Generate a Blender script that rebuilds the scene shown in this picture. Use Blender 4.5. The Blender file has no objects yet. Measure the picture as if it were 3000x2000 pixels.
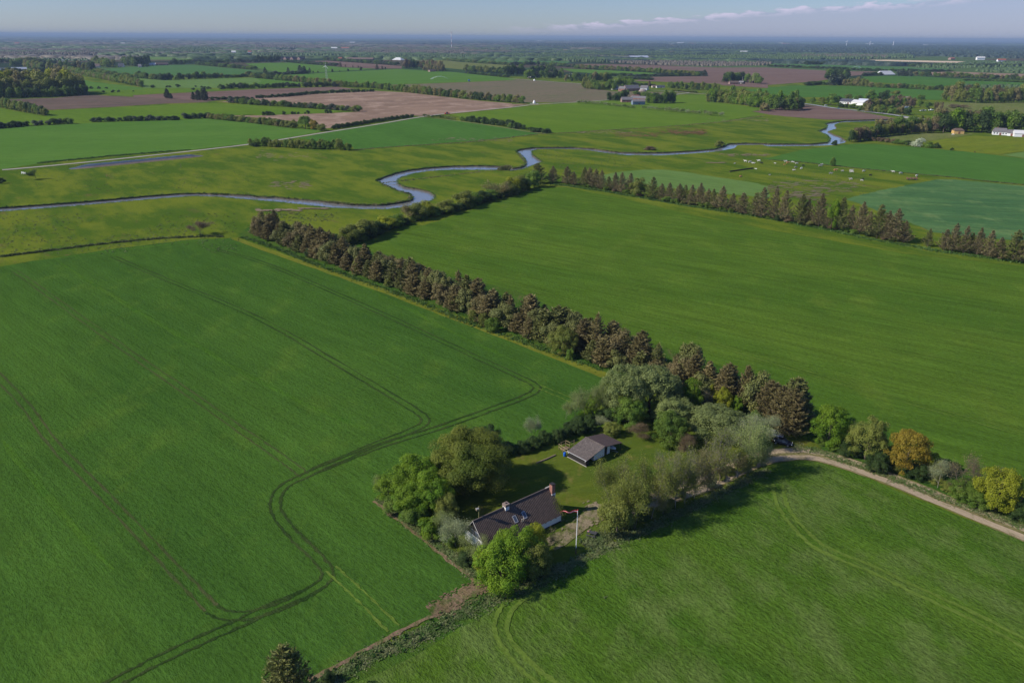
import bpy, math, random
import numpy as np
from mathutils import Vector, Matrix
from mathutils.geometry import delaunay_2d_cdt, tessellate_polygon

# ------------------------------------------------------------------ camera, sky, sun, exposure
SC = bpy.context.scene
COL = SC.collection
FPX, HCAM, ROLL = 2250.0, 88.0, math.radians(.344)     # focal length in pixels of a 3000 px wide frame, eye height in metres
PITCH = math.atan(891/FPX)
cam_d = bpy.data.cameras.new('camera'); cam = bpy.data.objects.new('camera', cam_d); COL.objects.link(cam)
cam_d.sensor_width = 36; cam_d.lens = FPX/3000*36
cam_d.clip_start = 1; cam_d.clip_end = 120000
cam.matrix_world = Matrix.Translation((0, 0, HCAM)) @ Matrix.Rotation(math.pi/2-PITCH, 4, 'X') @ Matrix.Rotation(ROLL, 4, 'Z')
SC.camera = cam
SC.view_settings.view_transform = 'Standard'; SC.view_settings.look = 'None'
SC.view_settings.exposure = 0.50; SC.view_settings.gamma = 1
SC.cycles.max_bounces = 5; SC.cycles.diffuse_bounces = 2; SC.cycles.glossy_bounces = 2
SC.cycles.transmission_bounces = 3; SC.cycles.transparent_max_bounces = 6; SC.cycles.volume_bounces = 0

SUN_EL = math.radians(37); SUN_TO = math.radians(193+0)  # azimuth (from +X, counter-clockwise) of the direction towards the sun
sd = Vector((math.cos(SUN_TO)*math.cos(SUN_EL), math.sin(SUN_TO)*math.cos(SUN_EL), math.sin(SUN_EL)))
sun_d = bpy.data.lights.new('sun', 'SUN'); sun_d.energy = 4.3; sun_d.angle = math.radians(.6); sun_d.color = (1, .93, .82)
sun = bpy.data.objects.new('sun', sun_d); COL.objects.link(sun); sun.rotation_euler = sd.to_track_quat('Z', 'Y').to_euler()
world = bpy.data.worlds.new('World'); SC.world = world; world.use_nodes = True
wn, wl = world.node_tree.nodes, world.node_tree.links
wn.clear()
def wnode(t, **k):
    n = wn.new(t)
    for a, b in k.items(): setattr(n, a, b)
    return n
sky = wnode('ShaderNodeTexSky', sky_type='NISHITA', sun_disc=False)
sky.sun_elevation = SUN_EL; sky.sun_rotation = math.atan2(sd.x, sd.y); sky.altitude = 100
sky.air_density = 1.0; sky.dust_density = .15; sky.ozone_density = 4.0
bg = wnode('ShaderNodeBackground'); bg.inputs[1].default_value = .060
wo = wnode('ShaderNodeOutputWorld')
tc = wnode('ShaderNodeTexCoord')
sep = wnode('ShaderNodeSeparateXYZ'); wl.new(tc.outputs['Generated'], sep.inputs[0])
def wmath(op, a, b=None, clamp=False):
    n = wnode('ShaderNodeMath', operation=op, use_clamp=clamp)
    for i, v in enumerate((a, b)):
        if v is None: continue
        if isinstance(v, (int, float)): n.inputs[i].default_value = v
        else: wl.new(v, n.inputs[i])
    return n.outputs[0]
# a long bank of low cumulus rising towards the right (east) side of the horizon
az = wmath('DIVIDE', sep.outputs[0], sep.outputs[1])
azc = wnode('ShaderNodeCombineXYZ'); wl.new(wmath('MULTIPLY', az, 34), azc.inputs[0]); wl.new(wmath('MULTIPLY', sep.outputs[2], 150), azc.inputs[1])
nz = wnode('ShaderNodeTexNoise'); nz.inputs['Scale'].default_value = 1.0; nz.inputs['Detail'].default_value = 7; nz.inputs['Roughness'].default_value = .58
wl.new(azc.outputs[0], nz.inputs['Vector'])
azl = wnode('ShaderNodeCombineXYZ'); wl.new(wmath('MULTIPLY', az, 5), azl.inputs[0])
nl = wnode('ShaderNodeTexNoise'); nl.inputs['Scale'].default_value = 1.0; nl.inputs['Detail'].default_value = 5; nl.inputs['Roughness'].default_value = .6
wl.new(azl.outputs[0], nl.inputs['Vector'])
crest = wmath('ADD', wmath('MULTIPLY', az, .060), wmath('MULTIPLY', wmath('SUBTRACT', nl.outputs[0], .5), .014))
crest = wmath('ADD', crest, wmath('MULTIPLY', wmath('SUBTRACT', nz.outputs[0], .5), .018))
crest = wmath('ADD', crest, .0118)
below = wmath('MULTIPLY', wmath('SUBTRACT', crest, sep.outputs[2]), 420, True)             # 1 under the crest of the bank
fade = wmath('MULTIPLY', wmath('SUBTRACT', az, -.02), 9, True)
body = wmath('MULTIPLY', wmath('MULTIPLY', below, fade), .5)
topm = wmath('MULTIPLY', below, wmath('SUBTRACT', 1, wmath('MULTIPLY', wmath('SUBTRACT', wmath('SUBTRACT', crest, sep.outputs[2]), .0010), 120, True), True))
puff = wmath('MULTIPLY', wmath('SUBTRACT', nz.outputs[0], .42), 7, True)
topm = wmath('MULTIPLY', wmath('MULTIPLY', topm, fade), wmath('MULTIPLY', puff, .9))
m1 = wnode('ShaderNodeMixRGB'); wl.new(body, m1.inputs[0]); wl.new(sky.outputs[0], m1.inputs[1]); m1.inputs[2].default_value = (5.6, 5.2, 5.6, 1)
m2 = wnode('ShaderNodeMixRGB'); wl.new(topm, m2.inputs[0]); wl.new(m1.outputs[0], m2.inputs[1]); m2.inputs[2].default_value = (11, 9.0, 8.2, 1)
m3 = wnode('ShaderNodeMixRGB', blend_type='MULTIPLY'); m3.inputs[0].default_value = 1; wl.new(m2.outputs[0], m3.inputs[1]); m3.inputs[2].default_value = (.79, .885, 1.24, 1)
gain = wmath('ADD', 1.0, wmath('MULTIPLY', wmath('MULTIPLY', wmath('SUBTRACT', sep.outputs[2], .05), 3.2, True), .5))  # added boost of the upper sky that lifts the shadows; horizon unchanged
m4 = wnode('ShaderNodeMixRGB', blend_type='MULTIPLY'); m4.inputs[0].default_value = 1; wl.new(m3.outputs[0], m4.inputs[1]); wl.new(gain, m4.inputs[2])
wl.new(m4.outputs[0], bg.inputs[0]); wl.new(bg.outputs[0], wo.inputs[0])

# ------------------------------------------------------------------ survey: where a point seen in the photograph lies on the ground
FR = {}
for i in range(4):
    FR['A%d' % i] = (750*i, 80, 750/2352); FR['B%d' % i] = (750*i, 300, 750/2352)
FR.update(D=(0, 0, 3000/2352), C1=(680, 620, .2551), C2=(1280, 820, .2551), C3=(1780, 920, .2551), M=(700, 1750, .2551),
          E=(1050, 1200, .3827), F=(1340, 1400, .1913), S=(1600, 1240, .12755), K=(1600, 1050, .3507), L=(2150, 1150, .3614),
          Z5=(0, 1400, .5102), Z6=(1400, 1500, .6803), P=(0, 0, 1))
def px(fr, x, y):
    o = FR[fr]; return o[0]+x*o[2], o[1]+y*o[2]
def ray(X, Y):
    a, b = (X-1500)/FPX, (1000-Y)/FPX
    a, b = a*math.cos(ROLL)-b*math.sin(ROLL), a*math.sin(ROLL)+b*math.cos(ROLL)
    return a, math.cos(PITCH)+b*math.sin(PITCH), -math.sin(PITCH)+b*math.cos(PITCH)
def g(fr, x, y, z=0.0):
    a, Y, Z = ray(*px(fr, x, y)); t = (HCAM-z)/-min(Z, -.0022)
    return (a*t, Y*t)
def depth(fr, x, y):
    a, Y, Z = ray(*px(fr, x, y)); return HCAM/-min(Z, -.0022)
def mpp(fr, x, y):                                  # metres covered by one pixel of the frame fr at that ground point
    return depth(fr, x, y)/FPX*FR[fr][2]
def height_at(fr, x, yb, yt):
    X, Y = g(fr, x, yb); a, yr, zr = ray(*px(fr, x, yt)); return HCAM+Y*zr/yr
def pts(s):                                          # 'A0 1,2 3,4 A1 5,6' -> ground points
    out, fr = [], None
    for w in s.split():
        if ',' in w:
            a, b = w.split(','); out.append(g(fr, float(a), float(b)))
        else: fr = w
    return out

# ------------------------------------------------------------------ tags and mesh helpers
def tag(o, label=None, cat=None, group=None, kind=None):
    while label and len(label.split()) > 16 and ' the ' in label: k = label.rindex(' the '); label = label[:k]+label[k+4:]
    if label: o['label'] = label
    if cat: o['category'] = cat
    if group: o['group'] = group
    if kind: o['kind'] = kind
    return o
def thing(name, loc, rz=0, label=None, cat=None, group=None):
    o = bpy.data.objects.new(name, None); COL.objects.link(o); o.location = (loc[0], loc[1], loc[2] if len(loc) > 2 else 0)
    o.rotation_euler = (0, 0, rz); o.empty_display_size = .3
    return tag(o, label, cat, group)
def link(name, me, parent=None, loc=None):
    o = bpy.data.objects.new(name, me); COL.objects.link(o)
    if parent: o.parent = parent
    if loc: o.location = loc
    return o
def arr_mesh(name, V, F, mats, mi=None, smooth=False):
    V = np.asarray(V, np.float32); F = np.asarray(F, np.int32); n = F.shape[1]
    me = bpy.data.meshes.new(name); me.vertices.add(len(V)); me.vertices.foreach_set('co', V.ravel())
    me.loops.add(F.size); me.loops.foreach_set('vertex_index', F.ravel())
    me.polygons.add(len(F)); me.polygons.foreach_set('loop_start', np.arange(0, F.size, n, dtype=np.int32))
    me.polygons.foreach_set('loop_total', np.full(len(F), n, np.int32))
    if mi is not None: me.polygons.foreach_set('material_index', np.asarray(mi, np.int32))
    if smooth: me.polygons.foreach_set('use_smooth', np.ones(len(F), bool))
    for m in mats: me.materials.append(m)
    me.update(calc_edges=True)
    return me
class MB:
    def __init__(s): s.v, s.f, s.m = [], [], []
    def add(s, v, f, m=0):
        k = len(s.v); s.v += [tuple(p) for p in v]; s.f += [tuple(i+k for i in q) for q in f]; s.m += [m]*len(f); return s
    def box(s, x0, x1, y0, y1, z0, z1, m=0, rz=0, c=(0, 0)):
        P = [(x, y, z) for z in (z0, z1) for x, y in ((x0, y0), (x1, y0), (x1, y1), (x0, y1))]
        if rz:
            ca, sa = math.cos(rz), math.sin(rz)
            P = [(c[0]+(x-c[0])*ca-(y-c[1])*sa, c[1]+(x-c[0])*sa+(y-c[1])*ca, z) for x, y, z in P]
        return s.add(P, [(3, 2, 1, 0), (4, 5, 6, 7), (0, 1, 5, 4), (1, 2, 6, 5), (2, 3, 7, 6), (3, 0, 4, 7)], m)
    def tube(s, pathp, r, n=6, m=0, cap=True):
        P = [Vector(p) for p in pathp]; R = r if isinstance(r, (list, tuple)) else [r]*len(P)
        V = []
        for i, p in enumerate(P):
            d = (P[min(i+1, len(P)-1)]-P[max(i-1, 0)]).normalized()
            u = d.cross(Vector((0, 0, 1)) if abs(d.z) < .9 else Vector((1, 0, 0))).normalized(); w = d.cross(u)
            for k in range(n):
                a = 2*math.pi*k/n; V.append(p+(u*math.cos(a)+w*math.sin(a))*R[i])
        Fc = [(i*n+k, i*n+(k+1) % n, (i+1)*n+(k+1) % n, (i+1)*n+k) for i in range(len(P)-1) for k in range(n)]
        if cap: Fc += [tuple(range(n-1, -1, -1)), tuple((len(P)-1)*n+k for k in range(n))]
        return s.add(V, Fc, m)
    def prism(s, poly, axis, a, b, m=0):                # polygon in the plane across an axis, swept from a to b
        n = len(poly)
        def P(u, v, t): return (t, u, v) if axis == 'x' else ((u, t, v) if axis == 'y' else (u, v, t))
        V = [P(u, v, a) for u, v in poly]+[P(u, v, b) for u, v in poly]
        return s.add(V, [tuple(range(n)), tuple(range(2*n-1, n-1, -1))]+[(i, i+n, (i+1) % n+n, (i+1) % n) for i in range(n)], m)
    def ell(s, c, r, n=8, k=5, m=0):
        V = [(c[0], c[1], c[2]-r[2])]
        for j in range(1, k):
            t = -math.pi/2+math.pi*j/k
            V += [(c[0]+r[0]*math.cos(t)*math.cos(2*math.pi*i/n), c[1]+r[1]*math.cos(t)*math.sin(2*math.pi*i/n), c[2]+r[2]*math.sin(t)) for i in range(n)]
        V.append((c[0], c[1], c[2]+r[2])); L = len(V)-1
        Fc = [(0, 1+(i+1) % n, 1+i) for i in range(n)]
        for j in range(k-2): Fc += [(1+j*n+i, 1+j*n+(i+1) % n, 1+(j+1)*n+(i+1) % n, 1+(j+1)*n+i) for i in range(n)]
        Fc += [(L, 1+(k-2)*n+i, 1+(k-2)*n+(i+1) % n) for i in range(n)]
        return s.add(V, Fc, m)
    def build(s, name, mats, parent=None, smooth=False, loc=None):
        if not isinstance(mats, (list, tuple)): mats = [mats]
        me = bpy.data.meshes.new(name); me.from_pydata(s.v, [], s.f)
        for m in mats: me.materials.append(m)
        me.polygons.foreach_set('material_index', s.m)
        if smooth: me.polygons.foreach_set('use_smooth', [True]*len(s.f))
        me.update(); return link(name, me, parent, loc)

# ------------------------------------------------------------------ materials
def new_mat(name):
    m = bpy.data.materials.new(name); m.use_nodes = True; nt = m.node_tree
    return m, nt, nt.nodes['Principled BSDF'], nt.nodes['Material Output']
def nd(nt, t, ins=None, **k):
    n = nt.nodes.new(t)
    for a, b in k.items(): setattr(n, a, b)
    for i, v in (ins or {}).items():
        if isinstance(v, bpy.types.NodeSocket): nt.links.new(v, n.inputs[i])
        else: n.inputs[i].default_value = v
    return n
def mixc(nt, f, a, b, mode='MIX'):
    c = lambda v: v if isinstance(v, bpy.types.NodeSocket) else (*v[:3], 1)
    return nd(nt, 'ShaderNodeMixRGB', {0: f, 1: c(a), 2: c(b)}, blend_type=mode).outputs[0]
def mth(nt, op, a, b=0.0, clamp=False):
    return nd(nt, 'ShaderNodeMath', {0: a, 1: b}, operation=op, use_clamp=clamp).outputs[0]
def noise(nt, vec, scale, detail=3, rough=.5):
    return nd(nt, 'ShaderNodeTexNoise', {'Vector': vec, 'Scale': scale, 'Detail': detail, 'Roughness': rough}).outputs[0]
def step(nt, v, lo, hi):
    return nd(nt, 'ShaderNodeMapRange', {0: v, 1: lo, 2: hi, 3: 0.0, 4: 1.0}).outputs[0]
def scaled(nt, vec, s, rz=0.0):
    return nd(nt, 'ShaderNodeMapping', {'Vector': vec, 'Rotation': (0, 0, rz), 'Scale': s}).outputs[0]
MATS = {}
def plain(name, col, rough=.7, metal=0.0, var=.18, sc=3.0, spec=.3):
    if name in MATS: return MATS[name]
    m, nt, bs, out = new_mat(name)
    tcn = nd(nt, 'ShaderNodeTexCoord').outputs['Object']
    n1 = noise(nt, tcn, sc, 5, .6)
    nt.links.new(mixc(nt, n1, [c*(1-var) for c in col], [min(1, c*(1+var)) for c in col]), bs.inputs['Base Color'])
    bs.inputs['Roughness'].default_value = rough; bs.inputs['Metallic'].default_value = metal; bs.inputs['Specular IOR Level'].default_value = spec
    MATS[name] = m; return m
def leaf(name, ca, cb, trans=.45, tv=.35):
    ca, cb = [c*1.28 for c in ca], [c*1.28 for c in cb]
    """foliage: two tones in clumps, each leaf and each tree a little different"""
    if name in MATS: return MATS[name]
    m, nt, bs, out = new_mat(name)
    tcn = nd(nt, 'ShaderNodeTexCoord').outputs['Object']
    n1 = step(nt, noise(nt, tcn, .45, 3, .6), .35, .65)
    ri = nd(nt, 'ShaderNodeNewGeometry').outputs['Random Per Island']
    ob = nd(nt, 'ShaderNodeObjectInfo').outputs['Random']
    c = mixc(nt, n1, ca, cb)
    k = mth(nt, 'ADD', mth(nt, 'MULTIPLY', ri, .55), mth(nt, 'MULTIPLY', ob, tv)); k = mth(nt, 'ADD', k, .78)
    kc = nd(nt, 'ShaderNodeCombineColor', {0: k, 1: k, 2: k}).outputs[0]
    c = mixc(nt, 1.0, c, kc, 'MULTIPLY')
    nt.links.new(c, bs.inputs['Base Color']); bs.inputs['Roughness'].default_value = .6; bs.inputs['Specular IOR Level'].default_value = .25
    tr = nd(nt, 'ShaderNodeBsdfTranslucent', {0: c})
    mx = nd(nt, 'ShaderNodeMixShader', {0: trans, 1: bs.outputs[0], 2: tr.outputs[0]})
    nt.links.new(mx.outputs[0], out.inputs[0]); MATS[name] = m; return m
def field_mat(name, c1, c2, c3=None, ang=0.0, rows=.5, fine=1.2, patch=.02, streak=.25, grain=.35, bump=.5, patch3=.6):
    """crop or bare soil: broad patches, drilling rows along ang, fine grain of plants or clods with blade shade in the tone"""
    m, nt, bs, out = new_mat(name)
    pos = nd(nt, 'ShaderNodeNewGeometry').outputs['Position']
    a = math.radians(ang)
    v = scaled(nt, pos, (1, 1, 1), -a)
    big = step(nt, noise(nt, scaled(nt, v, (patch*.45, patch*1.6, patch)), 1, 4, .6), .35, .65)
    c = mixc(nt, big, c1, c2)
    if c3 is not None:
        b3 = step(nt, noise(nt, scaled(nt, pos, (patch*1.9, patch*1.2, 1)), 1.7, 5, .65), patch3-.06, patch3+.1)
        c = mixc(nt, b3, c, c3)
    st = noise(nt, scaled(nt, v, (.03, 1/rows, 1)), 1, 3, .6)
    gr = noise(nt, scaled(nt, v, (fine*.75, fine*1.25, 1)), 1, 4, .72)
    mid = noise(nt, scaled(nt, v, (.06, .22, 1)), 1, 4, .6)
    k = mth(nt, 'ADD', mth(nt, 'MULTIPLY', mth(nt, 'SUBTRACT', st, .5), streak*2), mth(nt, 'MULTIPLY', mth(nt, 'SUBTRACT', gr, .5), grain*2.6))  # grain also darkens the colour for the shade between crop blades
    k = mth(nt, 'ADD', k, mth(nt, 'MULTIPLY', mth(nt, 'SUBTRACT', mid, .5), .55))
    k = mth(nt, 'MAXIMUM', mth(nt, 'ADD', k, 1.0), .25)
    kc = nd(nt, 'ShaderNodeCombineColor', {0: k, 1: k, 2: k}).outputs[0]
    c = mixc(nt, 1.0, c, kc, 'MULTIPLY')
    nt.links.new(c, bs.inputs['Base Color']); bs.inputs['Roughness'].default_value = .95; bs.inputs['Specular IOR Level'].default_value = .0
    if bump:
        h = mth(nt, 'ADD', gr, mth(nt, 'MULTIPLY', st, .6))
        bp = nd(nt, 'ShaderNodeBump', {'Strength': bump, 'Distance': .35, 'Height': h})
        nt.links.new(bp.outputs[0], bs.inputs['Normal'])
    return m
def meadow_mat(name, green, yellow, rust, far=True):
    m, nt, bs, out = new_mat(name)
    pos = nd(nt, 'ShaderNodeNewGeometry').outputs['Position']
    w = scaled(nt, pos, (1, 1, 1), .9)
    n1 = step(nt, noise(nt, scaled(nt, w, (.018, .045, 1)), 1, 7, .68), .43, .58)
    n2 = step(nt, noise(nt, scaled(nt, w, (.02, .05, 1)), 1.7, 7, .7), .60, .72)
    n3 = noise(nt, pos, .9, 5, .75)
    c = mixc(nt, n1, green, yellow); c = mixc(nt, mth(nt, 'MULTIPLY', n2, .75), c, rust)
    if far:                                                    # beyond the surveyed fields: a quilt of crops, fallow and heath
        vor = nd(nt, 'ShaderNodeTexVoronoi', {'Vector': scaled(nt, pos, (1/700, 1/500, 1), .1), 'Scale': 1.0}, feature='F1')
        vs = nd(nt, 'ShaderNodeSeparateColor', {0: vor.outputs['Color']})
        q = mixc(nt, step(nt, vs.outputs[0], .45, .47), (.032, .062, .022), (.065, .055, .035))
        q = mixc(nt, step(nt, vs.outputs[1], .6, .62), q, (.06, .10, .03))
        q = mixc(nt, step(nt, vs.outputs[2], .72, .74), q, (.022, .038, .02))
        yy = nd(nt, 'ShaderNodeSeparateXYZ', {0: pos}).outputs[1]
        c = mixc(nt, step(nt, yy, 1900, 2000), c, q)
    k = mth(nt, 'ADD', mth(nt, 'MULTIPLY', n3, 1.1), .45)
    kc = nd(nt, 'ShaderNodeCombineColor', {0: k, 1: k, 2: k}).outputs[0]
    c = mixc(nt, 1.0, c, kc, 'MULTIPLY')
    nt.links.new(c, bs.inputs['Base Color']); bs.inputs['Roughness'].default_value = .95; bs.inputs['Specular IOR Level'].default_value = .0
    bp = nd(nt, 'ShaderNodeBump', {'Strength': .5, 'Distance': .4, 'Height': n3}); nt.links.new(bp.outputs[0], bs.inputs['Normal'])
    return m
def roof_mat(name, c1, c2, ridge=1.0, axis=0, moss=None, amt=.5):
    """corrugated sheets: ribs across local x, sheet courses, weathering"""
    if name in MATS: return MATS[name]
    m, nt, bs, out = new_mat(name)
    tcn = nd(nt, 'ShaderNodeTexCoord').outputs['Object']
    n1 = noise(nt, tcn, 1.3, 6, .7); n2 = noise(nt, scaled(nt, tcn, (6, 1, 1)), 1.0, 4, .7)
    c = mixc(nt, step(nt, n1, .35, .65), c1, c2)
    if moss: c = mixc(nt, mth(nt, 'MULTIPLY', step(nt, noise(nt, tcn, 3.2, 8, .8), .52, .66), amt), c, moss)
    c = mixc(nt, mth(nt, 'MULTIPLY', n2, .5), c, [v*.45 for v in c1])
    xs = nd(nt, 'ShaderNodeSeparateXYZ', {0: tcn})
    wv = mth(nt, 'SINE', mth(nt, 'MULTIPLY', xs.outputs[axis], 2*math.pi/.30*ridge))
    k = mth(nt, 'ADD', mth(nt, 'MULTIPLY', wv, .26), .95); kc = nd(nt, 'ShaderNodeCombineColor', {0: k, 1: k, 2: k}).outputs[0]
    zs = mth(nt, 'FRACT', mth(nt, 'MULTIPLY', xs.outputs[2], 1.35))
    k2 = mth(nt, 'ADD', mth(nt, 'MULTIPLY', step(nt, zs, 0, .09), .35), .65); k2c = nd(nt, 'ShaderNodeCombineColor', {0: k2, 1: k2, 2: k2}).outputs[0]
    c = mixc(nt, 1.0, mixc(nt, 1.0, c, kc, 'MULTIPLY'), k2c, 'MULTIPLY')
    nt.links.new(c, bs.inputs['Base Color']); bs.inputs['Roughness'].default_value = .8
    bp = nd(nt, 'ShaderNodeBump', {'Strength': .8, 'Distance': .05, 'Height': wv}); nt.links.new(bp.outputs[0], bs.inputs['Normal'])
    MATS[name] = m; return m
def brick_mat(name, c):
    if name in MATS: return MATS[name]
    m, nt, bs, out = new_mat(name)
    tcn = nd(nt, 'ShaderNodeTexCoord').outputs['Object']
    br = nd(nt, 'ShaderNodeTexBrick', {'Vector': nd(nt, 'ShaderNodeMapping', {'Vector': tcn, 'Rotation': (math.pi/2, 0, 0)}).outputs[0], 'Color1': (*c, 1), 'Color2': (c[0]*.75, c[1]*.7, c[2]*.7, 1), 'Mortar': (.35, .3, .26, 1), 'Scale': 4.0})
    nt.links.new(mixc(nt, mth(nt, 'MULTIPLY', noise(nt, tcn, 2, 4, .6), .4), br.outputs[0], (.12, .06, .05)), bs.inputs['Base Color'])
    bs.inputs['Roughness'].default_value = .85; MATS[name] = m; return m
# ------------------------------------------------------------------ trees: shared meshes, one object (with its trunk and crown) per tree
BARK = plain('bark', (.13, .10, .075), .9, sc=6)
BARK_PALE = plain('pale_bark', (.20, .18, .14), .85, sc=6)
LEAF = dict(
    bright=leaf('leaf_bright', (.065, .135, .007), (.135, .195, .010)),
    green=leaf('leaf_green', (.060, .115, .014), (.115, .165, .022)),
    dark=leaf('leaf_dark', (.026, .050, .012), (.045, .075, .016)),
    olive=leaf('leaf_olive', (.095, .120, .020), (.155, .165, .032)),
    beech=leaf('leaf_beech', (.060, .090, .011), (.130, .138, .017)),
    yellow=leaf('leaf_yellow', (.155, .180, .010), (.20, .21, .014)),
    orange=leaf('leaf_orange', (.21, .145, .015), (.20, .17, .018)),
    tan=leaf('leaf_tan', (.135, .120, .045), (.165, .145, .055)),
    brown=leaf('leaf_brown', (.105, .078, .042), (.135, .10, .055)),
    grey=leaf('leaf_grey', (.115, .148, .042), (.175, .205, .068)),
    silver=leaf('leaf_silver', (.165, .19, .085), (.24, .265, .145)),
    blossom=leaf('leaf_blossom', (.20, .24, .13), (.55, .55, .45)),
    spruce=leaf('needles_spruce', (.115, .090, .036), (.088, .082, .027), .3, .55),
    spruce_green=leaf('needles_green', (.066, .078, .020), (.105, .105, .026), .15, .25),
    larch=leaf('needles_larch', (.125, .098, .048), (.095, .088, .036), .25, .45),
    fir_dark=leaf('needles_dark', (.028, .040, .022), (.042, .054, .028), .05, .2),
)
def quads(rng, C, N, size, asp=(.6, 1.0), D=None):
    """small leaf quads at C, roughly facing N"""
    n = len(C); N = N+rng.normal(0, .55, (n, 3)); N /= np.linalg.norm(N, axis=1)[:, None]+1e-9
    R = rng.normal(size=(n, 3)); U = np.cross(N, R) if D is None else D+rng.normal(0, .38, (n, 3))-N*.2; U /= np.linalg.norm(U, axis=1)[:, None]+1e-9; W = np.cross(N, U)
    s = size*rng.uniform(.6, 1.3, (n, 1)); w = s*rng.uniform(asp[0], asp[1], (n, 1)); U, W = U*s*.5, W*w*.5
    V = np.stack([C-U, C-W, C+U, C+W], 1).reshape(-1, 3)
    return V, np.arange(4*n).reshape(n, 4)
def tube_arr(P, R, n=5):
    P = np.asarray(P, float); V = []
    for i in range(len(P)):
        d = P[min(i+1, len(P)-1)]-P[max(i-1, 0)]; d = d/(np.linalg.norm(d)+1e-9)
        u = np.cross(d, [0, 0, 1] if abs(d[2]) < .9 else [1, 0, 0]); u /= np.linalg.norm(u)+1e-9; w = np.cross(d, u)
        for k in range(n):
            a = 2*math.pi*k/n; V.append(P[i]+(u*math.cos(a)+w*math.sin(a))*R[i])
    F = [(i*n+k, i*n+(k+1) % n, (i+1)*n+(k+1) % n, (i+1)*n+k) for i in range(len(P)-1) for k in range(n)]
    return np.array(V), np.array(F)
def join(L):
    V, F, k = [], [], 0
    for v, f in L: V.append(v); F.append(f+k); k += len(v)
    return np.concatenate(V), np.concatenate(F)
def crown_round(seed, n, size, lobes=14, flat=1.0, open_=.0, base=.12):
    """unit crown: radius 1 across, z 0..2; lobes of leaves with gaps between them"""
    rng = np.random.default_rng(seed); CC = []
    for i in range(lobes):
        t = rng.uniform(0, 2*math.pi); z = rng.uniform(-.75, .95); r = math.sqrt(max(0, 1-z*z))*rng.uniform(.45, .78)
        CC.append((r*math.cos(t), r*math.sin(t), z*.72, rng.uniform(.5, 1.0)*(2.3 if lobes > 90 else 1.7)/math.sqrt(lobes)))
    CC.append((0, 0, .1, .62))
    per = n//len(CC); Cs, Ns = [], []
    for x, y, z, r in CC:
        k = int(per*(r/.38)**2*(lobes/13)**.9); d = rng.normal(size=(k, 3)); d /= np.linalg.norm(d, axis=1)[:, None]
        d[:, 2] = np.where(d[:, 2] < -.35, -d[:, 2]*.7, d[:, 2])
        rr = r*(1-rng.random((k, 1))**2*.45)*(1+.10*np.sin(d[:, :1]*9+x*7)*np.cos(d[:, 1:2]*8+y*5))
        Cs.append(np.array([x, y, z])+d*rr); Ns.append(d+np.array([x, y, z])*.5+[0, 0, .35])
    C, N = np.concatenate(Cs), np.concatenate(Ns)
    C[:, 2] = (C[:, 2]-C[:, 2].min()); C[:, 2] *= 2*(1-base)/C[:, 2].max(); C[:, 2] += 2*base
    C[:, :2] /= np.percentile(np.abs(C[:, :2]), 99.5)
    if open_: keep = rng.random(len(C)) > open_*(.5+.5*np.sin(C[:, 0]*7+seed)*np.cos(C[:, 2]*6)); C, N = C[keep], N[keep]
    return quads(rng, C, N, size)
def limbs(seed, n=6, r0=.06, top=1.5, spread=.6, tr=5):
    rng = np.random.default_rng(seed); L = [tube_arr([(0, 0, -.05), (.02, .01, .5), (0, .03, 1.0), (.02, 0, top)], [r0, r0*.75, r0*.5, r0*.15], tr)]
    for i in range(n):
        z = rng.uniform(.25, top*.75); t = rng.uniform(0, 6.28)+i; l = rng.uniform(.5, 1)*spread
        L.append(tube_arr([(0, 0, z), (l*.5*math.cos(t), l*.5*math.sin(t), z+.22), (l*math.cos(t), l*math.sin(t), z+.28+rng.uniform(0, .35))], [r0*.45, r0*.28, r0*.08], 4))
    return join(L)
def conifer(seed, n, size, slope=.25, power=.75, whorls=15, per=7, droop=.15, base=.08, jag=.3):
    """unit conifer: radius 1, z 0..2, whorls of boughs carrying sprays"""
    rng = np.random.default_rng(seed); Cs, Ns, Ds, B = [], [], [], []
    tot = whorls*per; each = max(2, n//tot)
    for w in range(whorls):
        f = w/(whorls-1); z = 2*(base+(1-base)*f*.97); rad = (1-f)**power*1.0+.05
        for b in range(per):
            t = 2*math.pi*b/per+w*1.3+rng.normal(0, .2); l = rad*rng.uniform(1-jag, 1.08)
            k = max(2, int(each*(.35+1.1*l))); s = rng.random(k)**.6
            zz = z+rng.normal(0, .03)+slope*l*s**1.6*2*.5-droop*l*np.sin(s*math.pi)*.5
            wdt = .20*l*(1-s*.75)+.03
            off = rng.normal(0, 1, k)*wdt
            x = l*s*math.cos(t)-off*math.sin(t); y = l*s*math.sin(t)+off*math.cos(t)
            Cs.append(np.stack([x, y, zz+rng.normal(0, .025, k)], 1)); Ns.append(np.tile([math.cos(t)*.6, math.sin(t)*.6, .8], (k, 1))); sg = np.sign(off)*.8; Ds.append(np.stack([math.cos(t)-sg*math.sin(t), math.sin(t)+sg*math.cos(t), np.full(k, .15+slope)], 1))
            if b % 2 == 0: B.append(tube_arr([(0, 0, z), (l*.55*math.cos(t), l*.55*math.sin(t), z+slope*l*.2), (l*.95*math.cos(t), l*.95*math.sin(t), z+slope*l*.9)], [.018*(1.3-f), .012, .004], 3))
    q = quads(rng, np.concatenate(Cs), np.concatenate(Ns), size*1.5, (.20, .38), np.concatenate(Ds))
    B.append(tube_arr([(0, 0, -.05), (0, 0, 1), (0, 0, 1.97)], [.05, .03, .006], 6))
    return q, join(B)
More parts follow.
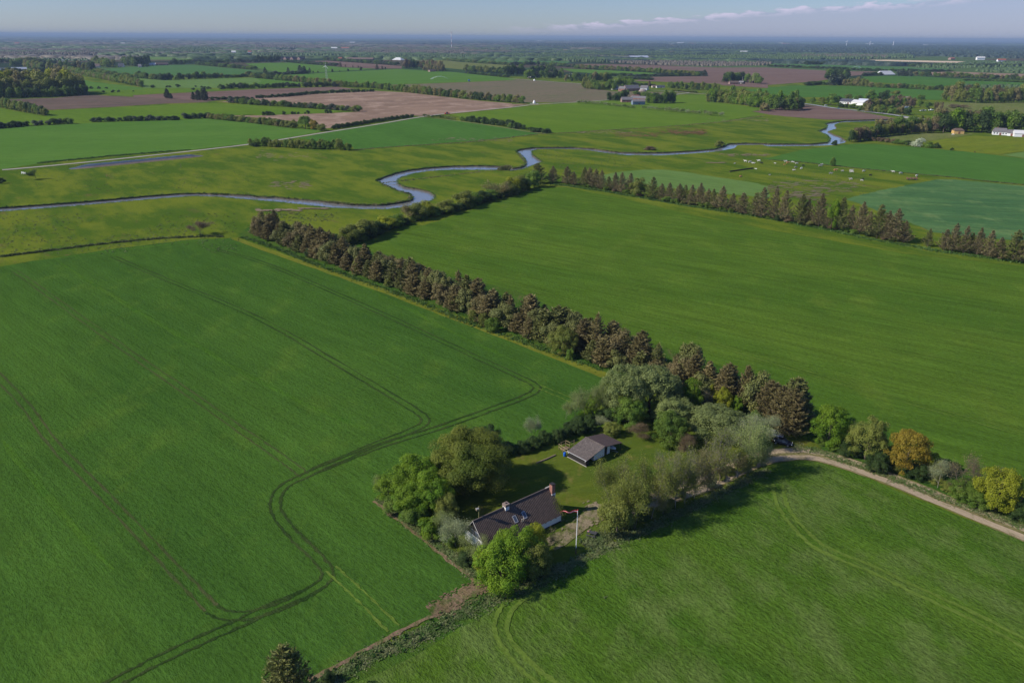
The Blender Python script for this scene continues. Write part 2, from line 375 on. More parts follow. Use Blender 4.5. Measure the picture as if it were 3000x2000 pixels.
def twiggy(seed, n_leaf, size, levels=4, spread=.55, lean=0, multi=1, tr=.028, leafy=1.0, up=.45):
    """unit open tree with real branching: radius 1, z 0..2"""
    rng = np.random.default_rng(seed); L, tips = [], []
    def grow(p, d, l, r, lv):
        q = p+d*l*.5+rng.normal(0, .02, 3); e = p+d*l
        L.append(tube_arr([p, q, e], [r, r*.8, r*.62], 5 if lv > 2 else 3))
        if lv <= 2: tips.append(q)
        if lv <= 1: tips.append(e)
        if lv == 0: return
        for i in range(3 if lv > 1 else 4):
            nd_ = d*1.0+rng.normal(0, spread, 3); nd_[2] = abs(nd_[2])*.6+up*.5; nd_ /= np.linalg.norm(nd_)
            s = p+d*l*rng.uniform(.45, 1.0); grow(s, nd_, l*rng.uniform(.55, .82), r*.55, lv-1)
        if lv >= 2: grow(e, d+rng.normal(0, .08, 3), l*.72, r*.62, lv-1)
    for m in range(multi):
        a = 2*math.pi*m/multi; d = np.array([math.cos(a)*.35*(multi > 1)+lean, math.sin(a)*.35*(multi > 1), 1.0]); d /= np.linalg.norm(d)
        grow(np.array([math.cos(a)*.06*(multi > 1), math.sin(a)*.06*(multi > 1), -.03]), d, .62, tr, levels)
    V, F = join(L); T = np.array(tips); sc_xy = 1/np.percentile(np.abs(T[:, :2]), 97); sc_z = 2/T[:, 2].max()
    S = np.array([sc_xy, sc_xy, sc_z]); T = T*S
    Vs = V*S
    idx = rng.integers(0, len(T), n_leaf); C = T[idx]+rng.normal(0, .07*leafy, (n_leaf, 3)); C[:, 2] = np.maximum(C[:, 2], .06)
    return quads(rng, C, rng.normal(size=(n_leaf, 3))+[0, 0, .8], size), (Vs, F)
LIB = {}
def lib(key):
    """(crown mesh, trunk mesh) for a kind at a level of detail; built once"""
    if key in LIB: return LIB[key]
    kind, lod, v = key; sd_ = hash((('round', 'conifer', 'open', 'bare', 'bush', 'dense', 'beech', 'larch').index(kind), 'nmf'.index(lod), v)) % 9999
    sd_ = ('round', 'conifer', 'open', 'bare', 'bush', 'dense', 'beech', 'larch').index(kind)*100+'nmf'.index(lod)*10+v+7
    n = dict(n=1.0, m=.28, f=.065)[lod]; s = dict(n=1.0, m=1.9, f=3.5)[lod]
    if kind == 'round': c = crown_round(sd_, int(25000*n), .047*s, 80 if lod == 'n' else 16 if lod == 'm' else 9, base=.08); t = limbs(sd_, 7)
    elif kind == 'beech': c = crown_round(sd_, 70000, .029, 120, base=.06); t = limbs(sd_, 10, .05)
    elif kind == 'dense': c = crown_round(sd_, int(23000*n), .050*s, 64 if lod == 'n' else 14 if lod == 'm' else 9, base=.02); t = limbs(sd_, 4, .05)
    elif kind == 'bush': c = crown_round(sd_, int(12000*n), .078*s, 22 if lod == 'n' else 10, base=.01); t = limbs(sd_, 4, .04, 1.2)
    elif kind == 'conifer': c, t = conifer(sd_, int((8000, 6000, 7000, 7200, 6000)[v % 5]*(n if lod != 'm' else .5)), .100*(1, 1.6, 3.6)[('nmf').index(lod)], slope=(.25, .35, .2, .3, .3)[v % 5], power=(.50, .68, .42, .46, .75)[v % 5], per=(8, 7, 8, 9, 7)[v % 5], whorls=(15, 16, 14, 15, 17)[v % 5])
    elif kind == 'larch': c, t = conifer(sd_, int(6600*n), .080*s, slope=(.3, .4, .3, .35, .25)[v % 5], power=(.7, .85, .75, .6, .9)[v % 5], per=6, whorls=(14, 15, 13, 14, 16)[v % 5], jag=.5, base=.10)
    elif kind == 'open': c, t = twiggy(sd_, int(11000*n), .040*s, levels=4 if lod == 'n' else 3, multi=1+v % 2, leafy=1.9, tr=.018)
    else: c, t = twiggy(sd_, int(2000*n), .042*s, levels=5 if lod == 'n' else 3, multi=1+v % 3, leafy=1.0, tr=.016)
    if lod == 'f':
        V, F = join([c, t]); mi = np.r_[np.zeros(len(c[1]), int), np.ones(len(t[1]), int)]
        LIB[key] = (arr_mesh(kind+'_far', V, F, [LEAF['green'], BARK], mi), None)
    else: LIB[key] = (arr_mesh(kind+'_crown', *c, [LEAF['green']]), arr_mesh(kind+'_trunk', *t, [BARK]))
    return LIB[key]
def set_mat(o, m, slot=0):
    o.material_slots[slot].link = 'OBJECT'; o.material_slots[slot].material = m
RT = random.Random(11)
FAR = {}
MANY = ('hedge_tree', 'broadleaf_tree', 'hedge_shrub')
def tree(kind, x, y, h, w, mat, name, label, cat='tree', group=None, lod=None, v=None, bark=None, rz=None, z=0):
    if name in MANY and lod is None and math.hypot(x, y) > 300: FAR.setdefault(name, []).append((h/math.hypot(x, y), kind, x, y, h, w, mat, name, label, cat, group)); return
    d = math.hypot(x, y)
    lod = lod or ('n' if d < 270 else 'm' if d < 720 else 'f')
    v = RT.randrange(5 if lod != 'n' else 4) if v is None else v
    c, t = lib((kind, lod, v)); rz = RT.uniform(0, 6.28) if rz is None else rz
    s = (w/2, w/2, h/2)
    if lod == 'f':
        o = link(name, c); o.location = (x, y, z); o.rotation_euler = (0, 0, rz); o.scale = s; set_mat(o, LEAF[mat])
        return tag(o, label, cat, group)
    o = thing(name, (x, y, z), rz, label, cat, group); o.scale = s
    cr = link('crown', c, o); set_mat(cr, LEAF[mat])
    tr = link('trunk', t, o)
    if bark: set_mat(tr, bark)
    return o
def tree_px(kind, fr, xb, yb, yt, wpx, mat, name, label, cat='tree', group=None, kw=1.0, **k):
    X, Y = g(fr, xb, yb); h = height_at(fr, xb, yb, yt)
    a = math.atan2(HCAM-h*.5, Y)                       # the crown's top seen from above stands out less than its full height
    return tree(kind, X, Y, max(h, .5), wpx*mpp(fr, xb, yb)*kw, mat, name, label, cat, group, **k)
ONES = 'zeroth first second third fourth fifth sixth seventh eighth ninth tenth eleventh twelfth thirteenth fourteenth fifteenth sixteenth seventeenth eighteenth nineteenth'.split()
TENS = {20: 'twenti', 30: 'thirti', 40: 'forti', 50: 'fifti', 60: 'sixti', 70: 'seventi', 80: 'eighti', 90: 'nineti'}
def nth(n):
    if n >= 100: return 'hundredth' if n == 100 else 'hundred-and-'+nth(n-100)
    if n < 20: return ONES[n]
    t, u = n//10*10, n % 10
    return TENS[t]+'eth' if u == 0 else TENS[t][:-1]+'y-'+ONES[u]

def plant_far():
    """the largest of each kind stay single trees, the rest of the countless ones become one object"""
    for name, L in FAR.items():
        L.sort(key=lambda t: -t[0]); near = sum(1 for o in bpy.data.objects if o.parent is None and o.name.split('.')[0] == name)
        n1 = max(0, 290-near)
        for t in L[:n1]: _, kind, x, y, h, w, mat, nm, label, cat, group = t; tree(kind, x, y, h, w, mat, nm, label, cat, group, lod='m' if math.hypot(x, y) < 720 else 'f')
        rest = L[n1:]
        if not rest: continue
        mats = sorted({t[6] for t in rest}); Vs, Fs, Ms, k = [], [], [], 0; cache = {}
        for _, kind, x, y, h, w, mat, *r in rest:
            v = RT.randrange(5); key = (kind, 'f', v)
            if key not in cache:
                me = lib(key)[0]; V = np.empty(len(me.vertices)*3, np.float32); me.vertices.foreach_get('co', V); V = V.reshape(-1, 3)
                lp = np.empty(len(me.loops), np.int32); me.loops.foreach_get('vertex_index', lp); mi = np.empty(len(me.polygons), np.int32); me.polygons.foreach_get('material_index', mi); cache[key] = (V, lp.reshape(-1, 4), mi)
            V, F, mi = cache[key]; a = RT.uniform(0, 6.28); c, s_ = math.cos(a), math.sin(a)
            W = np.stack([(V[:, 0]*c-V[:, 1]*s_)*w/2+x, (V[:, 0]*s_+V[:, 1]*c)*w/2+y, V[:, 2]*h/2], 1)
            Vs.append(W); Fs.append(F+k); Ms.append(np.where(mi == 1, len(mats), mats.index(mat))); k += len(V)
        o = link('far_'+name.replace('tree', 'trees').replace('shrub', 'shrubs'), arr_mesh('far_'+name, np.concatenate(Vs), np.concatenate(Fs), [LEAF[m] for m in mats]+[BARK], np.concatenate(Ms)))
        tag(o, {'hedge_tree': 'countless far hedgerow trees between the distant fields', 'broadleaf_tree': 'countless far leafy trees in the distant clumps and woods', 'hedge_shrub': 'countless far hedge shrubs along the distant fields'}[name], 'trees', kind='stuff')
# ------------------------------------------------------------------ ground, river, fields, roads
RNG = random.Random(5)
def rough_edge(P, amp, stepm, closed=True):
    out = []; n = len(P)
    for i in range(n if closed else n-1):
        a, b = Vector(P[i]), Vector(P[(i+1) % n]); L = (b-a).length; k = max(1, min(400, int(L/stepm)))
        nrm = Vector((-(b-a).y, (b-a).x))/max(L, 1e-6)
        for j in range(k):
            p = a+(b-a)*(j/k)
            if j: p = p+nrm*RNG.gauss(0, amp)
            out.append((p.x, p.y))
    if not closed: out.append(tuple(P[-1]))
    return out
def smooth(P, it=2, closed=False):
    for _ in range(it):
        Q = []
        n = len(P)
        for i in range(n if closed else n-1):
            a, b = P[i], P[(i+1) % n]
            Q += [(a[0]*.75+b[0]*.25, a[1]*.75+b[1]*.25), (a[0]*.25+b[0]*.75, a[1]*.25+b[1]*.75)]
        P = Q if closed else [P[0]]+Q+[P[-1]]
    return P
LAYER = [0]
def sheet(name, P, m, z=None, amp=.25, stepm=4.0, kind='structure', **kw):
    """a flat piece of land laid over the ground, each a little above the one before"""
    LAYER[0] += 1
    d = min(math.hypot(*p) for p in P)
    if z is None: z = (.03+.004*(LAYER[0] % 8)) if d < 500 else (.06+.009*(LAYER[0] % 8)+d/90000)
    P = rough_edge(P, amp, stepm)
    tri = tessellate_polygon([[Vector((x, y, 0)) for x, y in P]])
    me = bpy.data.meshes.new(name); me.from_pydata([(x, y, z) for x, y in P], [], [tuple(t) for t in tri]); me.materials.append(m); me.update()
    # face up
    import bmesh
    bm = bmesh.new(); bm.from_mesh(me)
    for f in bm.faces:
        f.normal_update()
        if f.normal.z < 0: f.normal_flip()
    bm.to_mesh(me); bm.free()
    o = link(name, me); return tag(o, kind=kind, **kw)
def ribbon(name, P, w, m, z=.05, amp=.0, it=2, **kw):
    P = smooth(P, it); P = [Vector(p) for p in P]
    Q = [P[0]]
    for p in P[1:]:
        if (p-Q[-1]).length > .4: Q.append(p)
    P = Q; V, F = [], []
    ww = w if callable(w) else (lambda s: w)
    for i, p in enumerate(P):
        d = (P[min(i+1, len(P)-1)]-P[max(i-1, 0)]).normalized(); n = Vector((-d.y, d.x))
        a = ww(i/(len(P)-1))/2
        V += [(*(p+n*(a+RNG.gauss(0, amp))), z), (*(p-n*(a+RNG.gauss(0, amp))), z)]
    F = [(2*i+1, 2*i+3, 2*i+2, 2*i) for i in range(len(P)-1)]
    me = bpy.data.meshes.new(name); me.from_pydata(V, [], F); me.materials.append(m); me.update()
    kw.setdefault('kind', 'structure')
    return tag(link(name, me), **kw)
def offset(P, d):
    out = []; P = [Vector(p) for p in P]
    for i, p in enumerate(P):
        t = (P[min(i+1, len(P)-1)]-P[max(i-1, 0)]).normalized(); out.append((p.x-t.y*d, p.y+t.x*d))
    return out

UP = ('B0 -300,985 0,965 350,940 700,915 1000,890 1300,862 1600,838 1800,832 2000,838 2300,850 B1 0,862 160,865 350,883 600,903 800,928 1000,938 1150,938 '
      '1300,920 1400,900 1440,880 1430,852 1390,832 1290,808 1230,778 1150,742 1100,716 1160,688 1260,653 1400,620 1600,596 1800,583 2000,578 2200,583 2330,592 '
      'B2 0,600 60,598 110,580 130,560 110,510 60,470 30,448 70,430 180,415 350,411 550,411 750,424 950,453 1150,461 1400,458 1650,444 1850,428 1930,405 1990,378 2150,372 2340,376 '
      'B3 20,379 400,380 545,365 570,338 545,303 480,272 455,262 530,237 545,215 525,197 555,185 700,166 1000,158 1330,150')
DN = ('B3 1330,160 1000,171 720,181 655,186 615,203 632,240 550,266 600,292 660,312 725,355 700,372 590,393 400,401 0,404 B2 2300,390 2080,393 2040,422 1900,450 1600,474 1350,487 '
      '1050,485 850,464 650,435 400,427 250,430 180,447 190,480 280,545 200,575 100,613 0,630 B1 2290,623 2100,620 1800,620 1600,630 1450,653 1330,690 1295,716 1310,745 1370,774 1500,793 '
      '1600,820 1650,855 1640,882 1570,918 1450,945 1350,963 1200,980 1000,980 700,968 450,940 200,913 0,898 B0 2300,893 2180,884 2000,867 1800,860 1500,879 1200,906 900,933 600,957 300,980 0,1003 -300,1025')
up, dn = pts(UP), pts(DN)
river = rough_edge(up+dn, .35, 3.0)
GROUND = meadow_mat('meadow', (.052, .095, .010), (.110, .138, .014), (.12, .088, .035))
BANK = plain('river_bank', (.075, .060, .035), .95, sc=.6, var=.5)
def make_ground():
    S = 60000; outer = [(-S, -3000), (S, -3000), (S, 2*S), (-S, 2*S)]; box = [(-900, -300), (1300, -300), (1300, 1500), (-900, 1500)]
    V = [Vector(p) for p in outer+box+river]; n = len(river)
    E_ = [(0, 1), (1, 2), (2, 3), (3, 0), (4, 5), (5, 6), (6, 7), (7, 4)]+[(8+i, 8+(i+1) % n) for i in range(n)]
    r = delaunay_2d_cdt(V, E_, [], 0, 1e-4)
    vs, fs = r[0], r[2]
    # drop the triangles that lie in the river
    poly = np.array([(p[0], p[1]) for p in river])
    def inside(x, y):
        c = False; j = len(poly)-1
        for i in range(len(poly)):
            if (poly[i, 1] > y) != (poly[j, 1] > y) and x < (poly[j, 0]-poly[i, 0])*(y-poly[i, 1])/(poly[j, 1]-poly[i, 1])+poly[i, 0]: c = not c
            j = i
        return c
    F = []
    for f in fs:
        cx = sum(vs[i][0] for i in f)/3; cy = sum(vs[i][1] for i in f)/3
        if -900 < cx < 1300 and -300 < cy < 1500 and inside(cx, cy): continue
        a, b, c = [vs[i] for i in f]
        F.append(tuple(f) if (b[0]-a[0])*(c[1]-a[1])-(b[1]-a[1])*(c[0]-a[0]) > 0 else tuple(reversed(f)))
    me = bpy.data.meshes.new('ground'); me.from_pydata([(v[0], v[1], 0) for v in vs], [], F); me.materials.append(GROUND); me.update()
    tag(link('ground', me), kind='structure')
    # banks: steep earth sides down to the water
    V, F = [], []; m = len(river)
    for i, (x, y) in enumerate(river):
        V += [(x, y, 0.0), (x+RNG.gauss(0, .15), y+RNG.gauss(0, .15), -1.5)]
    F = [(2*i, 2*((i+1) % m), 2*((i+1) % m)+1, 2*i+1) for i in range(m)]
    me = bpy.data.meshes.new('river_bank'); me.from_pydata(V, [], F); me.materials.append(BANK); me.update()
    tag(link('river_bank', me), kind='structure')
make_ground()
def water_mat():
    m, nt, bs, out = new_mat('river_water'); pos = nd(nt, 'ShaderNodeNewGeometry').outputs['Position']
    bs.inputs['Base Color'].default_value = (.15, .155, .15, 1); bs.inputs['Roughness'].default_value = .10; bs.inputs['Specular IOR Level'].default_value = .5
    h = nd(nt, 'ShaderNodeBump', {'Strength': .35, 'Distance': .12, 'Height': noise(nt, scaled(nt, pos, (.5, 1.2, 1), .4), 1, 3, .6)})
    nt.links.new(h.outputs[0], bs.inputs['Normal']); return m
xs = [p[0] for p in river]; ys = [p[1] for p in river]
wm = MB(); wm.add([(min(xs)-5, min(ys)-5, -.8), (max(xs)+5, min(ys)-5, -.8), (max(xs)+5, max(ys)+5, -.8), (min(xs)-5, max(ys)+5, -.8)], [(0, 1, 2, 3)])
tag(wm.build('river', water_mat()), kind='structure')

AN = -43.5                                            # heading of the drilling rows of the near fields
W_L = field_mat('winter_wheat', (.035, .083, .012), (.048, .103, .014), (.060, .114, .015), AN, 1.6, 1.1, .020, .22, .50, .8)
W_R = field_mat('spring_barley', (.050, .100, .011), (.068, .118, .013), (.078, .126, .015), AN+8, 2.4, 1.1, .018, .42, .50, .8)
W_F = field_mat('rye_grass', (.046, .098, .010), (.064, .117, .013), (.082, .125, .026), -52, 2.2, 1.35, .035, .22, .75, 1.2, .52)
W_W = field_mat('light_wheat', (.085, .150, .036), (.100, .165, .042), None, AN, 1.5, .8, .02, .15, .2, .2)
W_B = field_mat('blue_green_wheat', (.042, .100, .036), (.080, .150, .048), (.10, .16, .055), -12, 2.5, .5, .02, .35, .3, .4)
W_G = field_mat('mid_green_crop', (.062, .135, .020), (.075, .150, .024), None, 20, 2, .6, .012, .15, .2, .3)
W_O = field_mat('olive_crop', (.072, .132, .012), (.092, .150, .015), None, -40, 2, .6, .012, .2, .2, .3)
W_E = field_mat('emerald_crop', (.046, .112, .018), (.056, .130, .022), None, -60, 2, .6, .012, .15, .15, .2)
W_T = field_mat('teal_crop', (.052, .120, .034), (.060, .130, .038), None, 10, 3, .4, .01, .1, .12, 0)
W_Y = field_mat('yellow_pasture', (.100, .135, .012), (.125, .150, .014), (.085, .11, .02), 30, 3, .7, .03, .2, .25, .3)
W_P = field_mat('pale_pasture', (.10, .125, .03), (.13, .14, .045), (.08, .10, .03), 60, 3, .6, .03, .15, .2, .3)
W_N = field_mat('tan_ploughland', (.235, .160, .110), (.160, .110, .078), (.28, .20, .145), 35, 2.5, .7, .012, .25, .2, .3, .55)
W_D = field_mat('dark_ploughland', (.095, .070, .055), (.125, .090, .068), (.08, .07, .045), 20, 2.5, .7, .014, .25, .2, .3)
W_M = field_mat('mauve_ploughland', (.115, .075, .060), (.155, .105, .085), None, -5, 3, .6, .012, .2, .2, .3)
W_S = field_mat('sprouting_ploughland', (.115, .105, .060), (.135, .110, .070), (.10, .11, .05), 60, 3, .6, .012, .2, .2, .3)
LAWN = field_mat('mown_lawn', (.085, .105, .012), (.055, .090, .012), (.13, .115, .03), 20, 1.2, 1.4, .07, .18, .34, .4, .62)
VERGE = field_mat('rough_verge', (.035, .085, .012), (.055, .10, .014), (.09, .10, .03), AN, .8, 1.6, .08, .2, .6, 1.0)
GRAVEL = field_mat('gravel', (.34, .27, .18), (.28, .22, .145), (.20, .17, .09), -35, .6, 2.2, .15, .2, .35, .4)
GREYRD = field_mat('pale_track', (.30, .28, .24), (.26, .24, .20), None, 20, 1, .8, .1, .1, .15, 0)
ASPH = field_mat('asphalt', (.26, .26, .27), (.22, .22, .23), None, 20, 1, .8, .1, .05, .1, 0)
SOIL = field_mat('bare_soil', (.19, .125, .085), (.14, .11, .05), (.06, .09, .02), AN, .8, 1.4, .2, .3, .5, .6, .56)
WHEEL = field_mat('wheel_track', (.018, .042, .009), (.040, .060, .016), (.030, .055, .012), AN, .6, 2.0, .09, .1, .6, .6)  # dark soil-green, with the shade inside the sunken ruts put into the colour
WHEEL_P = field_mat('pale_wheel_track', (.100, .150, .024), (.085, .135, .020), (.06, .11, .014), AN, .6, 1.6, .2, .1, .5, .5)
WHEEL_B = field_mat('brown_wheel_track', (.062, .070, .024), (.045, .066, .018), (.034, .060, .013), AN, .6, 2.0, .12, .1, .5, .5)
STRIPM = field_mat('yellow_path', (.105, .125, .014), (.130, .140, .018), (.075, .11, .014), AN+2, .9, 1.6, .10, .35, .4, .4)
RUST = field_mat('dry_rushes', (.17, .085, .05), (.12, .085, .035), (.08, .10, .02), 20, 1, .5, .08, .2, .7, .4)
SAND = plain('sand', (.50, .38, .24), .9, sc=.02)

# near fields
sheet('wheat_field', pts('D -700,600 0,612 250,573 440,550 530,547 560,553 700,608 900,679 1130,764 1396,868 1345,935 1312,968 1270,1008 1200,1030 1120,1040 1020,1050 930,1080 880,1120 868,1150 1000,1250 1108,1338 1090,1375 960,1435 840,1500 722,1568 660,1640 -1500,1640 -1400,900'), W_L)
sheet('wheat_field', pts('D 815,577 960,523 1130,467 1245,432 1300,430 1460,463 1600,496 1750,525 1900,551 2080,583 2352,611 2700,650 2900,1500 2352,1125 2200,1070 2080,1005 1960,965 1860,940 1840,955 1790,880 1640,835 1480,785 1300,720 1180,665 1010,630 870,580'), W_R)
sheet('grass_field', pts('D 800,1575 960,1502 1140,1390 1230,1345 1330,1300 1430,1246 1600,1170 1760,1080 1810,1060 1850,1056 1900,1068 2000,1100 2150,1163 2352,1242 2900,1480 2900,1800 700,1800'), W_F)
sheet('lawn', pts('D 930,1150 990,1090 1060,1060 1150,1050 1270,1018 1360,990 1410,975 1480,965 1580,950 1700,950 1830,1000 1880,1020 1890,1040 1820,1042 1770,1055 1600,1165 1430,1240 1340,1290 1230,1335 1160,1362 1110,1330 1000,1240'), LAWN, z=.022)
sheet('verge', pts('D 545,540 700,598 900,668 1130,752 1396,858 1700,960 1850,1010 1890,1000 1780,870 1480,780 1200,660 1000,600 800,545 580,515'), VERGE, z=.018)
sheet('verge', pts('D 1850,1035 1960,1062 2100,1110 2220,1160 2352,1205 2600,1300 2600,1210 2352,1115 2200,1060 2080,1000 1950,955 1870,945'), VERGE, z=.019)
sheet('verge', pts('D 720,1575 960,1440 1115,1340 1160,1350 1230,1335 1340,1290 1430,1238 1600,1160 1740,1080 1770,1078 1620,1172 1440,1250 1240,1350 1150,1395 965,1505 810,1580'), VERGE, z=.020)
ribbon('path', pts('D 538,547 620,577 700,605 800,640 900,675 1010,717 1130,762 1260,812 1396,865'), 3.4, STRIPM, .075, .15)
# wheel tracks of the sprayer: two lines each
TZ = [0]
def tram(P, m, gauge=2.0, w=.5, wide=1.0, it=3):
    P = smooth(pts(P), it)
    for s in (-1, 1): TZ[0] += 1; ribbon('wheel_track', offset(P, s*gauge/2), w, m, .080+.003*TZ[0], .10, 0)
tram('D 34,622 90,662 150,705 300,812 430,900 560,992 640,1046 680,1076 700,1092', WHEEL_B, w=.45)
tram('D -60,800 -20,850 60,940 Z5 300,20 502,265 Z5 750,262', WHEEL_B, w=.4) if False else None
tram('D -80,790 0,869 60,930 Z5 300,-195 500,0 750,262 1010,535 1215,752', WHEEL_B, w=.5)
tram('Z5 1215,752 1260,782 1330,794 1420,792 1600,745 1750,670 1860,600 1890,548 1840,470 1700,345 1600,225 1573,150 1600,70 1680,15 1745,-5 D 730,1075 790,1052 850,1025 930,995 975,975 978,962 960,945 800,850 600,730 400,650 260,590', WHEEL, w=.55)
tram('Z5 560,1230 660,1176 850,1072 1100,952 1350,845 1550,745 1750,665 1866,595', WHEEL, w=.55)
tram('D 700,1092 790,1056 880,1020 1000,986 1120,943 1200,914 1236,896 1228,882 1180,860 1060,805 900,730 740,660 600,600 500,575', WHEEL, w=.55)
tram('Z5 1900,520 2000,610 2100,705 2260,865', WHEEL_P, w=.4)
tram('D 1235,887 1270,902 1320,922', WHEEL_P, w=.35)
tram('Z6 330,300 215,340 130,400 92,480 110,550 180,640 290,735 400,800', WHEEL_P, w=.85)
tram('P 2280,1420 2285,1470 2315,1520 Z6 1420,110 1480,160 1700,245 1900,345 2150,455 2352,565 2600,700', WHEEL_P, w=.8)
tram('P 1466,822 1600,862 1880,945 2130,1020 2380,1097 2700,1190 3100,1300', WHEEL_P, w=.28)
# gravel drive: two lanes with grass between, turning place in the garden
drive = pts('D 1398,1180 1500,1150 1600,1118 1680,1082 1740,1052 1800,1043 1850,1042 1900,1050 2000,1082 2100,1122 2200,1164 2352,1225 2600,1330')
YARD = field_mat('worn_yard', (.24, .19, .125), (.17, .145, .08), (.085, .10, .025), -35, 1.0, 1.6, .22, .3, .5, .5, .50)
ribbon('track', drive, 5.8, field_mat('track_middle', (.13, .125, .04), (.19, .155, .08), (.075, .095, .02), -40, .8, 1.8, .2, .3, .5, .5), .100, .12)
for s in (-1, 1): ribbon('track', offset(smooth(drive, 2), s*1.5), 1.95, GRAVEL, .112, .09, 0)
sheet('driveway', pts('E 1440,1000 1500,955 1620,890 1700,840 1745,765 1790,720 1850,730 1875,780 1845,825 1740,875 1640,935 1560,990 1500,1030 1440,1045'), YARD, z=.105, amp=.25, stepm=.8)
sheet('driveway', pts('E 1600,968 1680,925 1780,870 1800,880 1700,950 1560,1050 1500,1080 1490,1060'), YARD, z=.12, amp=.2, stepm=.8)
ribbon('bare_ground', pts('M 800,960 950,870 1200,740 1450,600 1700,470 1900,360 2100,270 2352,150 D 1060,1395'), .8, SOIL, .120, .12)
ribbon('bare_ground', pts('E 118,700 230,790 380,905 500,1000 600,1085 700,1160 800,1230 880,1310 990,1360'), .7, SOIL, .121, .15)
ribbon('path', pts('P 2050,1480 2060,1490'), .5, SOIL, .12) if False else None
# fields of the middle distance
sheet('wheat_field', pts('B2 620,700 840,665 1000,638 1200,618 1420,620 1650,650 1900,690 2200,735 2352,772 B3 0,790 20,850 0,885 B2 2352,882 2150,855 1900,838 1500,790 1200,770 1000,750 800,730'), W_W, amp=.5)
sheet('wheat_field', pts('B3 710,890 850,850 1100,795 1400,738 1560,707 1700,708 2000,735 2352,768 2900,830 2900,1350 2352,1270 1900,1240 1500,1190 1400,1140 1250,1090 1030,1005 850,935'), W_B, amp=.5)
sheet('crop_field', pts('B2 2290,510 B3 0,512 300,440 700,390 830,380 1000,387 1500,427 1900,462 2352,520 2900,590 2900,840 2352,752 2000,720 1700,685 1250,645 700,592 300,548 0,528'), W_E, amp=.4)
sheet('pasture', pts('B3 1040,322 1280,288 1500,284 1900,288 1800,310 1500,352 1300,358 1080,335'), W_P, amp=.6)
sheet('pasture', pts('B3 1470,357 1640,335 1900,308 2352,322 2900,350 2900,400 2352,448 2120,480 1900,465 1700,440 1560,418'), W_Y, amp=.5)
sheet('crop_field', pts('B3 2150,485 2352,455 2900,400 2900,560 2352,512'), W_W)
sheet('ploughed_field', pts('B2 2205,84 2352,70 B3 100,50 330,22 500,42 700,65 860,90 1190,152 870,160 550,160 150,130 0,112'), W_M, amp=.6)
sheet('crop_field', pts('A1 1785,803 2352,745 A2 0,742 300,715 600,692 890,677 1490,625 1780,620 1800,680 2200,733 2290,748 2200,778 B3 0,110 B2 2200,125 1900,183 1400,222 900,252 500,278 330,285 130,238 B1 2352,162 1900,140 1760,108'), W_O, amp=.6)
sheet('crop_field', pts('B1 390,330 690,270 1100,208 1545,138 1900,178 2352,242 B2 260,290 0,318 B1 2352,322 2000,353 1500,394 1000,430 900,428 880,400 500,345'), W_E, amp=.4)
sheet('crop_field', pts('B0 -400,262 0,237 700,198 1200,178 1900,150 2352,192 B1 0,197 300,236 640,262 300,325 0,372 B0 2290,380 1750,438 1000,498 350,562 60,612 -500,660'), W_G, amp=.5)
sheet('crop_field', pts('A0 -300,715 0,742 150,775 420,820 440,768 900,745 1500,716 1950,697 2352,717 A1 0,722 300,740 700,762 800,775 680,785 400,798 0,812 A0 2330,798 1960,830 1640,852 900,880 650,888 0,920 -300,930'), W_O)
sheet('ploughed_field', pts('A0 -300,680 0,665 500,650 820,622 1200,640 1600,662 1950,688 1500,704 1000,735 432,762 300,738 100,690'), W_D)
sheet('ploughed_field', pts('A0 1220,627 1500,612 1960,592 2352,571 A1 0,571 740,548 930,570 500,592 0,640 A0 2352,650 1900,682 1500,655 1230,641'), W_M)
sheet('ploughed_field', pts('A1 0,650 540,612 1085,585 1400,602 1700,637 2000,672 2352,702 A2 0,708 150,705 100,715 0,733 A1 2352,738 1780,798 1500,818 1450,812 1080,865 700,925 650,930 480,880 300,860 0,832 A0 2100,812 2352,812 A1 200,806 700,790 950,778 700,752 300,722 0,690 A0 2352,690 2000,690'), W_N)
sheet('ploughed_field', pts('A1 1150,533 1950,506 2352,488 A2 60,478 240,490 640,520 690,560 940,590 1480,597 1560,602 1490,618 880,664 600,688 350,692 100,690 A1 2352,688 1800,615 1300,562'), W_S)
sheet('crop_field', pts('A1 280,440 800,410 1300,385 1540,398 1800,412 2352,470 A2 50,478 A1 2352,486 1950,502 1150,529 740,498 500,488'), W_G)
sheet('ploughed_field', pts('A1 500,312 700,308 1340,358 1340,380 1100,380 800,365 560,335'), W_M)
sheet('crop_field', pts('A1 -100,335 100,328 350,325 800,370 1100,384 800,402 500,420 280,430 0,372'), W_G)
sheet('crop_field', pts('A1 1350,300 1600,290 1900,322 2352,350 2352,372 1900,390 1700,372 1560,312'), W_P)
sheet('crop_field', pts('A1 1670,290 2352,286 A2 0,288 300,300 520,322 300,335 0,330 A1 2300,345 1900,320'), W_T)
sheet('ploughed_field', pts('A2 560,347 700,338 1300,352 1900,372 2352,370 A3 0,372 600,403 1000,408 880,440 520,465 560,480 430,500 0,532 A2 2352,560 1930,535 1900,520 1300,500 1120,495 1290,457 1800,450 1790,405 1400,395 1100,380'), W_M)
sheet('crop_field', pts('A2 430,380 900,397 1330,422 1250,440 900,436 560,412'), W_G)
sheet('crop_field', pts('A3 0,322 340,337 700,352 1600,375 1700,388 1500,410 1000,405 0,362'), W_T)
sheet('crop_field', pts('A3 860,455 1100,450 1350,450 1780,478 2352,488 2900,500 2900,550 2352,542 1800,540 1600,545 1400,535 950,503'), W_E)
sheet('ploughed_field', pts('A3 1480,415 1700,410 2352,430 2700,440 2700,475 2352,468 1900,460 1500,442'), W_N)
sheet('crop_field', pts('A2 2100,578 2352,562 A3 0,552 300,536 900,542 1640,587 1640,640 1560,672 1400,662 400,643 100,643 0,610 A2 2352,605'), W_E)
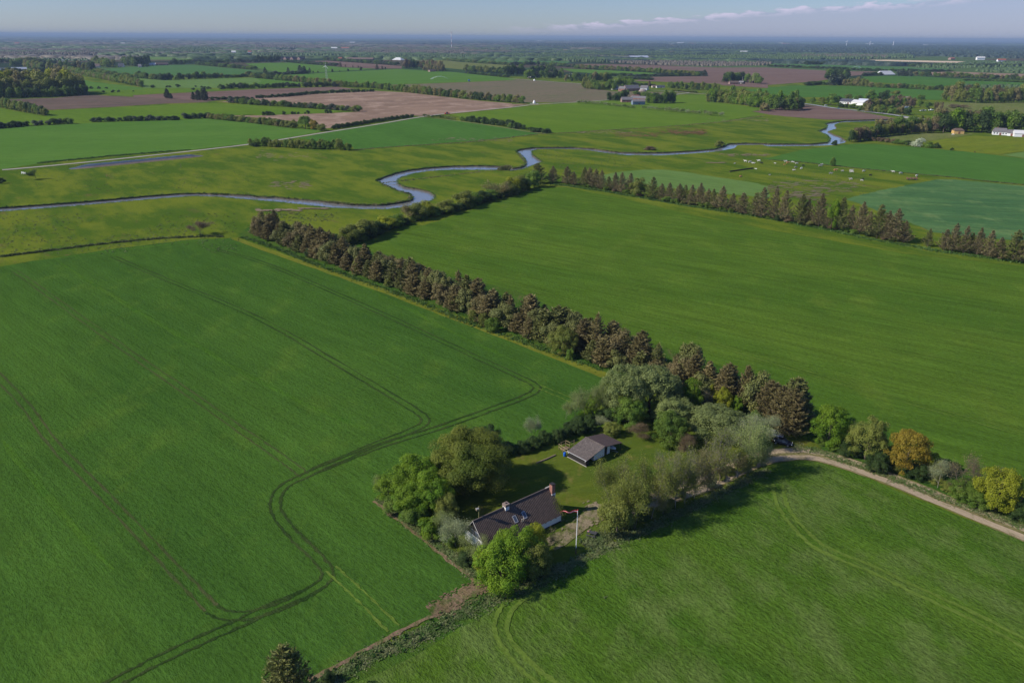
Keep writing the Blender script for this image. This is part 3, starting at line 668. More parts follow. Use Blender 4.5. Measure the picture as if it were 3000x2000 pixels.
sheet('pasture', pts('A3 1500,700 1600,688 2000,700 2352,690 2800,690 2800,800 2352,790 1900,776 1560,772'), W_P)
sheet('crop_field', pts('A0 920,388 1400,352 1750,347 2352,400 2250,432 1500,457 1000,417'), W_T)
sheet('crop_field', pts('A0 740,418 1000,432 1240,452 1500,488 2352,463 2400,500 2352,530 2000,560 1320,560 1300,540 850,462'), W_W)
sheet('crop_field', pts('A0 -300,470 0,452 250,435 530,430 850,502 1300,556 1320,574 800,590 760,540 0,490'), W_G)
sheet('pasture', pts('A0 820,595 1300,562 2000,567 2352,567 1500,607 1230,624 1200,634 900,616'), W_O)
sheet('crop_field', pts('A0 -300,282 0,275 400,262 900,266 1700,276 1800,300 1000,302 400,290 0,296'), W_W)
sheet('crop_field', pts('A1 0,470 250,480 500,515 350,525 0,545 A0 2270,470'), W_G)
sheet('crop_field', pts('A2 0,290 540,318 500,335 0,328'), W_T)
sheet('crop_field', pts('A1 1930,192 2100,190 2330,200 2100,212 1950,208'), W_W)
sheet('crop_field', pts('A3 0,553 -1,553 0,554'), W_W) if False else None
sheet('quarry_floor', pts('A3 700,303 1100,300 1500,309 1820,316 1720,329 1500,324 1100,313'), SAND, amp=3, stepm=30)
ribbon('road', pts('B0 20,622 120,615 600,571 1000,531 1700,456 2290,389 B1 0,372 200,348 300,332 690,269 1100,206 1500,136 1760,102 2352,47 A2 0,737 200,710 600,690 880,670 1000,655'), 4.6, GREYRD, .16, .1, 1)
ribbon('road', pts('A2 1230,577 1400,585 1600,601 1640,608 1800,616 2000,620'), 5, GREYRD, .30, .1, 1)
ribbon('road', pts('A2 1490,622 1560,612 1640,606'), 5, GREYRD, .31, .1, 1)
ribbon('road', pts('A2 -30,475 60,478 260,494 450,508 640,521 680,535'), 5, GREYRD, .32, .1, 1)
ribbon('road', pts('B1 1545,136 1640,145 1900,178 2352,243 B2 120,268 300,287'), 2.4, field_mat('field_path', (.20, .19, .10), (.16, .17, .07), None, 20, 1, .8, .1, .1, .2, 0), .17, .1, 1)
ribbon('road', pts('A3 300,702 420,716 530,735 650,752 800,765 960,785 1100,800 1270,826 1420,846 1600,872'), 7.5, ASPH, .5, .05, 1)
ribbon('road_line', offset(pts('A3 800,765 960,785 1100,800 1270,826 1420,846'), -2.9), .5, plain('line_white', (.8, .8, .8)), .53, 0, 1)
# dry rushes in the meadow, drawn as many separate low patches
def patches(name, fr, boxes, m, z, n, r, label, cat='rushes'):
    mb = MB()
    for (x0, y0, x1, y1) in boxes:
        for i in range(n):
            u, w = RNG.random(), RNG.gauss(.5, .22); x = x0+(x1-x0)*u; y = y0+(y1-y0)*w
            X, Y = g(fr, x, y); k = RNG.randint(6, 9); rr = r*RNG.uniform(.3, 1.2); a0 = RNG.random()*6; el = RNG.uniform(1, 3)
            P = [(X+rr*el*math.cos(a0+6.283*j/k)*RNG.uniform(.6, 1.2), Y+rr*math.sin(a0+6.283*j/k)*RNG.uniform(.6, 1.2), z+.0002*len(mb.f)) for j in range(k)]
            mb.add([(X, Y, P[0][2]+.12)]+P, [(0, j+1, (j+1) % k+1) for j in range(k)])
    tag(mb.build(name, m), label, cat, kind='stuff')
patches('dry_rushes', 'B2', [(950, 270, 1330, 330), (1330, 235, 1800, 310), (1500, 260, 1760, 300)], RUST, .02, 130, 1.3, 'rust coloured rushes on the meadow beyond the river')
patches('dry_rushes', 'B1', [(0, 460, 600, 520), (150, 715, 500, 790), (1600, 365, 2352, 325), (0, 1005, 400, 985), (400, 975, 640, 985)], plain('dry_grass', (.16, .12, .07), .95, sc=.3, var=.4), .02, 60, 1.0, 'brown dry grass along the river meadow')
patches('dry_rushes', 'B2', [(1800, 180, 2352, 150), (600, 262, 1100, 290), (1900, 470, 2352, 500), (1800, 555, 1950, 560)], plain('dry_grass_pale', (.17, .13, .07), .95, sc=.3, var=.4), .02, 60, 1.2, 'pale dry grass along the far edge of the river meadow')
patches('dry_rushes', 'B3', [(0, 690, 900, 790), (0, 760, 800, 830), (200, 820, 500, 900)], plain('brown_sedge', (.12, .10, .045), .95, sc=.3, var=.4), .02, 60, 1.3, 'brown sedge in the cow pasture behind the conifers')

for bx_ in ([(985, 1368, 1118, 1352)],): pass
def scatter_soil(label, line, w, n, r, m=SOIL, z=.125):
    """bare earth that thins out into the crop: many small overlapping scraps"""
    P = [Vector(p) for p in pts(line)]; mb = MB(); seg = [(b-a).length for a, b in zip(P[:-1], P[1:])]; tot = sum(seg)
    for i in range(n):
        s = RNG.random()*tot; j = 0
        while s > seg[j] and j < len(seg)-1: s -= seg[j]; j += 1
        d = (P[j+1]-P[j])/seg[j]; q = P[j]+d*s+Vector((-d.y, d.x))*RNG.gauss(0, w*.33); k = 6; rr = r*RNG.uniform(.3, 1.1)
        zz = z+.00004*i; a0 = RNG.random()*6
        mb.add([(q.x+d.x*rr*1.6*math.cos(a0+1.047*t)-d.y*rr*math.sin(a0+1.047*t)*RNG.uniform(.5, 1.1), q.y+d.y*rr*1.6*math.cos(a0+1.047*t)+d.x*rr*math.sin(a0+1.047*t)*RNG.uniform(.5, 1.1), zz) for t in range(k)], [tuple(range(k))])
    tag(mb.build('bare_ground', m), label, 'soil', kind='stuff')
scatter_soil('reddish bare soil patch at the lowest corner of the garden', 'D 990,1405 1030,1385 1075,1362 1112,1345', 2.6, 1200, .2)
scatter_soil('worn gravel thinning out around the turning place', 'E 1480,1010 1560,960 1640,900 1740,830 1800,760 1850,730 1880,790 1800,850 1700,900', 2.6, 600, .30, YARD, .13)

PALE = field_mat('thin_crop_line', (.042, .100, .011), (.054, .112, .013), (.036, .094, .011), AN, 1.0, 1.2, .05, .2, .5, .8)
for L_, w_ in (('D 130,598 200,645 400,765 600,880 760,955 880,1002', 1.6), ('D 0,1008 120,1150 260,1310', 1.5), ('D 720,598 900,690 1050,770 1250,860', 1.2), ('P 60,770 500,715 640,700', 2.2)):
    ribbon('thin_crop', pts(L_), lambda s, w_=w_: w_*math.sin(math.pi*min(1, max(0, s)))**.5+.05, PALE, .074, .25)
# ------------------------------------------------------------------ the farmhouse
WHITE = plain('white_wash', (.70, .70, .68), .8, var=.10, sc=1.2)
WHITE2 = plain('white_paint', (.78, .78, .76), .5, var=.05)
BLACKW = plain('black_boards', (.022, .020, .019), .7, var=.4, sc=4)
DARKG = plain('window_glass', (.03, .04, .055), .12, spec=.8)
BLUEG = plain('skylight_glass', (.07, .085, .11), .3, spec=.5)
TIMBER = plain('weathered_timber', (.23, .17, .10), .85, var=.35, sc=9)
POLEW = plain('green_timber', (.17, .16, .06), .85, var=.3, sc=9)
STONE = plain('grey_trim', (.35, .33, .29), .8)
RBRICK = brick_mat('red_brick', (.33, .125, .08)); 
ROOF_H = roof_mat('farmhouse_roofing', (.062, .038, .028), (.125, .085, .062), ridge=.85, moss=(.24, .19, .14), amt=.8)
ROOF_S1 = roof_mat('shed_roofing_grey', (.085, .068, .057), (.15, .12, .10), moss=(.34, .29, .24), amt=.8)
ROOF_S2 = roof_mat('shed_roofing_brown', (.070, .045, .038), (.10, .065, .055))
def slab(mb, p, th, m=0):                              # a roof plane with thickness, from 4 corner points
    p = [Vector(q) for q in p]; n = (p[1]-p[0]).cross(p[3]-p[0]).normalized()
    if n.z < 0: n = -n
    V = p+[q-n*th for q in p]
    mb.add(V, [(0, 1, 2, 3), (7, 6, 5, 4), (0, 4, 5, 1), (1, 5, 6, 2), (2, 6, 7, 3), (3, 7, 4, 0)], m)
hr = math.radians(38.69); HX, HY = -6.698, 118.336
Lh, HF, HB, EF, EB, ZR = 18.05, 3.78, 3.09, 2.19, 2.05, 5.97
H = thing('farmhouse', (HX, HY), hr, 'white farmhouse with a long dark corrugated roof and two skylights in the tree-ringed garden', 'house')
def zroof(y): return ZR+(y*(ZR-EF)/HF if y < 0 else -y*(ZR-EB)/HB)
w = MB(); w.add([(0, -HF, .35), (0, HB, .35), (0, HB, EB-.06), (0, 0, ZR-.12), (0, -HF, EF-.06)], [(0, 4, 3, 2, 1)])
w.prism([(-HF, .3), (HB, .3), (HB, EB-.1), (0, ZR-.15), (-HF, EF-.1)], 'x', .02, Lh); w.build('wall', WHITE, H)
MB().box(-.05, Lh+.04, -HF-.04, HB+.04, 0, .32).build('plinth', BLACKW, H)
gb = MB(); gb.prism([(-3.0, 2.75), (2.5, 2.75), (0, ZR-.2)], 'x', -.06, .0); gb.build('gable_boards', BLACKW, H)
r = MB(); ov = .35
slab(r, [(-.3, 0, ZR), (Lh+.3, 0, ZR), (Lh+.3, -HF-ov, zroof(-HF-ov)), (-.3, -HF-ov, zroof(-HF-ov))], .10)
slab(r, [(-.3, 0, ZR), (Lh+.3, 0, ZR), (Lh+.3, HB+ov, zroof(HB+ov)), (-.3, HB+ov, zroof(HB+ov))], .10)
roof = r.build('roof', ROOF_H, H)
rc = MB(); rc.tube([(-.32, 0, ZR+.02), (Lh+.32, 0, ZR+.02)], .13, 8); rc.build('ridge_cap', plain('ridge_cap', (.12, .095, .08), .85, var=.4, sc=5), roof)
MB().box(Lh-.9, Lh+.3, -.14, .14, ZR+.03, ZR+.19).build('ridge_cap', STONE, roof)
for s, (y0, y1) in enumerate(((-HF-ov, 0), (HB+ov, 0))):
    b = MB(); b.tube([(-.34, y0, zroof(y0)-.06), (-.34, y1, ZR-.04)], .07, 4); b.build('barge_board', STONE, roof)
c1 = MB(); c1.box(6.85, 7.75, -.55, .35, ZR-.55, ZR+.25); ch = c1.build('chimney', WHITE, roof)
MB().box(6.78, 7.82, -.62, .42, ZR+.25, ZR+.75).build('chimney_cap', plain('old_brick', (.20, .15, .12), .9, var=.4, sc=9), ch)
MB().tube([(7.3, -.1, ZR+.75), (7.3, -.1, ZR+.95)], .14, 8).build('chimney_pot', BLACKW, ch)
c2 = MB(); c2.box(Lh-.15, Lh+.65, -1.15, -.35, ZR-1.3, ZR+1.0); ch2 = c2.build('chimney', RBRICK, roof)
MB().box(Lh-.22, Lh+.72, -1.22, -.28, ZR-1.75, ZR-1.0).build('chimney_base', WHITE, ch2)
MB().box(Lh-.2, Lh+.7, -1.2, -.3, ZR+1.0, ZR+1.12).build('chimney_cap', BLACKW, ch2)
for sx in (7.6, 9.8):                                   # skylights on the slope towards the drive
    y0, y1 = -1.55, -2.55
    def P(x, y, o): return (x, y, zroof(y)+o)
    f = MB(); 
    for (a, b_, c_, d_) in ((sx, sx+.09, y0, y1), (sx+.71, sx+.8, y0, y1), (sx, sx+.8, y0, y0-.09), (sx, sx+.8, y1+.09, y1)):
        slab(f, [P(a, c_, .09), P(b_, c_, .09), P(b_, d_, .09), P(a, d_, .09)], .09)
    fo = f.build('skylight', plain('skylight_frame', (.42, .42, .42), .5), roof)
    q = MB(); slab(q, [P(sx+.08, y0-.08, .06), P(sx+.72, y0-.08, .06), P(sx+.72, y1+.08, .06), P(sx+.08, y1+.08, .06)], .03); q.build('pane', BLUEG, fo)
for vx in (9.1, 9.5):
    v_ = MB(); v_.tube([(vx, -2.7, zroof(-2.7)-.05), (vx, -2.7, zroof(-2.7)+.55)], .07, 6); v_.tube([(vx, -2.7, zroof(-2.7)+.55), (vx, -2.7, zroof(-2.7)+.62)], .11, 6); v_.build('vent_pipe', STONE, roof)
for wx in (13.9, 15.2, 16.5):
    f = MB(); f.box(wx, wx+.42, -HF-.035, -HF+.02, 1.35, 1.8); fo = f.build('window', WHITE2, H)
    MB().box(wx+.05, wx+.37, -HF-.05, -HF-.036, 1.4, 1.75).build('pane', DARKG, fo)
for wx, ww_ in ((2.2, 1.0), (5.2, 1.0), (8.4, 1.0)):
    f = MB(); f.box(wx, wx+ww_, -HF-.035, -HF+.02, .95, 1.85); fo = f.build('window', WHITE2, H)
    MB().box(wx+.07, wx+ww_-.07, -HF-.05, -HF-.036, 1.02, 1.78).build('pane', DARKG, fo)
f = MB(); f.box(10.6, 11.5, -HF-.04, -HF+.02, .3, 1.95); f.build('door', plain('door_paint', (.06, .10, .09), .6), H)
for y0 in (-1.5, .1):
    f = MB(); f.box(-.10, -.055, y0, y0+1.3, 3.0, 3.9); fo = f.build('window', plain('window_frame_grey', (.30, .31, .32), .6), H)
    MB().box(-.12, -.101, y0+.08, y0+1.22, 3.08, 3.82).build('pane', BLUEG, fo)
MB().tube([(Lh-.02, -HF-.08, .1), (Lh-.02, -HF-.08, EF-.2)], .045, 6).build('downpipe', STONE, H)
pd = MB(); pd.add([(Lh+.3+1.6*math.cos(t), 1.2+1.6*math.sin(t)-2.5, .16) for t in [i*.5236 for i in range(12)]], [tuple(range(12))]); pd.build('terrace', plain('brick_paving', (.20, .13, .10), .9, var=.3, sc=4), H)
iv = quads(np.random.default_rng(3), np.stack([np.random.default_rng(4).normal(Lh+.05, .45, 260), np.random.default_rng(5).normal(-3.0, .75, 260), np.random.default_rng(6).uniform(0, 1, 260)], 1), np.tile([0, -.5, .8], (260, 1)), .20)
iv[0][:, 2] = [zroof(max(-HF-ov, min(0, y)))+.02+.18*z for y, z in zip(iv[0][:, 1], iv[0][:, 2])]
tag(link('climbing_plant', arr_mesh('climbing_plant', *iv, [LEAF['olive']]), H), kind='stuff')

# ------------------------------------------------------------------ the open shed
sr = math.radians(-47.85); SX, SY = 17.029, 155.494
Ls, WL, WR, ZL, ZS, ZRR = 5.74, 5.94, 6.1, 1.61, 2.96, 1.75
Sx = thing('open_shed', (SX, SY), sr, 'low black and white open shed with a grey and brown corrugated roof on the lawn', 'shed')
# local x runs along the ridge towards the camera, local +y to the brown roof side
def zs(y): return ZS-(-y)*(ZS-ZL)/WL if y < 0 else ZS-y*(ZS-ZRR)/WR
r1 = MB(); slab(r1, [(-.1, 0, ZS), (Ls+.1, 0, ZS), (Ls+.1, -WL, ZL), (-.1, -WL, ZL)], .09); ra = r1.build('roof', ROOF_S1, Sx)
r2 = MB(); slab(r2, [(-.1, .01, ZS), (Ls+.1, .01, ZS), (Ls+.1, WR, ZRR), (-.1, WR, ZRR)], .09); r2.build('roof', ROOF_S2, Sx)
rc = MB(); rc.tube([(-.1, 0, ZS+.03), (Ls+.1, 0, ZS+.03)], .12, 8); rc.build('ridge_cap', ROOF_S1, ra)
MB().tube([(-.1, -WL-.04, ZL-.04), (Ls+.1, -WL-.04, ZL-.04)], .06, 6).build('gutter', plain('gutter_grey', (.4, .4, .4), .5), ra)
bw = MB(); bw.box(.1, Ls-.1, -WL+.15, -WL+.25, .12, ZL-.1); bw.prism([(-WL+.15, .12), (WR-3.0, .12), (WR-3.0, zs(WR-3.0)-.12), (0, ZS-.14), (-WL+.15, ZL-.12)], 'x', .1, .2)
bw.box(Ls-.25, Ls-.1, -WL+.15, -WL+.9, .12, ZL-.1); bw.build('wall', BLACKW, Sx)
ww = MB(); ww.prism([(-2.7, .1), (.75, .1), (.75, zs(.75)-.55), (-2.7, zs(-2.7)-.16)], 'x', Ls-.72, Ls-.60)
ww.prism([(1.65, .1), (2.6, .1), (2.6, zs(2.6)-.5), (1.65, zs(1.65)-.5)], 'x', Ls-.72, Ls-.60)
ww.box(.2, Ls-.72, -2.7, -2.58, .1, zs(-2.6)-.13); ww.box(.2, Ls-.72, 2.48, 2.6, .1, zs(2.6)-.13); ww.build('wall', WHITE, Sx)
MB().prism([(-2.0, zs(-2.0)-.12), (0, ZS-.12), (2.6, zs(2.6)-.12), (2.6, zs(2.6)-.48), (.9, zs(.9)-.5)], 'x', Ls-.72, Ls-.61).build('gable_boards', BLACKW, Sx)
MB().box(Ls-.69, Ls-.63, .75, 1.65, .1, 1.98).build('door', BLACKW, Sx)
MB().box(-.1, Ls+.05, -WL+.05, -WL+.16, 0, .13).build('plinth', STONE, Sx)
for px_, py_ in ((Ls-.15, WR-.25), (.1, WR-.25), (Ls*.5, WR-.25)): MB().box(px_-.06, px_+.06, py_-.06, py_+.06, 0, zs(py_)-.1).build('post', BLACKW, Sx)
for px_ in (.25, Ls-.35): MB().ell((px_, -WL+.08, 1.22), (.09, .09, .12), 8, 6).build('wall_lamp', WHITE2, Sx)
MB().ell((Ls-.55, .1, ZS-.55), (.08, .12, .14), 8, 6).build('wall_lamp', WHITE2, Sx)
def local(base, rz, x, y): return (base[0]+x*math.cos(rz)-y*math.sin(rz), base[1]+x*math.sin(rz)+y*math.cos(rz))
# small boat on its trailer under the roof
bx = local((SX, SY), sr, Ls-1.9, 3.9)
B = thing('boat_trailer', bx, sr, 'small white dinghy on a trailer under the brown side of the shed roof', 'boat')
hull = MB(); st = [(-1.8, .62, .55, .95), (-.6, .72, .5, .95), (.8, .62, .5, 1.0), (1.6, .32, .6, 1.08), (2.0, .03, .8, 1.15)]
V = []
for x, hw, zb, zt in st: V += [(x, -hw, zt), (x, -hw*.7, zb+.1), (x, 0, zb), (x, hw*.7, zb+.1), (x, hw, zt)]
F_ = [(i*5+j, i*5+j+1, (i+1)*5+j+1, (i+1)*5+j) for i in range(4) for j in range(4)]+[(0, 1, 2, 3, 4)]+[(i*5, (i+1)*5, (i+1)*5+4, i*5+4) for i in range(4)]
hull.add(V, F_); hull.build('hull', WHITE2, B, True)
MB().ell((.2, 0, 1.0), (.8, .4, .18), 10, 6).build('boat_cover', plain('boat_cover', (.45, .47, .5), .6), B, True)
fr_ = MB(); fr_.tube([(-1.7, -.5, .38), (.9, -.5, .38), (2.6, 0, .35)], .035, 4); fr_.tube([(-1.7, .5, .38), (.9, .5, .38), (2.6, 0, .35)], .035, 4); fr_.tube([(-.5, -.7, .28), (-.5, .7, .28)], .03, 4); fr_.build('trailer_frame', STONE, B)
TYRE = plain('tyre', (.02, .02, .02), .9)
def wheel(parent, x, y, r=.3, wd=.16, rim=True, z=None):
    z = r if z is None else z
    t = MB(); t.tube([(x, y-wd/2, z), (x, y+wd/2, z)], r, 14); wo_ = t.build('wheel', TYRE, parent)
    if rim: q = MB(); q.tube([(x, y-wd/2-.01, z), (x, y+wd/2+.01, z)], r*.6, 10); q.build('rim', plain('rim_metal', (.45, .46, .48), .35, .8), wo_)
for s in (-1, 1): wheel(B, -.5, s*.78, .26)
bl = thing('barrel', g('S', 425, 752), 0, 'bright blue plastic barrel beside the black wall of the shed', 'barrel')
m_ = MB(); m_.tube([(0, 0, 0), (0, 0, .1), (0, 0, .5), (0, 0, .9), (0, 0, 1.0)], [.27, .31, .33, .31, .27], 16); m_.build('drum', plain('blue_plastic', (.01, .10, .45), .4), bl, True)
MB().tube([(0, 0, 1.0), (0, 0, 1.04)], .24, 16).build('lid', plain('blue_lid', (.015, .08, .32), .4), bl)
# post and rail pen behind the shed
P_ = [g('S', x, y) for x, y in ((495, 735), (375, 660), (290, 600), (345, 560), (445, 520), (540, 560), (640, 510))]
pen = thing('rail_pen', P_[2], 0, 'timber post and rail pen with yellowish rails behind the grey end of the shed', 'fence')
o_ = P_[2]; Q_ = [(p[0]-o_[0], p[1]-o_[1]) for p in P_]
for q in Q_: MB().tube([(*q, 0), (*q, 1.55)], .06, 6).build('post', TIMBER, pen)
for a, b in zip(Q_[:-1], Q_[1:]):
    for zz in (.75, 1.45): MB().tube([(*a, zz), (*b, zz)], .045, 4).build('rail', plain('new_rail', (.36, .29, .14), .8, var=.3, sc=9), pen)
lg = MB(); a, b = g('S', 0, 835), g('S', 215, 735)
lg.tube([(a[0]-2.2, a[1]-1.6, .15), (*a, .18), (*b, .15)], .2, 7); tag(lg.build('log_edging', TIMBER), 'row of old logs edging the bed left of the blue barrel', 'logs')
pl = MB(); c_ = g('S', 430, 590)
for i in range(5): pl.box(c_[0]-1.0, c_[0]+1.0, c_[1]-.6+i*.27, c_[1]-.42+i*.27, .1, .28, 0, .7, c_)
for i in (-.8, .7): pl.box(c_[0]+i, c_[0]+i+.1, c_[1]-.6, c_[1]+.7, 0, .1, 0, .7, c_)
tag(pl.build('timber_pile', TIMBER), 'pile of dark planks lying inside the rail pen', 'timber')
bi = thing('bicycle', g('S', 1105, 845), .9, 'dark bicycle leaning in the open bay of the shed', 'bicycle')
for x in (-.5, .5):
    t = MB(); t.tube([(x+.33*math.cos(a*.4488), 0, .34+.33*math.sin(a*.4488)) for a in range(15)], .018, 4, cap=False); t.build('wheel', TYRE, bi)
t = MB(); t.tube([(-.5, 0, .34), (-.1, 0, .34), (-.2, 0, .85), (-.5, 0, .34)], .02, 4); t.tube([(-.1, 0, .34), (.35, 0, .8), (-.18, 0, .8)], .02, 4); t.tube([(.5, 0, .34), (.36, 0, 1.0)], .02, 4); t.tube([(.36, -.25, 1.0), (.36, .25, 1.0)], .015, 4); t.build('frame', BLACKW, bi)
t = MB(); t.ell((-.22, 0, .92), (.13, .07, .04), 8, 5); t.build('saddle', BLACKW, bi)

# ------------------------------------------------------------------ garden furniture
fx, fy = g('P', 1687, 1621); FH = height_at('P', 1687, 1621, 1494)
fp = thing('flagpole', (fx, fy), 0, 'tall white flagpole flying a red and white pennant in front of the house', 'flagpole')
m_ = MB(); m_.tube([(0, 0, 1.0), (0, 0, FH*.6), (0, 0, FH)], [.075, .06, .04], 8); m_.build('pole', WHITE2, fp)
m_ = MB(); m_.box(-.07, .07, -.16, -.07, 0, 1.3); m_.box(-.07, .07, .07, .16, 0, 1.3); m_.build('pole_base', plain('dark_base', (.08, .05, .05), .7), fp)
m_ = MB(); m_.ell((0, 0, FH+.08), (.10, .10, .10), 8, 6); m_.build('finial', plain('red_ball', (.5, .03, .03), .5), fp)
V, F_ = [], []; n = 30
for i in range(n+1):
    s = i/n; x = -s*3.2; yy = .35*math.sin(s*9)*s-.0; zz = FH-.25+.28*s+.10*math.sin(s*11); hw = .19*(1-s)+.04
    for k, u in enumerate((-1, -.25, .25, 1)): V.append((x*.97, yy+x*.2, zz+hw*u))
    if i:
        for k in range(3): F_.append(((i-1)*4+k, (i-1)*4+k+1, i*4+k+1, i*4+k))
pen_ = MB(); pen_.add(V, F_); pen_.m = [1 if k % 3 == 1 else 0 for k in range(len(F_))]
po = pen_.build('pennant', [plain('pennant_red', (.70, .03, .04), .7), WHITE2], fp)
so = po.modifiers.new('thick', 'SOLIDIFY'); so.thickness = .02
tp = thing('picnic_table', g('P', 1733, 1568), math.radians(-22), 'dark picnic table with two benches standing on the grass right of the flagpole', 'table')
DT = plain('dark_table', (.055, .055, .055), .7, var=.3, sc=8)
m_ = MB(); [m_.box(-.95, .95, -.38+i*.155, -.25+i*.155, .72, .76) for i in range(5)]; m_.build('tabletop', DT, tp)
for s in (-1, 1):
    m_ = MB(); [m_.box(-.95, .95, s*.74-.13+i*.14, s*.74-.01+i*.14, .42, .46) for i in range(2)]; m_.build('bench_seat', DT, tp)
for x in (-.7, .7):
    m_ = MB(); m_.tube([(x, -.7, 0), (x, -.25, .72)], .05, 4); m_.tube([(x, .7, 0), (x, .25, .72)], .05, 4); m_.box(x-.03, x+.03, -.85, .85, .34, .42); m_.box(x-.03, x+.03, -.38, .38, .64, .72); m_.build('leg_frame', DT, tp)
bo = thing('flower_bowl', (*g('P', 1727, 1561), 0), 0, 'pale bowl lying on the top of the picnic table', 'bowl'); bo.location.z = .76
bo.location.x = tp.location.x-.6; bo.location.y = tp.location.y+.2
m_ = MB(); m_.tube([(0, 0, 0), (0, 0, .12)], [.10, .2], 10); m_.build('bowl', plain('bowl_cream', (.6, .5, .42), .6), bo)
m_ = MB(); m_.ell((0, 0, .14), (.15, .15, .06), 8, 5); m_.build('flowers', plain('flower_red', (.4, .12, .1), .8), bo)
bx_, by_ = g('F', 335, 1010); BH = height_at('F', 335, 1010, 430)
bp = thing('bird_box_pole', (bx_, by_), .5, 'tall greenish timber pole with a nest box on top beside the farmhouse gable', 'pole')
m_ = MB(); m_.tube([(0, 0, 0), (0, 0, BH)], [.12, .09], 8); m_.build('pole', POLEW, bp)
m_ = MB(); m_.box(-.55, -.08, -.2, .2, BH-.75, BH-.40); nb = m_.build('nest_box', TIMBER, bp)
m_ = MB(); m_.prism([(-.25, BH-.40), (.25, BH-.40), (0, BH-.2)], 'x', -.6, -.05); m_.build('roof', STONE, nb)
for i, (x, y, hh) in enumerate(((40, 1120, 1.3), (150, 1200, 1.0), (-60, 1040, 1.1))):
    q = g('F', x, y); tag(MB().tube([(*q, 0), (q[0]+.03, q[1], hh)], .07, 6).build('fence_post', POLEW), ('grey timber post under the apple trees, middle one of three', 'shortest timber post under the apple trees, nearest the yellow bush', 'timber post under the apple trees, farthest left of three')[i], 'post', 'posts below the farmhouse gable')
q = g('F', 300, 1290); cr_ = thing('compost_bin', q, .5, 'small grey slatted bin on the grass below the white gable wall', 'bin')
m_ = MB(); [m_.box(-.45, .45, -.45, -.41, .05+i*.2, .2+i*.2) or m_.box(-.45, .45, .41, .45, .05+i*.2, .2+i*.2) or m_.box(-.45, -.41, -.45, .45, .05+i*.2, .2+i*.2) or m_.box(.41, .45, -.45, .45, .05+i*.2, .2+i*.2) for i in range(4)]; m_.build('slats', plain('grey_slats', (.3, .3, .28), .8), cr_)
m_ = MB(); [m_.box(x-.05, x+.05, y-.05, y+.05, 0, .95) for x in (-.45, .45) for y in (-.45, .45)]; m_.build('corner_post', BLACKW, cr_)
for i, (x, y, lb) in enumerate(((1510, 1030, 'left of the pair of pale stakes under the drive-side trees'), (1521, 1032, 'right of the pair of pale stakes under the drive-side trees'), (1592, 1000, 'pale stake standing alone under the drive-side trees'))):
    q = g('K', x, y); tag(MB().tube([(*q, 0), (*q, 1.5+.9*(i == 2))], .06, 6).build('stake', BARK_PALE), lb, 'stake', 'stakes along the track')

# ------------------------------------------------------------------ cars
def car(x, y, rz, paint, label, s=1.0, estate=False, group=None, detail=True):
    C = thing('parked_car' if detail else 'car', (x, y), rz, label, 'car', group); C.scale = (s, s, s)
    top = 1.46 if estate else 1.42; rear = -2.0 if estate else -1.35
    st = [(-2.2, .62, .45, .78), (-2.1, .80, .35, .92), (-1.2, .88, .28, .95), (0, .89, .28, .93), (1.1, .88, .28, .90), (1.9, .80, .32, .78), (2.2, .60, .40, .62)]
    V, F_ = [], []
    for xx, hw, zb, zt in st: V += [(xx, -hw, zb), (xx, -hw*1.02, zb+(zt-zb)*.6), (xx, -hw*.9, zt), (xx, hw*.9, zt), (xx, hw*1.02, zb+(zt-zb)*.6), (xx, hw, zb)]
    for i in range(len(st)-1):
        for k in range(6): F_.append((i*6+k, i*6+(k+1) % 6, (i+1)*6+(k+1) % 6, (i+1)*6+k))
    F_ += [tuple(range(5, -1, -1)), tuple(range((len(st)-1)*6, len(st)*6))]
    b = MB(); b.add(V, [tuple(reversed(f)) for f in F_]); b.build('body', paint, C, True)
    cab = MB(); P0 = [(rear, .78), (rear+.35, .62), (.25, .62), (1.15, .78)]; Z = [.90, top, top, .88]
    V = [(x_, -w_, z_) for (x_, w_), z_ in zip(P0, Z)]+[(x_, w_, z_) for (x_, w_), z_ in zip(P0, Z)]
    cab.add(V, [(0, 3, 2, 1), (4, 5, 6, 7), (0, 1, 5, 4), (2, 3, 7, 6)]); cab.build('windows', DARKG, C)
    rf = MB(); rf.box(rear+.36, .25, -.62, .62, top-.03, top+.03); rf.build('roof', paint, C)
    if detail:
        for xx in (-1.35, 1.35):
            for s_ in (-1, 1): wheel(C, xx, s_*.80, .32, .2)
        for s_ in (-1, 1):
            MB().ell((2.12, s_*.55, .62), (.10, .18, .08), 8, 5).build('headlight', WHITE2, C); MB().ell((-2.15, s_*.6, .72), (.06, .16, .09), 8, 5).build('tail_light', plain('lamp_red', (.4, .02, .02), .3), C)
            MB().ell((.75, s_*.98, .95), (.09, .10, .07), 6, 5).build('mirror', paint, C)
        MB().box(2.19, 2.22, -.26, .26, .42, .52).build('number_plate', WHITE2, C)
    return C
BLK = plain('car_black', (.012, .014, .022), .22, .3, spec=.6); SLV = plain('car_silver', (.42, .43, .45), .28, .7)
car(*g('L', 392, 415), math.radians(-28), BLK, 'dark blue-black car parked on the grass at the bend of the track', 1.0)
car(*g('L', 322, 352), math.radians(-30), SLV, 'silver car parked under the willow behind the dark car', 1.0, True)
car(*g('A3', 532, 722), .2, plain('car_white', (.7, .7, .7), .4), 'white car beside the road left of the long white barn', 1, detail=False)
car(*g('A3', 648, 750), -.4, plain('car_blue', (.05, .13, .16), .3, .3), 'dark teal car driving on the road below the long white barn', 1, detail=False)

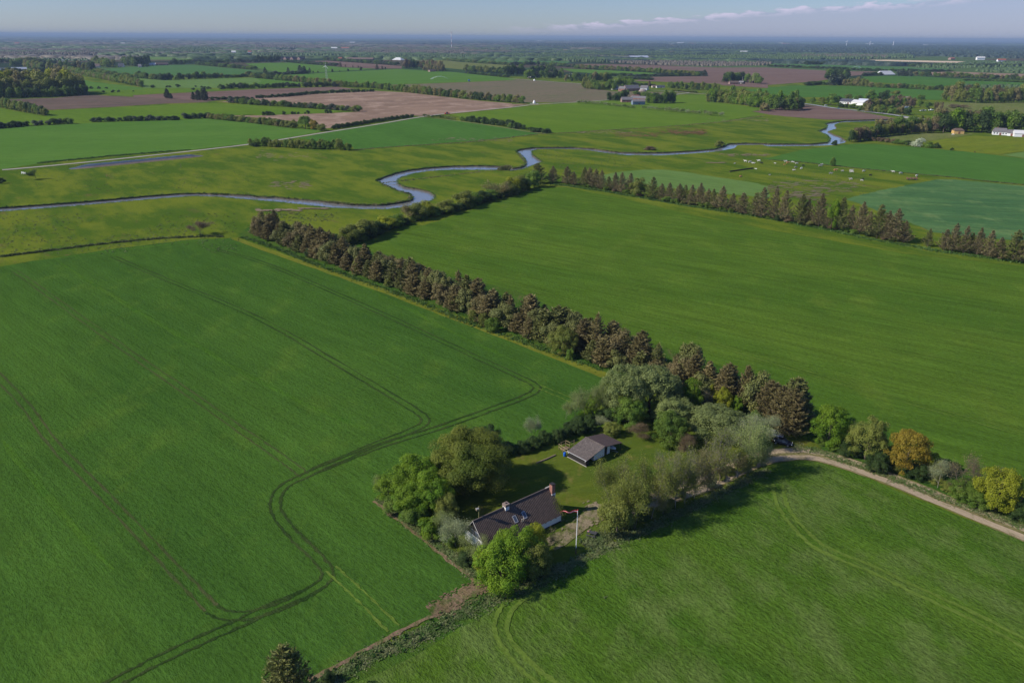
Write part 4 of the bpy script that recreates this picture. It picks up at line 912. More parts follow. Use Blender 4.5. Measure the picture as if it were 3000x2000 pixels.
# ------------------------------------------------------------------ farms of the middle distance
def wallpaint(k):
    return {'brick': RBRICK, 'white': WHITE, 'pale': plain('cream_wall', (.55, .47, .38), .8), 'grey': plain('blue_grey_boards', (.16, .20, .25), .6, var=.15), 'timber': plain('yellow_timber', (.55, .36, .13), .7, var=.15), 'dark': BLACKW, 'lightgrey': plain('metal_cladding', (.45, .47, .49), .5)}[k]
def roofpaint(k):
    return {'grey': roof_mat('far_roof_grey', (.16, .15, .15), (.22, .20, .20)), 'dark': plain('far_roof_slate', (.055, .06, .075), .6, var=.2), 'red': roof_mat('far_roof_red', (.34, .10, .06), (.28, .09, .05)), 'brown': roof_mat('far_roof_brown', (.13, .085, .06), (.18, .12, .09)), 'pale': plain('far_roof_pale', (.52, .52, .50), .6, var=.1), 'tin': plain('far_roof_tin', (.42, .45, .50), .45, var=.1), 'thatch': plain('thatch', (.19, .16, .12), .95, var=.3)}[k]
def farm(fr, x0, y0, x1, y1, ep, rp, W, wl_, rf_, label, nwin=4, hip=0, name='farm_building', cat='farm building', group=None, chim=0, doors=1, bay=0):
    a, b = Vector(g(fr, x0, y0)), Vector(g(fr, x1, y1)); L = (b-a).length; rz = math.atan2(b.y-a.y, b.x-a.x)
    k = mpp(fr, (x0+x1)/2, (y0+y1)/2); e, r_ = ep*k, rp*k
    O = thing(name, a, rz, label, cat, group); wm_, rm = wallpaint(wl_), roofpaint(rf_)
    m = MB()
    if hip: m.box(0, L, 0, W, 0, e)
    else: m.prism([(0, 0), (W, 0), (W, e), (W/2, r_), (0, e)], 'x', 0, L)
    m.build('wall', wm_, O)
    o = .35; m = MB(); h = hip*W/2; zo = (r_-e)/(W/2)*o
    R0, R1 = (h-o*(not hip), W/2, r_+.08), (L-h+o*(not hip), W/2, r_+.08)
    A, B_, C_, D_ = (-o, -o, e-zo+.08), (L+o, -o, e-zo+.08), (L+o, W+o, e-zo+.08), (-o, W+o, e-zo+.08)
    slab(m, [A, B_, R1, R0], .12); slab(m, [D_, C_, R1, R0], .12)
    if hip: m.add([A, R0, D_], [(0, 1, 2)]); m.add([B_, C_, R1], [(0, 1, 2)])
    ro = m.build('roof', rm, O)
    for i in range(nwin):
        x = L*(i+.6)/(nwin+.2); ww_ = min(1.3, L/nwin*.45); hh = min(1.2, e*.4)
        f = MB(); f.box(x-ww_/2, x+ww_/2, -.06, .02, e*.35, e*.35+hh); f.build('window', DARKG, O)
    for i in range(doors):
        x = L*(.5 if doors == 1 else .2+.6*i/(doors-1))+.2; f = MB(); f.box(x-.9, x+.9, -.07, .02, 0, min(2.3, e*.8)); f.build('door', plain('farm_door', (.20, .08, .05), .8) if wl_ != 'dark' else STONE, O)
    for i in range(chim):
        x = L*(.3+.4*i); f = MB(); f.box(x-.3, x+.3, W/2-.3, W/2+.3, r_-.3, r_+.9); f.build('chimney', RBRICK, ro)
    return O
# brick farms by the road
farm('A2', 1008, 691, 1110, 691, 24, 46, 9, 'brick', 'grey', 'red brick barn with a grey roof, nearest to the blue-grey shed', 3)
farm('A2', 1090, 672, 1258, 680, 22, 40, 9, 'brick', 'grey', 'long brick farm wing with a grey roof behind the blue-grey shed', 5, chim=1)
farm('A2', 1120, 660, 1180, 655, 18, 34, 8, 'brick', 'red', 'farmhouse with a bright red tiled roof behind the grey farm wing', 2, chim=2)
farm('A2', 1110, 714, 1222, 713, 30, 46, 8, 'grey', 'grey', 'blue-grey boarded shed standing alone in front of the brick farm', 0, doors=1)
farm('A2', 975, 587, 1035, 590, 22, 42, 10, 'brick', 'grey', 'left brick wing with pointed gable at the farm behind the ploughland', 2)
farm('A2', 1052, 590, 1175, 585, 24, 52, 12, 'brick', 'grey', 'large brick barn with tall gable at the farm behind the ploughland', 3)
farm('A2', 1175, 578, 1240, 580, 20, 40, 12, 'lightgrey', 'grey', 'grey clad barn at the right end of the farm behind the ploughland', 1)
farm('A2', 945, 575, 985, 572, 12, 34, 8, 'white', 'dark', 'low white house with a dark roof left of the brick farm', 1)
farm('A2', 1290, 556, 1330, 556, 10, 22, 8, 'pale', 'brown', 'small cream house with a pointed gable right of the tall dark tree', 1)
farm('A2', 1330, 558, 1405, 558, 9, 22, 7, 'white', 'dark', 'long white house with a dark roof next to the small cream house', 4)
farm('A2', 2000, 524, 2080, 524, 14, 28, 8, 'brick', 'brown', 'brick cottage in the clump of trees in the ploughed fields', 3, chim=1)
farm('A2', 2080, 520, 2122, 522, 14, 26, 8, 'dark', 'grey', 'dark shed right of the brick cottage in the clump of trees', 0)
farm('A2', 2222, 515, 2268, 515, 10, 22, 7, 'dark', 'dark', 'low black shed at the right side of the clump of trees', 0)
farm('A2', 150, 470, 200, 470, 10, 36, 16, 'pale', 'pale', 'barn with a steep pale roof at the edge of the trees', 0)
farm('A2', 528, 456, 592, 456, 12, 28, 8, 'white', 'grey', 'white gabled house between the trees beyond the tan field', 2)
farm('A2', 990, 298, 1090, 298, 12, 26, 25, 'pale', 'grey', 'left part of the big far livestock barn with a grey roof', 0, doors=2)
farm('A2', 1092, 298, 1262, 296, 16, 32, 30, 'dark', 'tin', 'big far livestock barn with a long pale tin roof', 0, doors=2)
farm('A2', 1130, 300, 1222, 300, 6, 17, 12, 'white', 'pale', 'low white shelter in front of the big far livestock barn', 0)
farm('A2', 1272, 305, 1322, 305, 5, 18, 25, 'white', 'pale', 'white tent-roofed tank right of the big far livestock barn', 0, hip=1)
# right hand farms
farm('A3', 656, 703, 812, 712, 22, 46, 9, 'white', 'dark', 'long white barn with a blue-black roof and a row of small windows', 10)
farm('A3', 760, 712, 868, 722, 26, 44, 11, 'white', 'pale', 'white barn annexe with a pale roof in front of the long barn', 1, doors=0)
farm('A3', 815, 690, 905, 696, 14, 32, 14, 'lightgrey', 'tin', 'pale tin roofed shed behind the white barn annexe', 0)
farm('A3', 1212, 672, 1322, 672, 10, 32, 10, 'pale', 'thatch', 'thatched house half hidden among the shrubs right of the white barn', 2)
farm('A3', 1040, 440, 1170, 437, 4, 34, 22, 'white', 'pale', 'big barn with a pale low roof beyond the green field', 0, hip=.6)
farm('B3', 1707, 290, 1800, 292, 30, 48, 7, 'timber', 'brown', 'yellow timber hut with a brown roof at the edge of the paddock', 0, hip=.5, name='hut', cat='hut')
farm('B3', 2060, 298, 2200, 305, 30, 60, 8, 'white', 'grey', 'white farmhouse with a grey roof right of the timber hut', 5, hip=.35, chim=1, name='farmhouse', cat='house')
farm('B3', 2195, 307, 2272, 312, 26, 52, 9, 'white', 'grey', 'white farm wing with a grey roof joined to the white farmhouse', 1)
farm('B3', 2260, 316, 2420, 322, 30, 56, 9, 'white', 'pale', 'white farm wing with a pale roof at the edge of the photo', 1)
# left hand farms
farm('A0', 108, 402, 250, 400, 12, 30, 12, 'white', 'tin', 'white farm building with a shining roof at the left edge', 5)
farm('A0', -40, 395, 105, 396, 10, 20, 14, 'lightgrey', 'dark', 'long low dark barn left of the white farm building', 0)
farm('A0', 838, 372, 915, 372, 12, 34, 12, 'pale', 'brown', 'farmhouse with a thatched brown roof among the left trees', 3)
farm('A0', 1086, 366, 1135, 366, 6, 34, 12, 'white', 'dark', 'white steep gable between the two clumps of left trees', 0)
farm('A0', 1268, 370, 1298, 370, 10, 28, 8, 'pale', 'grey', 'small grey house in the middle of the left clump of trees', 1)
farm('A0', 1370, 352, 1430, 352, 10, 22, 12, 'white', 'pale', 'white roofed shed at the right end of the left clump of trees', 1)
farm('A0', 1432, 352, 1550, 350, 8, 26, 16, 'dark', 'brown', 'long dark barn beyond the teal field', 0, doors=2)
for i, (x, lb) in enumerate(((232, 'leftmost brick gable in the row of far brick houses'), (278, 'second gable in the row of far brick houses'), (340, 'third gable in the row of far brick houses'), (405, 'rightmost gable in the row of far brick houses'))):
    farm('A1', x, 300, x+44, 298, 10, 26, 14, 'brick', 'brown', lb, 1, group='far brick houses in a row')
farm('A1', 757, 300, 792, 300, 10, 22, 12, 'brick', 'red', 'far brick house with a red roof left of the long brown barn', 1)
farm('A1', 830, 302, 1075, 304, 9, 22, 22, 'dark', 'brown', 'very long brown roofed barn beyond the mauve field', 0, doors=3)
farm('A1', 1250, 302, 1330, 304, 3, 22, 26, 'white', 'pale', 'white tent-shaped roof right of the long brown barn', 0, hip=.9)
farm('A1', 1600, 410, 1655, 408, 8, 20, 9, 'brick', 'brown', 'small brick house below the trees beside the irrigated field', 2, chim=1)
farm('A1', 895, 198, 1055, 195, 4, 9, 30, 'pale', 'pale', 'very far long pale barn in the brown woods', 0)
farm('A1', 370, 224, 620, 220, 6, 12, 40, 'lightgrey', 'grey', 'very far long grey greenhouse beside the green wood', 0)
farm('A1', 1940, 288, 2040, 287, 6, 14, 20, 'pale', 'brown', 'far low brown barn left of the small far brick house', 0)
farm('A1', 2195, 290, 2245, 288, 8, 18, 14, 'brick', 'red', 'small far red roofed house at the edge of the teal field', 1)
farm('A1', 1355, 256, 1395, 256, 5, 11, 20, 'white', 'pale', 'tiny far white shed in the woods above the tent-shaped roof', 0)
farm('A1', 2310, 212, 2360, 210, 4, 16, 30, 'white', 'pale', 'far white dome-like roof in the woods right of the mast', 0, hip=.8)
farm('A2', 840, 254, 900, 254, 5, 14, 18, 'brick', 'red', 'far red roofed house in the woods above the livestock barn', 0)
farm('A2', 1450, 238, 1500, 238, 5, 15, 18, 'white', 'red', 'far white and red house in the woods right of the livestock barn', 0)
farm('A2', 1398, 260, 1422, 260, 4, 10, 14, 'white', 'pale', 'tiny white house in the green woods', 0)
farm('A2', 1645, 198, 1690, 198, 4, 12, 30, 'white', 'pale', 'far white shed in front of the dark forest', 0)
farm('A3', 1680, 300, 1720, 300, 12, 20, 20, 'brick', 'red', 'orange quarry building on the right of the sand pit', 0)

# ------------------------------------------------------------------ other things out in the fields
def lattice(parent, H_, w0, w1, n, r, mat):
    m = MB()
    for i in range(n):
        f0, f1 = i/n, (i+1)/n; a, b = (w0+(w1-w0)*f0)/2, (w0+(w1-w0)*f1)/2; z0, z1 = H_*f0, H_*f1
        c0 = [(-a, -a), (a, -a), (a, a), (-a, a)]; c1_ = [(-b, -b), (b, -b), (b, b), (-b, b)]
        for k in range(4):
            m.tube([(*c0[k], z0), (*c1_[k], z1)], r, 3); m.tube([(*c0[k], z0), (*c1_[(k+1) % 4], z1)], r*.7, 3); m.tube([(*c1_[k], z1), (*c1_[(k+1) % 4], z1)], r*.7, 3)
    return m.build('tower', mat, parent)
tx, ty = g('A1', 650, 490); TH = height_at('A1', 650, 490, 357)
wt = thing('wind_turbine', (tx, ty), 0, 'small white wind turbine on a lattice tower beside the hedge', 'wind turbine')
lattice(wt, TH-.8, 4.2, 1.2, 9, .10, plain('galvanised', (.42, .44, .45), .5, .3))
MB().box(-1.4, 1.6, -.5, .5, TH-.8, TH+.4).build('nacelle', WHITE2, wt)
for k in range(3):
    a = math.radians(95+k*120); R_ = 9.2; m = MB(); d = (math.cos(a), math.sin(a))
    m.tube([(-1.2+0*k, d[0]*0, TH-.2), (-1.2, d[0]*R_*.3, TH-.2+d[1]*R_*.3), (-1.2, d[0]*R_, TH-.2+d[1]*R_)], [.28, .38, .08], 4); m.build('blade', WHITE2, wt)
wt.rotation_euler[2] = 1.2
for i, (x, yb, yt) in enumerate(((718, 178, 150), (932, 178, 150), (1148, 178, 150))):
    X, Y = g('A3', x, yb); hh = height_at('A3', x, yb, yt)+20
    t = thing('wind_turbine', (X, Y), .4*i, ('leftmost', 'middle', 'rightmost')[i]+' of the three tiny white turbines in front of the dark forest', 'wind turbine', 'far wind turbines at the dark forest')
    MB().tube([(0, 0, 0), (0, 0, hh)], [4.0, 2.4], 8).build('tower', WHITE2, t); MB().box(-3, 3, -2, 2, hh, hh+4).build('nacelle', WHITE2, t)
    for k in range(3):
        a = math.radians(80+i*25+k*120); MB().tube([(0, -3, hh+2), (math.cos(a)*hh*.38, -3, hh+2+math.sin(a)*hh*.38)], [2.2, .6], 4).build('blade', WHITE2, t)
X, Y = g('A1', 1797, 208); mh = height_at('A1', 1797, 208, 40)
ms = thing('radio_mast', (X, Y), 0, 'very tall thin red and white radio mast on the horizon', 'mast')
for k in range(7): MB().tube([(0, 0, mh*k/7), (0, 0, mh*(k+1)/7)], 1.5-.1*k, 4).build('mast_section', WHITE2 if k % 2 else plain('mast_red', (.45, .2, .18), .6), ms)
MB().tube([(0, 0, mh*.82), (0, 0, mh*.88)], 3.0, 8).build('antenna', WHITE2, ms)
X, Y = g('A2', 805, 128); mh = 60
t = thing('water_tower', (X, Y), 0, 'dark water tower on the horizon', 'tower'); MB().tube([(0, 0, 0), (0, 0, mh*.7)], 7, 8).build('shaft', STONE, t); MB().box(-26, 26, -20, 20, mh*.7, mh+12).build('tank', STONE, t)
# tractor, irrigation reel, spray jets
tx, ty = g('A1', 1760, 800)
t = thing('tractor', (tx, ty), -.25, 'red tractor working at the edge of the tan field by the pale road', 'tractor')
RED = plain('tractor_red', (.35, .03, .02), .5)
MB().prism([(-1.1, 1.0), (2.3, .9), (2.3, 1.7), (.2, 1.9), (-1.1, 1.7)], 'y', -.45, .45).build('bonnet', RED, t)
m = MB(); m.prism([(-1.4, 1.5), (.4, 1.5), (.2, 2.8), (-1.2, 2.8)], 'y', -.7, .7); c_ = m.build('cab', DARKG, t); MB().box(-1.4, .35, -.8, .8, 2.8, 2.95).build('cab_roof', RED, c_)
for s in (-1, 1): wheel(t, -1.0, s*.95, .9, .5); wheel(t, 1.8, s*.8, .6, .4)
MB().box(-3.2, -1.6, -1.8, 1.8, .3, 1.6).build('implement', RED, t)
ix, iy = g('A1', 1957, 500)
t = thing('irrigation_reel', (ix, iy), .2, 'blue hose reel at the end of the irrigated green field', 'irrigation reel')
m = MB(); m.tube([(0, -1, 2.4), (0, 1, 2.4)], 2.1, 16); m.build('reel', plain('reel_blue', (.08, .22, .5), .5), t)
m = MB(); [m.tube([(x, y, 0), (0, y, 2.4)], .12, 4) for x in (-1.8, 1.8) for y in (-1.2, 1.2)]; m.box(-2, 3.5, -.15, .15, .5, .7); m.build('frame', STONE, t)
for s in (-1, 1): wheel(t, 0, s*1.5, .6, .4)
SPRAY = MATS.setdefault('spray', None)
def spray_mat():
    m, nt, bs, out = new_mat('water_spray'); bs.inputs['Base Color'].default_value = (.85, .9, .92, 1); bs.inputs['Roughness'].default_value = .9
    tr = nd(nt, 'ShaderNodeBsdfTransparent'); n_ = step(nt, noise(nt, nd(nt, 'ShaderNodeTexCoord').outputs['Object'], .8, 3, .6), .3, .9)
    mx = nd(nt, 'ShaderNodeMixShader', {0: mth(nt, 'MULTIPLY', n_, .55), 1: tr.outputs[0], 2: bs.outputs[0]}); nt.links.new(mx.outputs[0], out.inputs[0]); return m
SPRAY = spray_mat()
def jet(fr, x0, x1, yb, yt, label, r=1.2):
    a, b = Vector(g(fr, x0, yb)), Vector(g(fr, x1, yb)); hh = height_at(fr, (x0+x1)/2, yb, yt); L = b-a
    m = MB(); P = [(L.x*s, L.y*s, max(.3, 4*s*(1-s)*hh)) for s in [i/16 for i in range(17)]]
    m.tube(P, [.25+r*i/16 for i in range(17)], 6, cap=True); o = m.build('water_jet', SPRAY, None, True, (a.x, a.y, 0)); tag(o, label, 'water jet')
jet('A1', 1770, 1605, 480, 452, 'arching white irrigation jet over the green field left of the hose reel')
jet('A3', 770, 850, 376, 362, 'white irrigation jet over the far teal field below the sand pit', 2)
jet('A0', 600, 566, 325, 300, 'white plume of irrigation water above the left farm', 3)
# silage clamp beside the pale road
def clamp():
    a, b = Vector(g('B0', 640, 612)), Vector(g('B0', 1860, 490)); L = (b-a).length; d = (b-a)/L; n_ = Vector((-d.y, d.x)); rz = math.atan2(d.y, d.x)
    O = thing('silage_clamp', a, rz, 'long low silage clamp covered with dark blue and black sheeting beside the pale road', 'silage clamp')
    m = MB(); V, F_ = [], []; N = 60; prof = [(-5.5, 0), (-3.6, 1.0), (-1.5, 1.7), (1.5, 1.75), (4.2, .9), (5.8, 0)]
    for i in range(N+1):
        s = i/N; e = min(1, s*9, (1-s)*9)
        for (y, z) in prof: V.append((L*s, y*(.6+.4*e)+RNG.gauss(0, .2), max(0, z*e*RNG.uniform(.9, 1.12))))
    for i in range(N):
        for k in range(5): F_.append((i*6+k, (i+1)*6+k, (i+1)*6+k+1, i*6+k+1)); 
    m.add(V, F_); m.m = [0 if (f % 5) in (1, 2, 3) else 1 for f in range(len(F_))]
    m.build('sheeting', [plain('clamp_blue', (.05, .065, .085), .45, var=.6, sc=.5), plain('clamp_earth', (.15, .115, .09), .9, var=.5, sc=.7)], O, True)
    t = MB()
    for i in range(70): t.tube([(L*(i+.5)/70, 3.0, 1.2), (L*(i+.5)/70, 3.0, 1.55)], .45, 7)
    tag(t.build('tyres', TYRE, O), kind='stuff')
clamp()
def gate(fr, x0, y0, x1, y1, label):
    a, b = Vector(g(fr, x0, y0)), Vector(g(fr, x1, y1)); L = (b-a).length; O = thing('gate', a, math.atan2(b.y-a.y, b.x-a.x), label, 'gate')
    for z in (.5, .9, 1.3): MB().box(0, L, -.05, .05, z, z+.18).build('rail', WHITE2, O)
    for x in (0, L/2, L): MB().box(x-.07, x+.07, -.08, .08, 0, 1.6).build('post', WHITE2, O)
gate('B0', 200, 658, 240, 664, 'white rail gate beside the windswept bush near the pale road')
for i, (fr, x, y, h_, lb) in enumerate((('B0', 1662, 605, 3.2, 'thin dark post standing in the meadow below the silage clamp'), ('B0', 2232, 540, 3.0, 'thin dark post standing in the meadow near the pale road bend'), ('B0', 980, 690, 2.0, 'short grey post in the brown grass of the meadow'))):
    q = g(fr, x, y); tag(MB().tube([(*q, 0), (*q, h_)], .10, 5).build('post', TIMBER), lb, 'post')
q = g('B2', 2000, 640); q2 = g('B2', 2215, 609); L = math.dist(q, q2)
t = thing('feed_trough', q, math.atan2(q2[1]-q[1], q2[0]-q[0]), 'long dark feeding trough in the cow pasture', 'trough')
m = MB(); m.box(0, L, -.4, -.32, .15, .75); m.box(0, L, .32, .4, .15, .75); m.box(0, L, -.4, .4, .15, .2); m.build('trough', BLACKW, t)
for i in range(8): MB().box(L*i/7-.06 if i else 0, L*i/7+.06, -.42, .42, 0, .15).build('foot', TIMBER, t)
t = thing('hay_wagon', g('B3', 1320, 715), .12, 'brown hay wagon standing among the cows at the right end of the pasture', 'wagon')
BR = plain('wagon_brown', (.11, .06, .04), .8, var=.3, sc=3)
MB().box(-3.4, 3.4, -1.1, 1.1, .8, 1.0).build('deck', BR, t)
for x in (-3.3, -1.1, 1.1, 3.3): MB().box(x-.06, x+.06, -1.1, 1.1, 1.0, 2.0).build('rack', BR, t)
for x in (-2.4, 2.4):
    for s in (-1, 1): wheel(t, x, s*1.0, .42, .25)
# bridge over the stream
a, b = Vector(g('A3', 1300, 853)), Vector(g('A3', 1400, 857)); rz = math.atan2(*(Vector(g('A3', 1420, 846))-Vector(g('A3', 1270, 826))).yx)
t = thing('bridge', g('A3', 1345, 842), rz, 'grey concrete road bridge where the road crosses the stream', 'bridge')
CONC = plain('concrete', (.30, .28, .26), .8)
MB().box(-13, 13, -4.6, -3.9, -.4, .9).build('parapet', CONC, t); MB().box(-13, 13, 4.0, 4.7, -.4, .9).build('parapet', CONC, t); MB().box(-13, 13, -3.9, 4.0, -.2, .44).build('deck', ASPH, t)
for s in (-1, 1): MB().box(s*12-1.2, s*12+1.2, -5.2, -4.0, -1.0, .5).build('abutment', CONC, t)
MB().box(-9, 9, -4.75, -4.62, -1.2, -.4).build('opening_shade', BLACKW, t)  # black panel standing in for the shade under the deck
# boats, caravans, silo bags
for i, (x, y, L, lb) in enumerate(((1425, 772, 9, 'white motor boat with a small cabin lying on the grass below the shrubs'), (1495, 768, 7, 'smaller white boat right of the white motor boat'))):
    t = thing('boat', g('A3', x, y), .1, lb, 'boat')
    m = MB(); V = []
    for xx, hw, zb, zt in ((-.5, .13, .3, 1.2), (0, .15, .25, 1.2), (.3, .12, .3, 1.35), (.5, .01, .8, 1.6)): V += [(xx*L, -hw*L, zt), (xx*L, 0, zb), (xx*L, hw*L, zt)]
    m.add(V, [(i*3+j, i*3+j+1, (i+1)*3+j+1, (i+1)*3+j) for i in range(3) for j in range(2)]+[(0, 1, 2)]+[(i*3, (i+1)*3, (i+1)*3+2, i*3+2) for i in range(3)]); m.build('hull', WHITE2, t)
    MB().prism([(-.1*L, 1.2), (.18*L, 1.25), (.1*L, 2.2), (-.08*L, 2.2)], 'y', -.7, .7).build('cabin', WHITE2 if i else DARKG, t)
for i, (x, y, lb) in enumerate(((1262, 745, 'white caravan standing left of another under the brown trees'), (1300, 738, 'white caravan with its side towards the road, right of the pair'), (1160, 735, 'small white caravan half hidden in the shrubs'))):
    t = thing('caravan', g('A3', x, y), .3, lb, 'caravan', 'caravans among the shrubs')
    MB().prism([(-2.6, .5), (2.6, .5), (2.8, 1.6), (2.3, 2.6), (-2.3, 2.6), (-2.7, 1.6)], 'y', -1.1, 1.1).build('body', WHITE2, t)
    MB().box(-1.2, .9, -1.15, -1.1, 1.4, 2.1).build('window', DARKG, t)
    for s in (-1, 1): wheel(t, 0, s*.95, .35, .2, False)
t = thing('silo', g('A2', 203, 702), 0, 'white cone-shaped silo standing at the corner of the pale road', 'silo')
m = MB(); m.tube([(0, 0, 0), (0, 0, 1.6), (0, 0, 3.6), (0, 0, 4.6)], [2.0, 1.8, 1.2, .4], 14); m.build('shell', WHITE2, t, True)
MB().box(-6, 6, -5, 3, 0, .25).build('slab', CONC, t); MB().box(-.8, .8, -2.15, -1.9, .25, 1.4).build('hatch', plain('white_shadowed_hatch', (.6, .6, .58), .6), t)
t = thing('silo', g('A2', 205, 492), 0, 'small white silo beside the lane near the steep pale roof', 'silo'); MB().tube([(0, 0, 0), (0, 0, 2), (0, 0, 3.2)], [2, 1.7, .5], 12).build('shell', WHITE2, t)
for i, (fr, x, yb, yt, lb) in enumerate((('A2', 938, 545, 486, 'tall white flagpole at the brick farm behind the ploughland'), ('A3', 777, 690, 652, 'white flagpole in front of the long white barn'), ('A2', 2115, 510, 460, 'white flagpole at the brick cottage in the clump of trees'))):
    q = g(fr, x, yb); hh = height_at(fr, x, yb, yt); t = thing('flagpole', q, 0, lb, 'flagpole'); MB().tube([(0, 0, 0), (0, 0, hh)], [.22, .14], 6).build('pole', WHITE2, t); MB().ell((0, 0, hh+.2), (.3, .3, .3), 6, 4).build('finial', WHITE2, t)
t = thing('straw_heap', g('A2', 1200, 590), 0, 'grey heap lying in front of the grey clad barn', 'heap'); MB().ell((0, 0, .2), (7, 5, 4.2), 12, 8).build('heap', plain('heap_grey', (.28, .23, .2), .95, var=.4, sc=.6), t)

# ------------------------------------------------------------------ cows
def cow_mesh(graze, name):
    bm_ = bpy.data.meshes.new('skel')
    n = dict(rump=(-1.0, 0, 1.25), mid=(-.3, 0, 1.12), chest=(.5, 0, 1.15), sh=(.85, 0, 1.30))
    if graze == 2: n = {k: (v[0], v[1], v[2]-.62) for k, v in n.items()}
    P = [n['rump'], n['mid'], n['chest'], n['sh']]; R = [(.36, .34), (.44, .42), (.42, .42), (.26, .28)]; E_ = [(0, 1), (1, 2), (2, 3)]
    def add(p, r, frm): P.append(p); R.append((r, r)); E_.append((frm, len(P)-1)); return len(P)-1
    z0 = P[3][2]
    if graze == 1: i = add((1.25, 0, .85), .17, 3); i = add((1.42, 0, .42), .17, i); add((1.58, 0, .12), .10, i)
    else: i = add((1.25, 0, z0+.22), .17, 3); i = add((1.5, 0, z0+.22), .17, i); add((1.85, 0, z0+.02), .10, i)
    if graze != 2:
        for s in (-1, 1):
            i = add((-1.0, s*.24, .80), .15, 0); i = add((-1.12, s*.24, .48), .09, i); add((-1.04, s*.24, .03), .075, i)
            i = add((.62, s*.24, .75), .12, 2); i = add((.66, s*.24, .42), .085, i); add((.64, s*.24, .03), .07, i)
    else:
        for s in (-1, 1): i = add((-.6, s*.5, .2), .13, 0); add((-.1, s*.62, .1), .08, i); i = add((.8, s*.4, .2), .10, 2); add((1.2, s*.35, .08), .07, i)
    i = add((-1.38, 0, P[0][2]+.05), .05, 0); add((-1.45, 0, max(.15, P[0][2]-.6)), .035, i)
    bm_.from_pydata(P, E_, []); o = bpy.data.objects.new('skel', bm_); COL.objects.link(o)
    sk = o.modifiers.new('s', 'SKIN'); sub = o.modifiers.new('u', 'SUBSURF'); sub.levels = 1
    for v, r in zip(bm_.skin_vertices[0].data, R): v.radius = r
    bm_.skin_vertices[0].data[1].use_root = True
    dg = bpy.context.evaluated_depsgraph_get(); me = bpy.data.meshes.new_from_object(o.evaluated_get(dg)); me.name = name
    bpy.data.objects.remove(o)
    me.materials.clear(); me.materials.append(WHITE2)
    me.polygons.foreach_set('use_smooth', [True]*len(me.polygons)); return me
def hide(name, a, b, th):
    m, nt, bs, out = new_mat(name); tcn = nd(nt, 'ShaderNodeTexCoord').outputs['Object']
    nt.links.new(mixc(nt, step(nt, noise(nt, tcn, 1.6, 2, .4), th, th+.02), a, b), bs.inputs['Base Color']); bs.inputs['Roughness'].default_value = .8; return m
HIDE = dict(white=hide('hide_white', (.46, .44, .40), (.4, .36, .32), .6), pied=hide('hide_pied', (.72, .70, .66), (.02, .02, .02), .52), black=hide('hide_black', (.015, .014, .013), (.03, .025, .02), .5), brown=hide('hide_brown', (.42, .16, .05), (.55, .40, .28), .58), grey=hide('hide_grey', (.45, .43, .40), (.12, .11, .10), .5))
COWM = [cow_mesh(k, 'cow_%d' % k) for k in range(3)]
COWS = [('B3', 160, 550, 'white', 0, 'white cow at the left end of the herd, touching the brown ones'), ('B3', 182, 562, 'brown', 0, 'reddish brown cow behind the white one at the left end of the herd'), ('B3', 150, 572, 'brown', 2, 'brown calf lying in front of the white cow at the left end of the herd'),
        ('B3', 225, 555, 'pied', 1, 'black and white cow just right of the brown ones'), ('B3', 263, 568, 'white', 1, 'white grazing cow between the brown cows and the black cow'), ('B3', 322, 588, 'black', 0, 'black cow right of the white grazing cow in the left half of the herd'),
        ('B3', 253, 602, 'grey', 1, 'grey-white cow below the white grazing cow'), ('B3', 235, 624, 'grey', 2, 'grey cow lying down, lowest of the left group'), ('B3', 304, 614, 'pied', 1, 'white cow with dark head below the black cow'),
        ('B3', 494, 578, 'white', 0, 'upper of two white cows left of the lone round tree'), ('B3', 479, 590, 'grey', 1, 'lower grey-white cow left of the lone round tree'), ('B3', 620, 630, 'brown', 0, 'orange-brown cow below the lone round tree'),
        ('B3', 577, 660, 'grey', 0, 'pale grey cow on the brown patch below the lone tree'), ('B3', 684, 632, 'white', 2, 'small white cow lying right of the orange-brown cow'), ('B3', 764, 634, 'white', 0, 'white cow in the middle of the right half of the herd'),
        ('B3', 770, 645, 'white', 1, 'white cow grazing close below another white cow'), ('B3', 879, 638, 'pied', 0, 'black and white cow above the lone black cow'), ('B3', 940, 676, 'black', 0, 'all black cow alone in the right half of the pasture'),
        ('B3', 757, 714, 'white', 0, 'white cow alone in the low middle of the pasture'), ('B3', 872, 704, 'black', 2, 'small black calf lying above a white calf'), ('B3', 860, 722, 'white', 1, 'white calf grazing, lowest of the herd'),
        ('B3', 1147, 644, 'white', 0, 'large pale cow alone near the upper fence of the pasture'), ('B3', 1218, 657, 'pied', 1, 'black and brown cow right of the large pale cow'), ('B3', 1365, 682, 'pied', 0, 'white and black cow standing behind the hay wagon'),
        ('B3', 15, 668, 'white', 2, 'white calf lying far left below the herd'), ('B3', 65, 560, 'white', 2, 'white calf resting by the fence left of the herd'),
        ('B2', 2142, 548, 'white', 0, 'leftmost white cow of the small group near the river'), ('B2', 2186, 555, 'white', 1, 'white cow, second of the small group near the river'), ('B2', 2215, 560, 'white', 2, 'white cow lying, third of the small group near the river'),
        ('B2', 2265, 543, 'pied', 0, 'black and white cow upper right of the small group near the river'), ('B2', 2290, 563, 'black', 1, 'black cow at the right of the small group near the river'), ('B2', 2045, 562, 'white', 2, 'tiny white calf far left of the small group near the river'),
        ('B2', 2100, 682, 'brown', 2, 'orange-brown cow lying below the long dark trough'), ('B2', 2240, 612, 'pied', 2, 'small spotted calf at the right end of the long dark trough'), ('B3', 1698, 300, 'white', 1, 'white horse-sized cow in front of the yellow timber hut')]
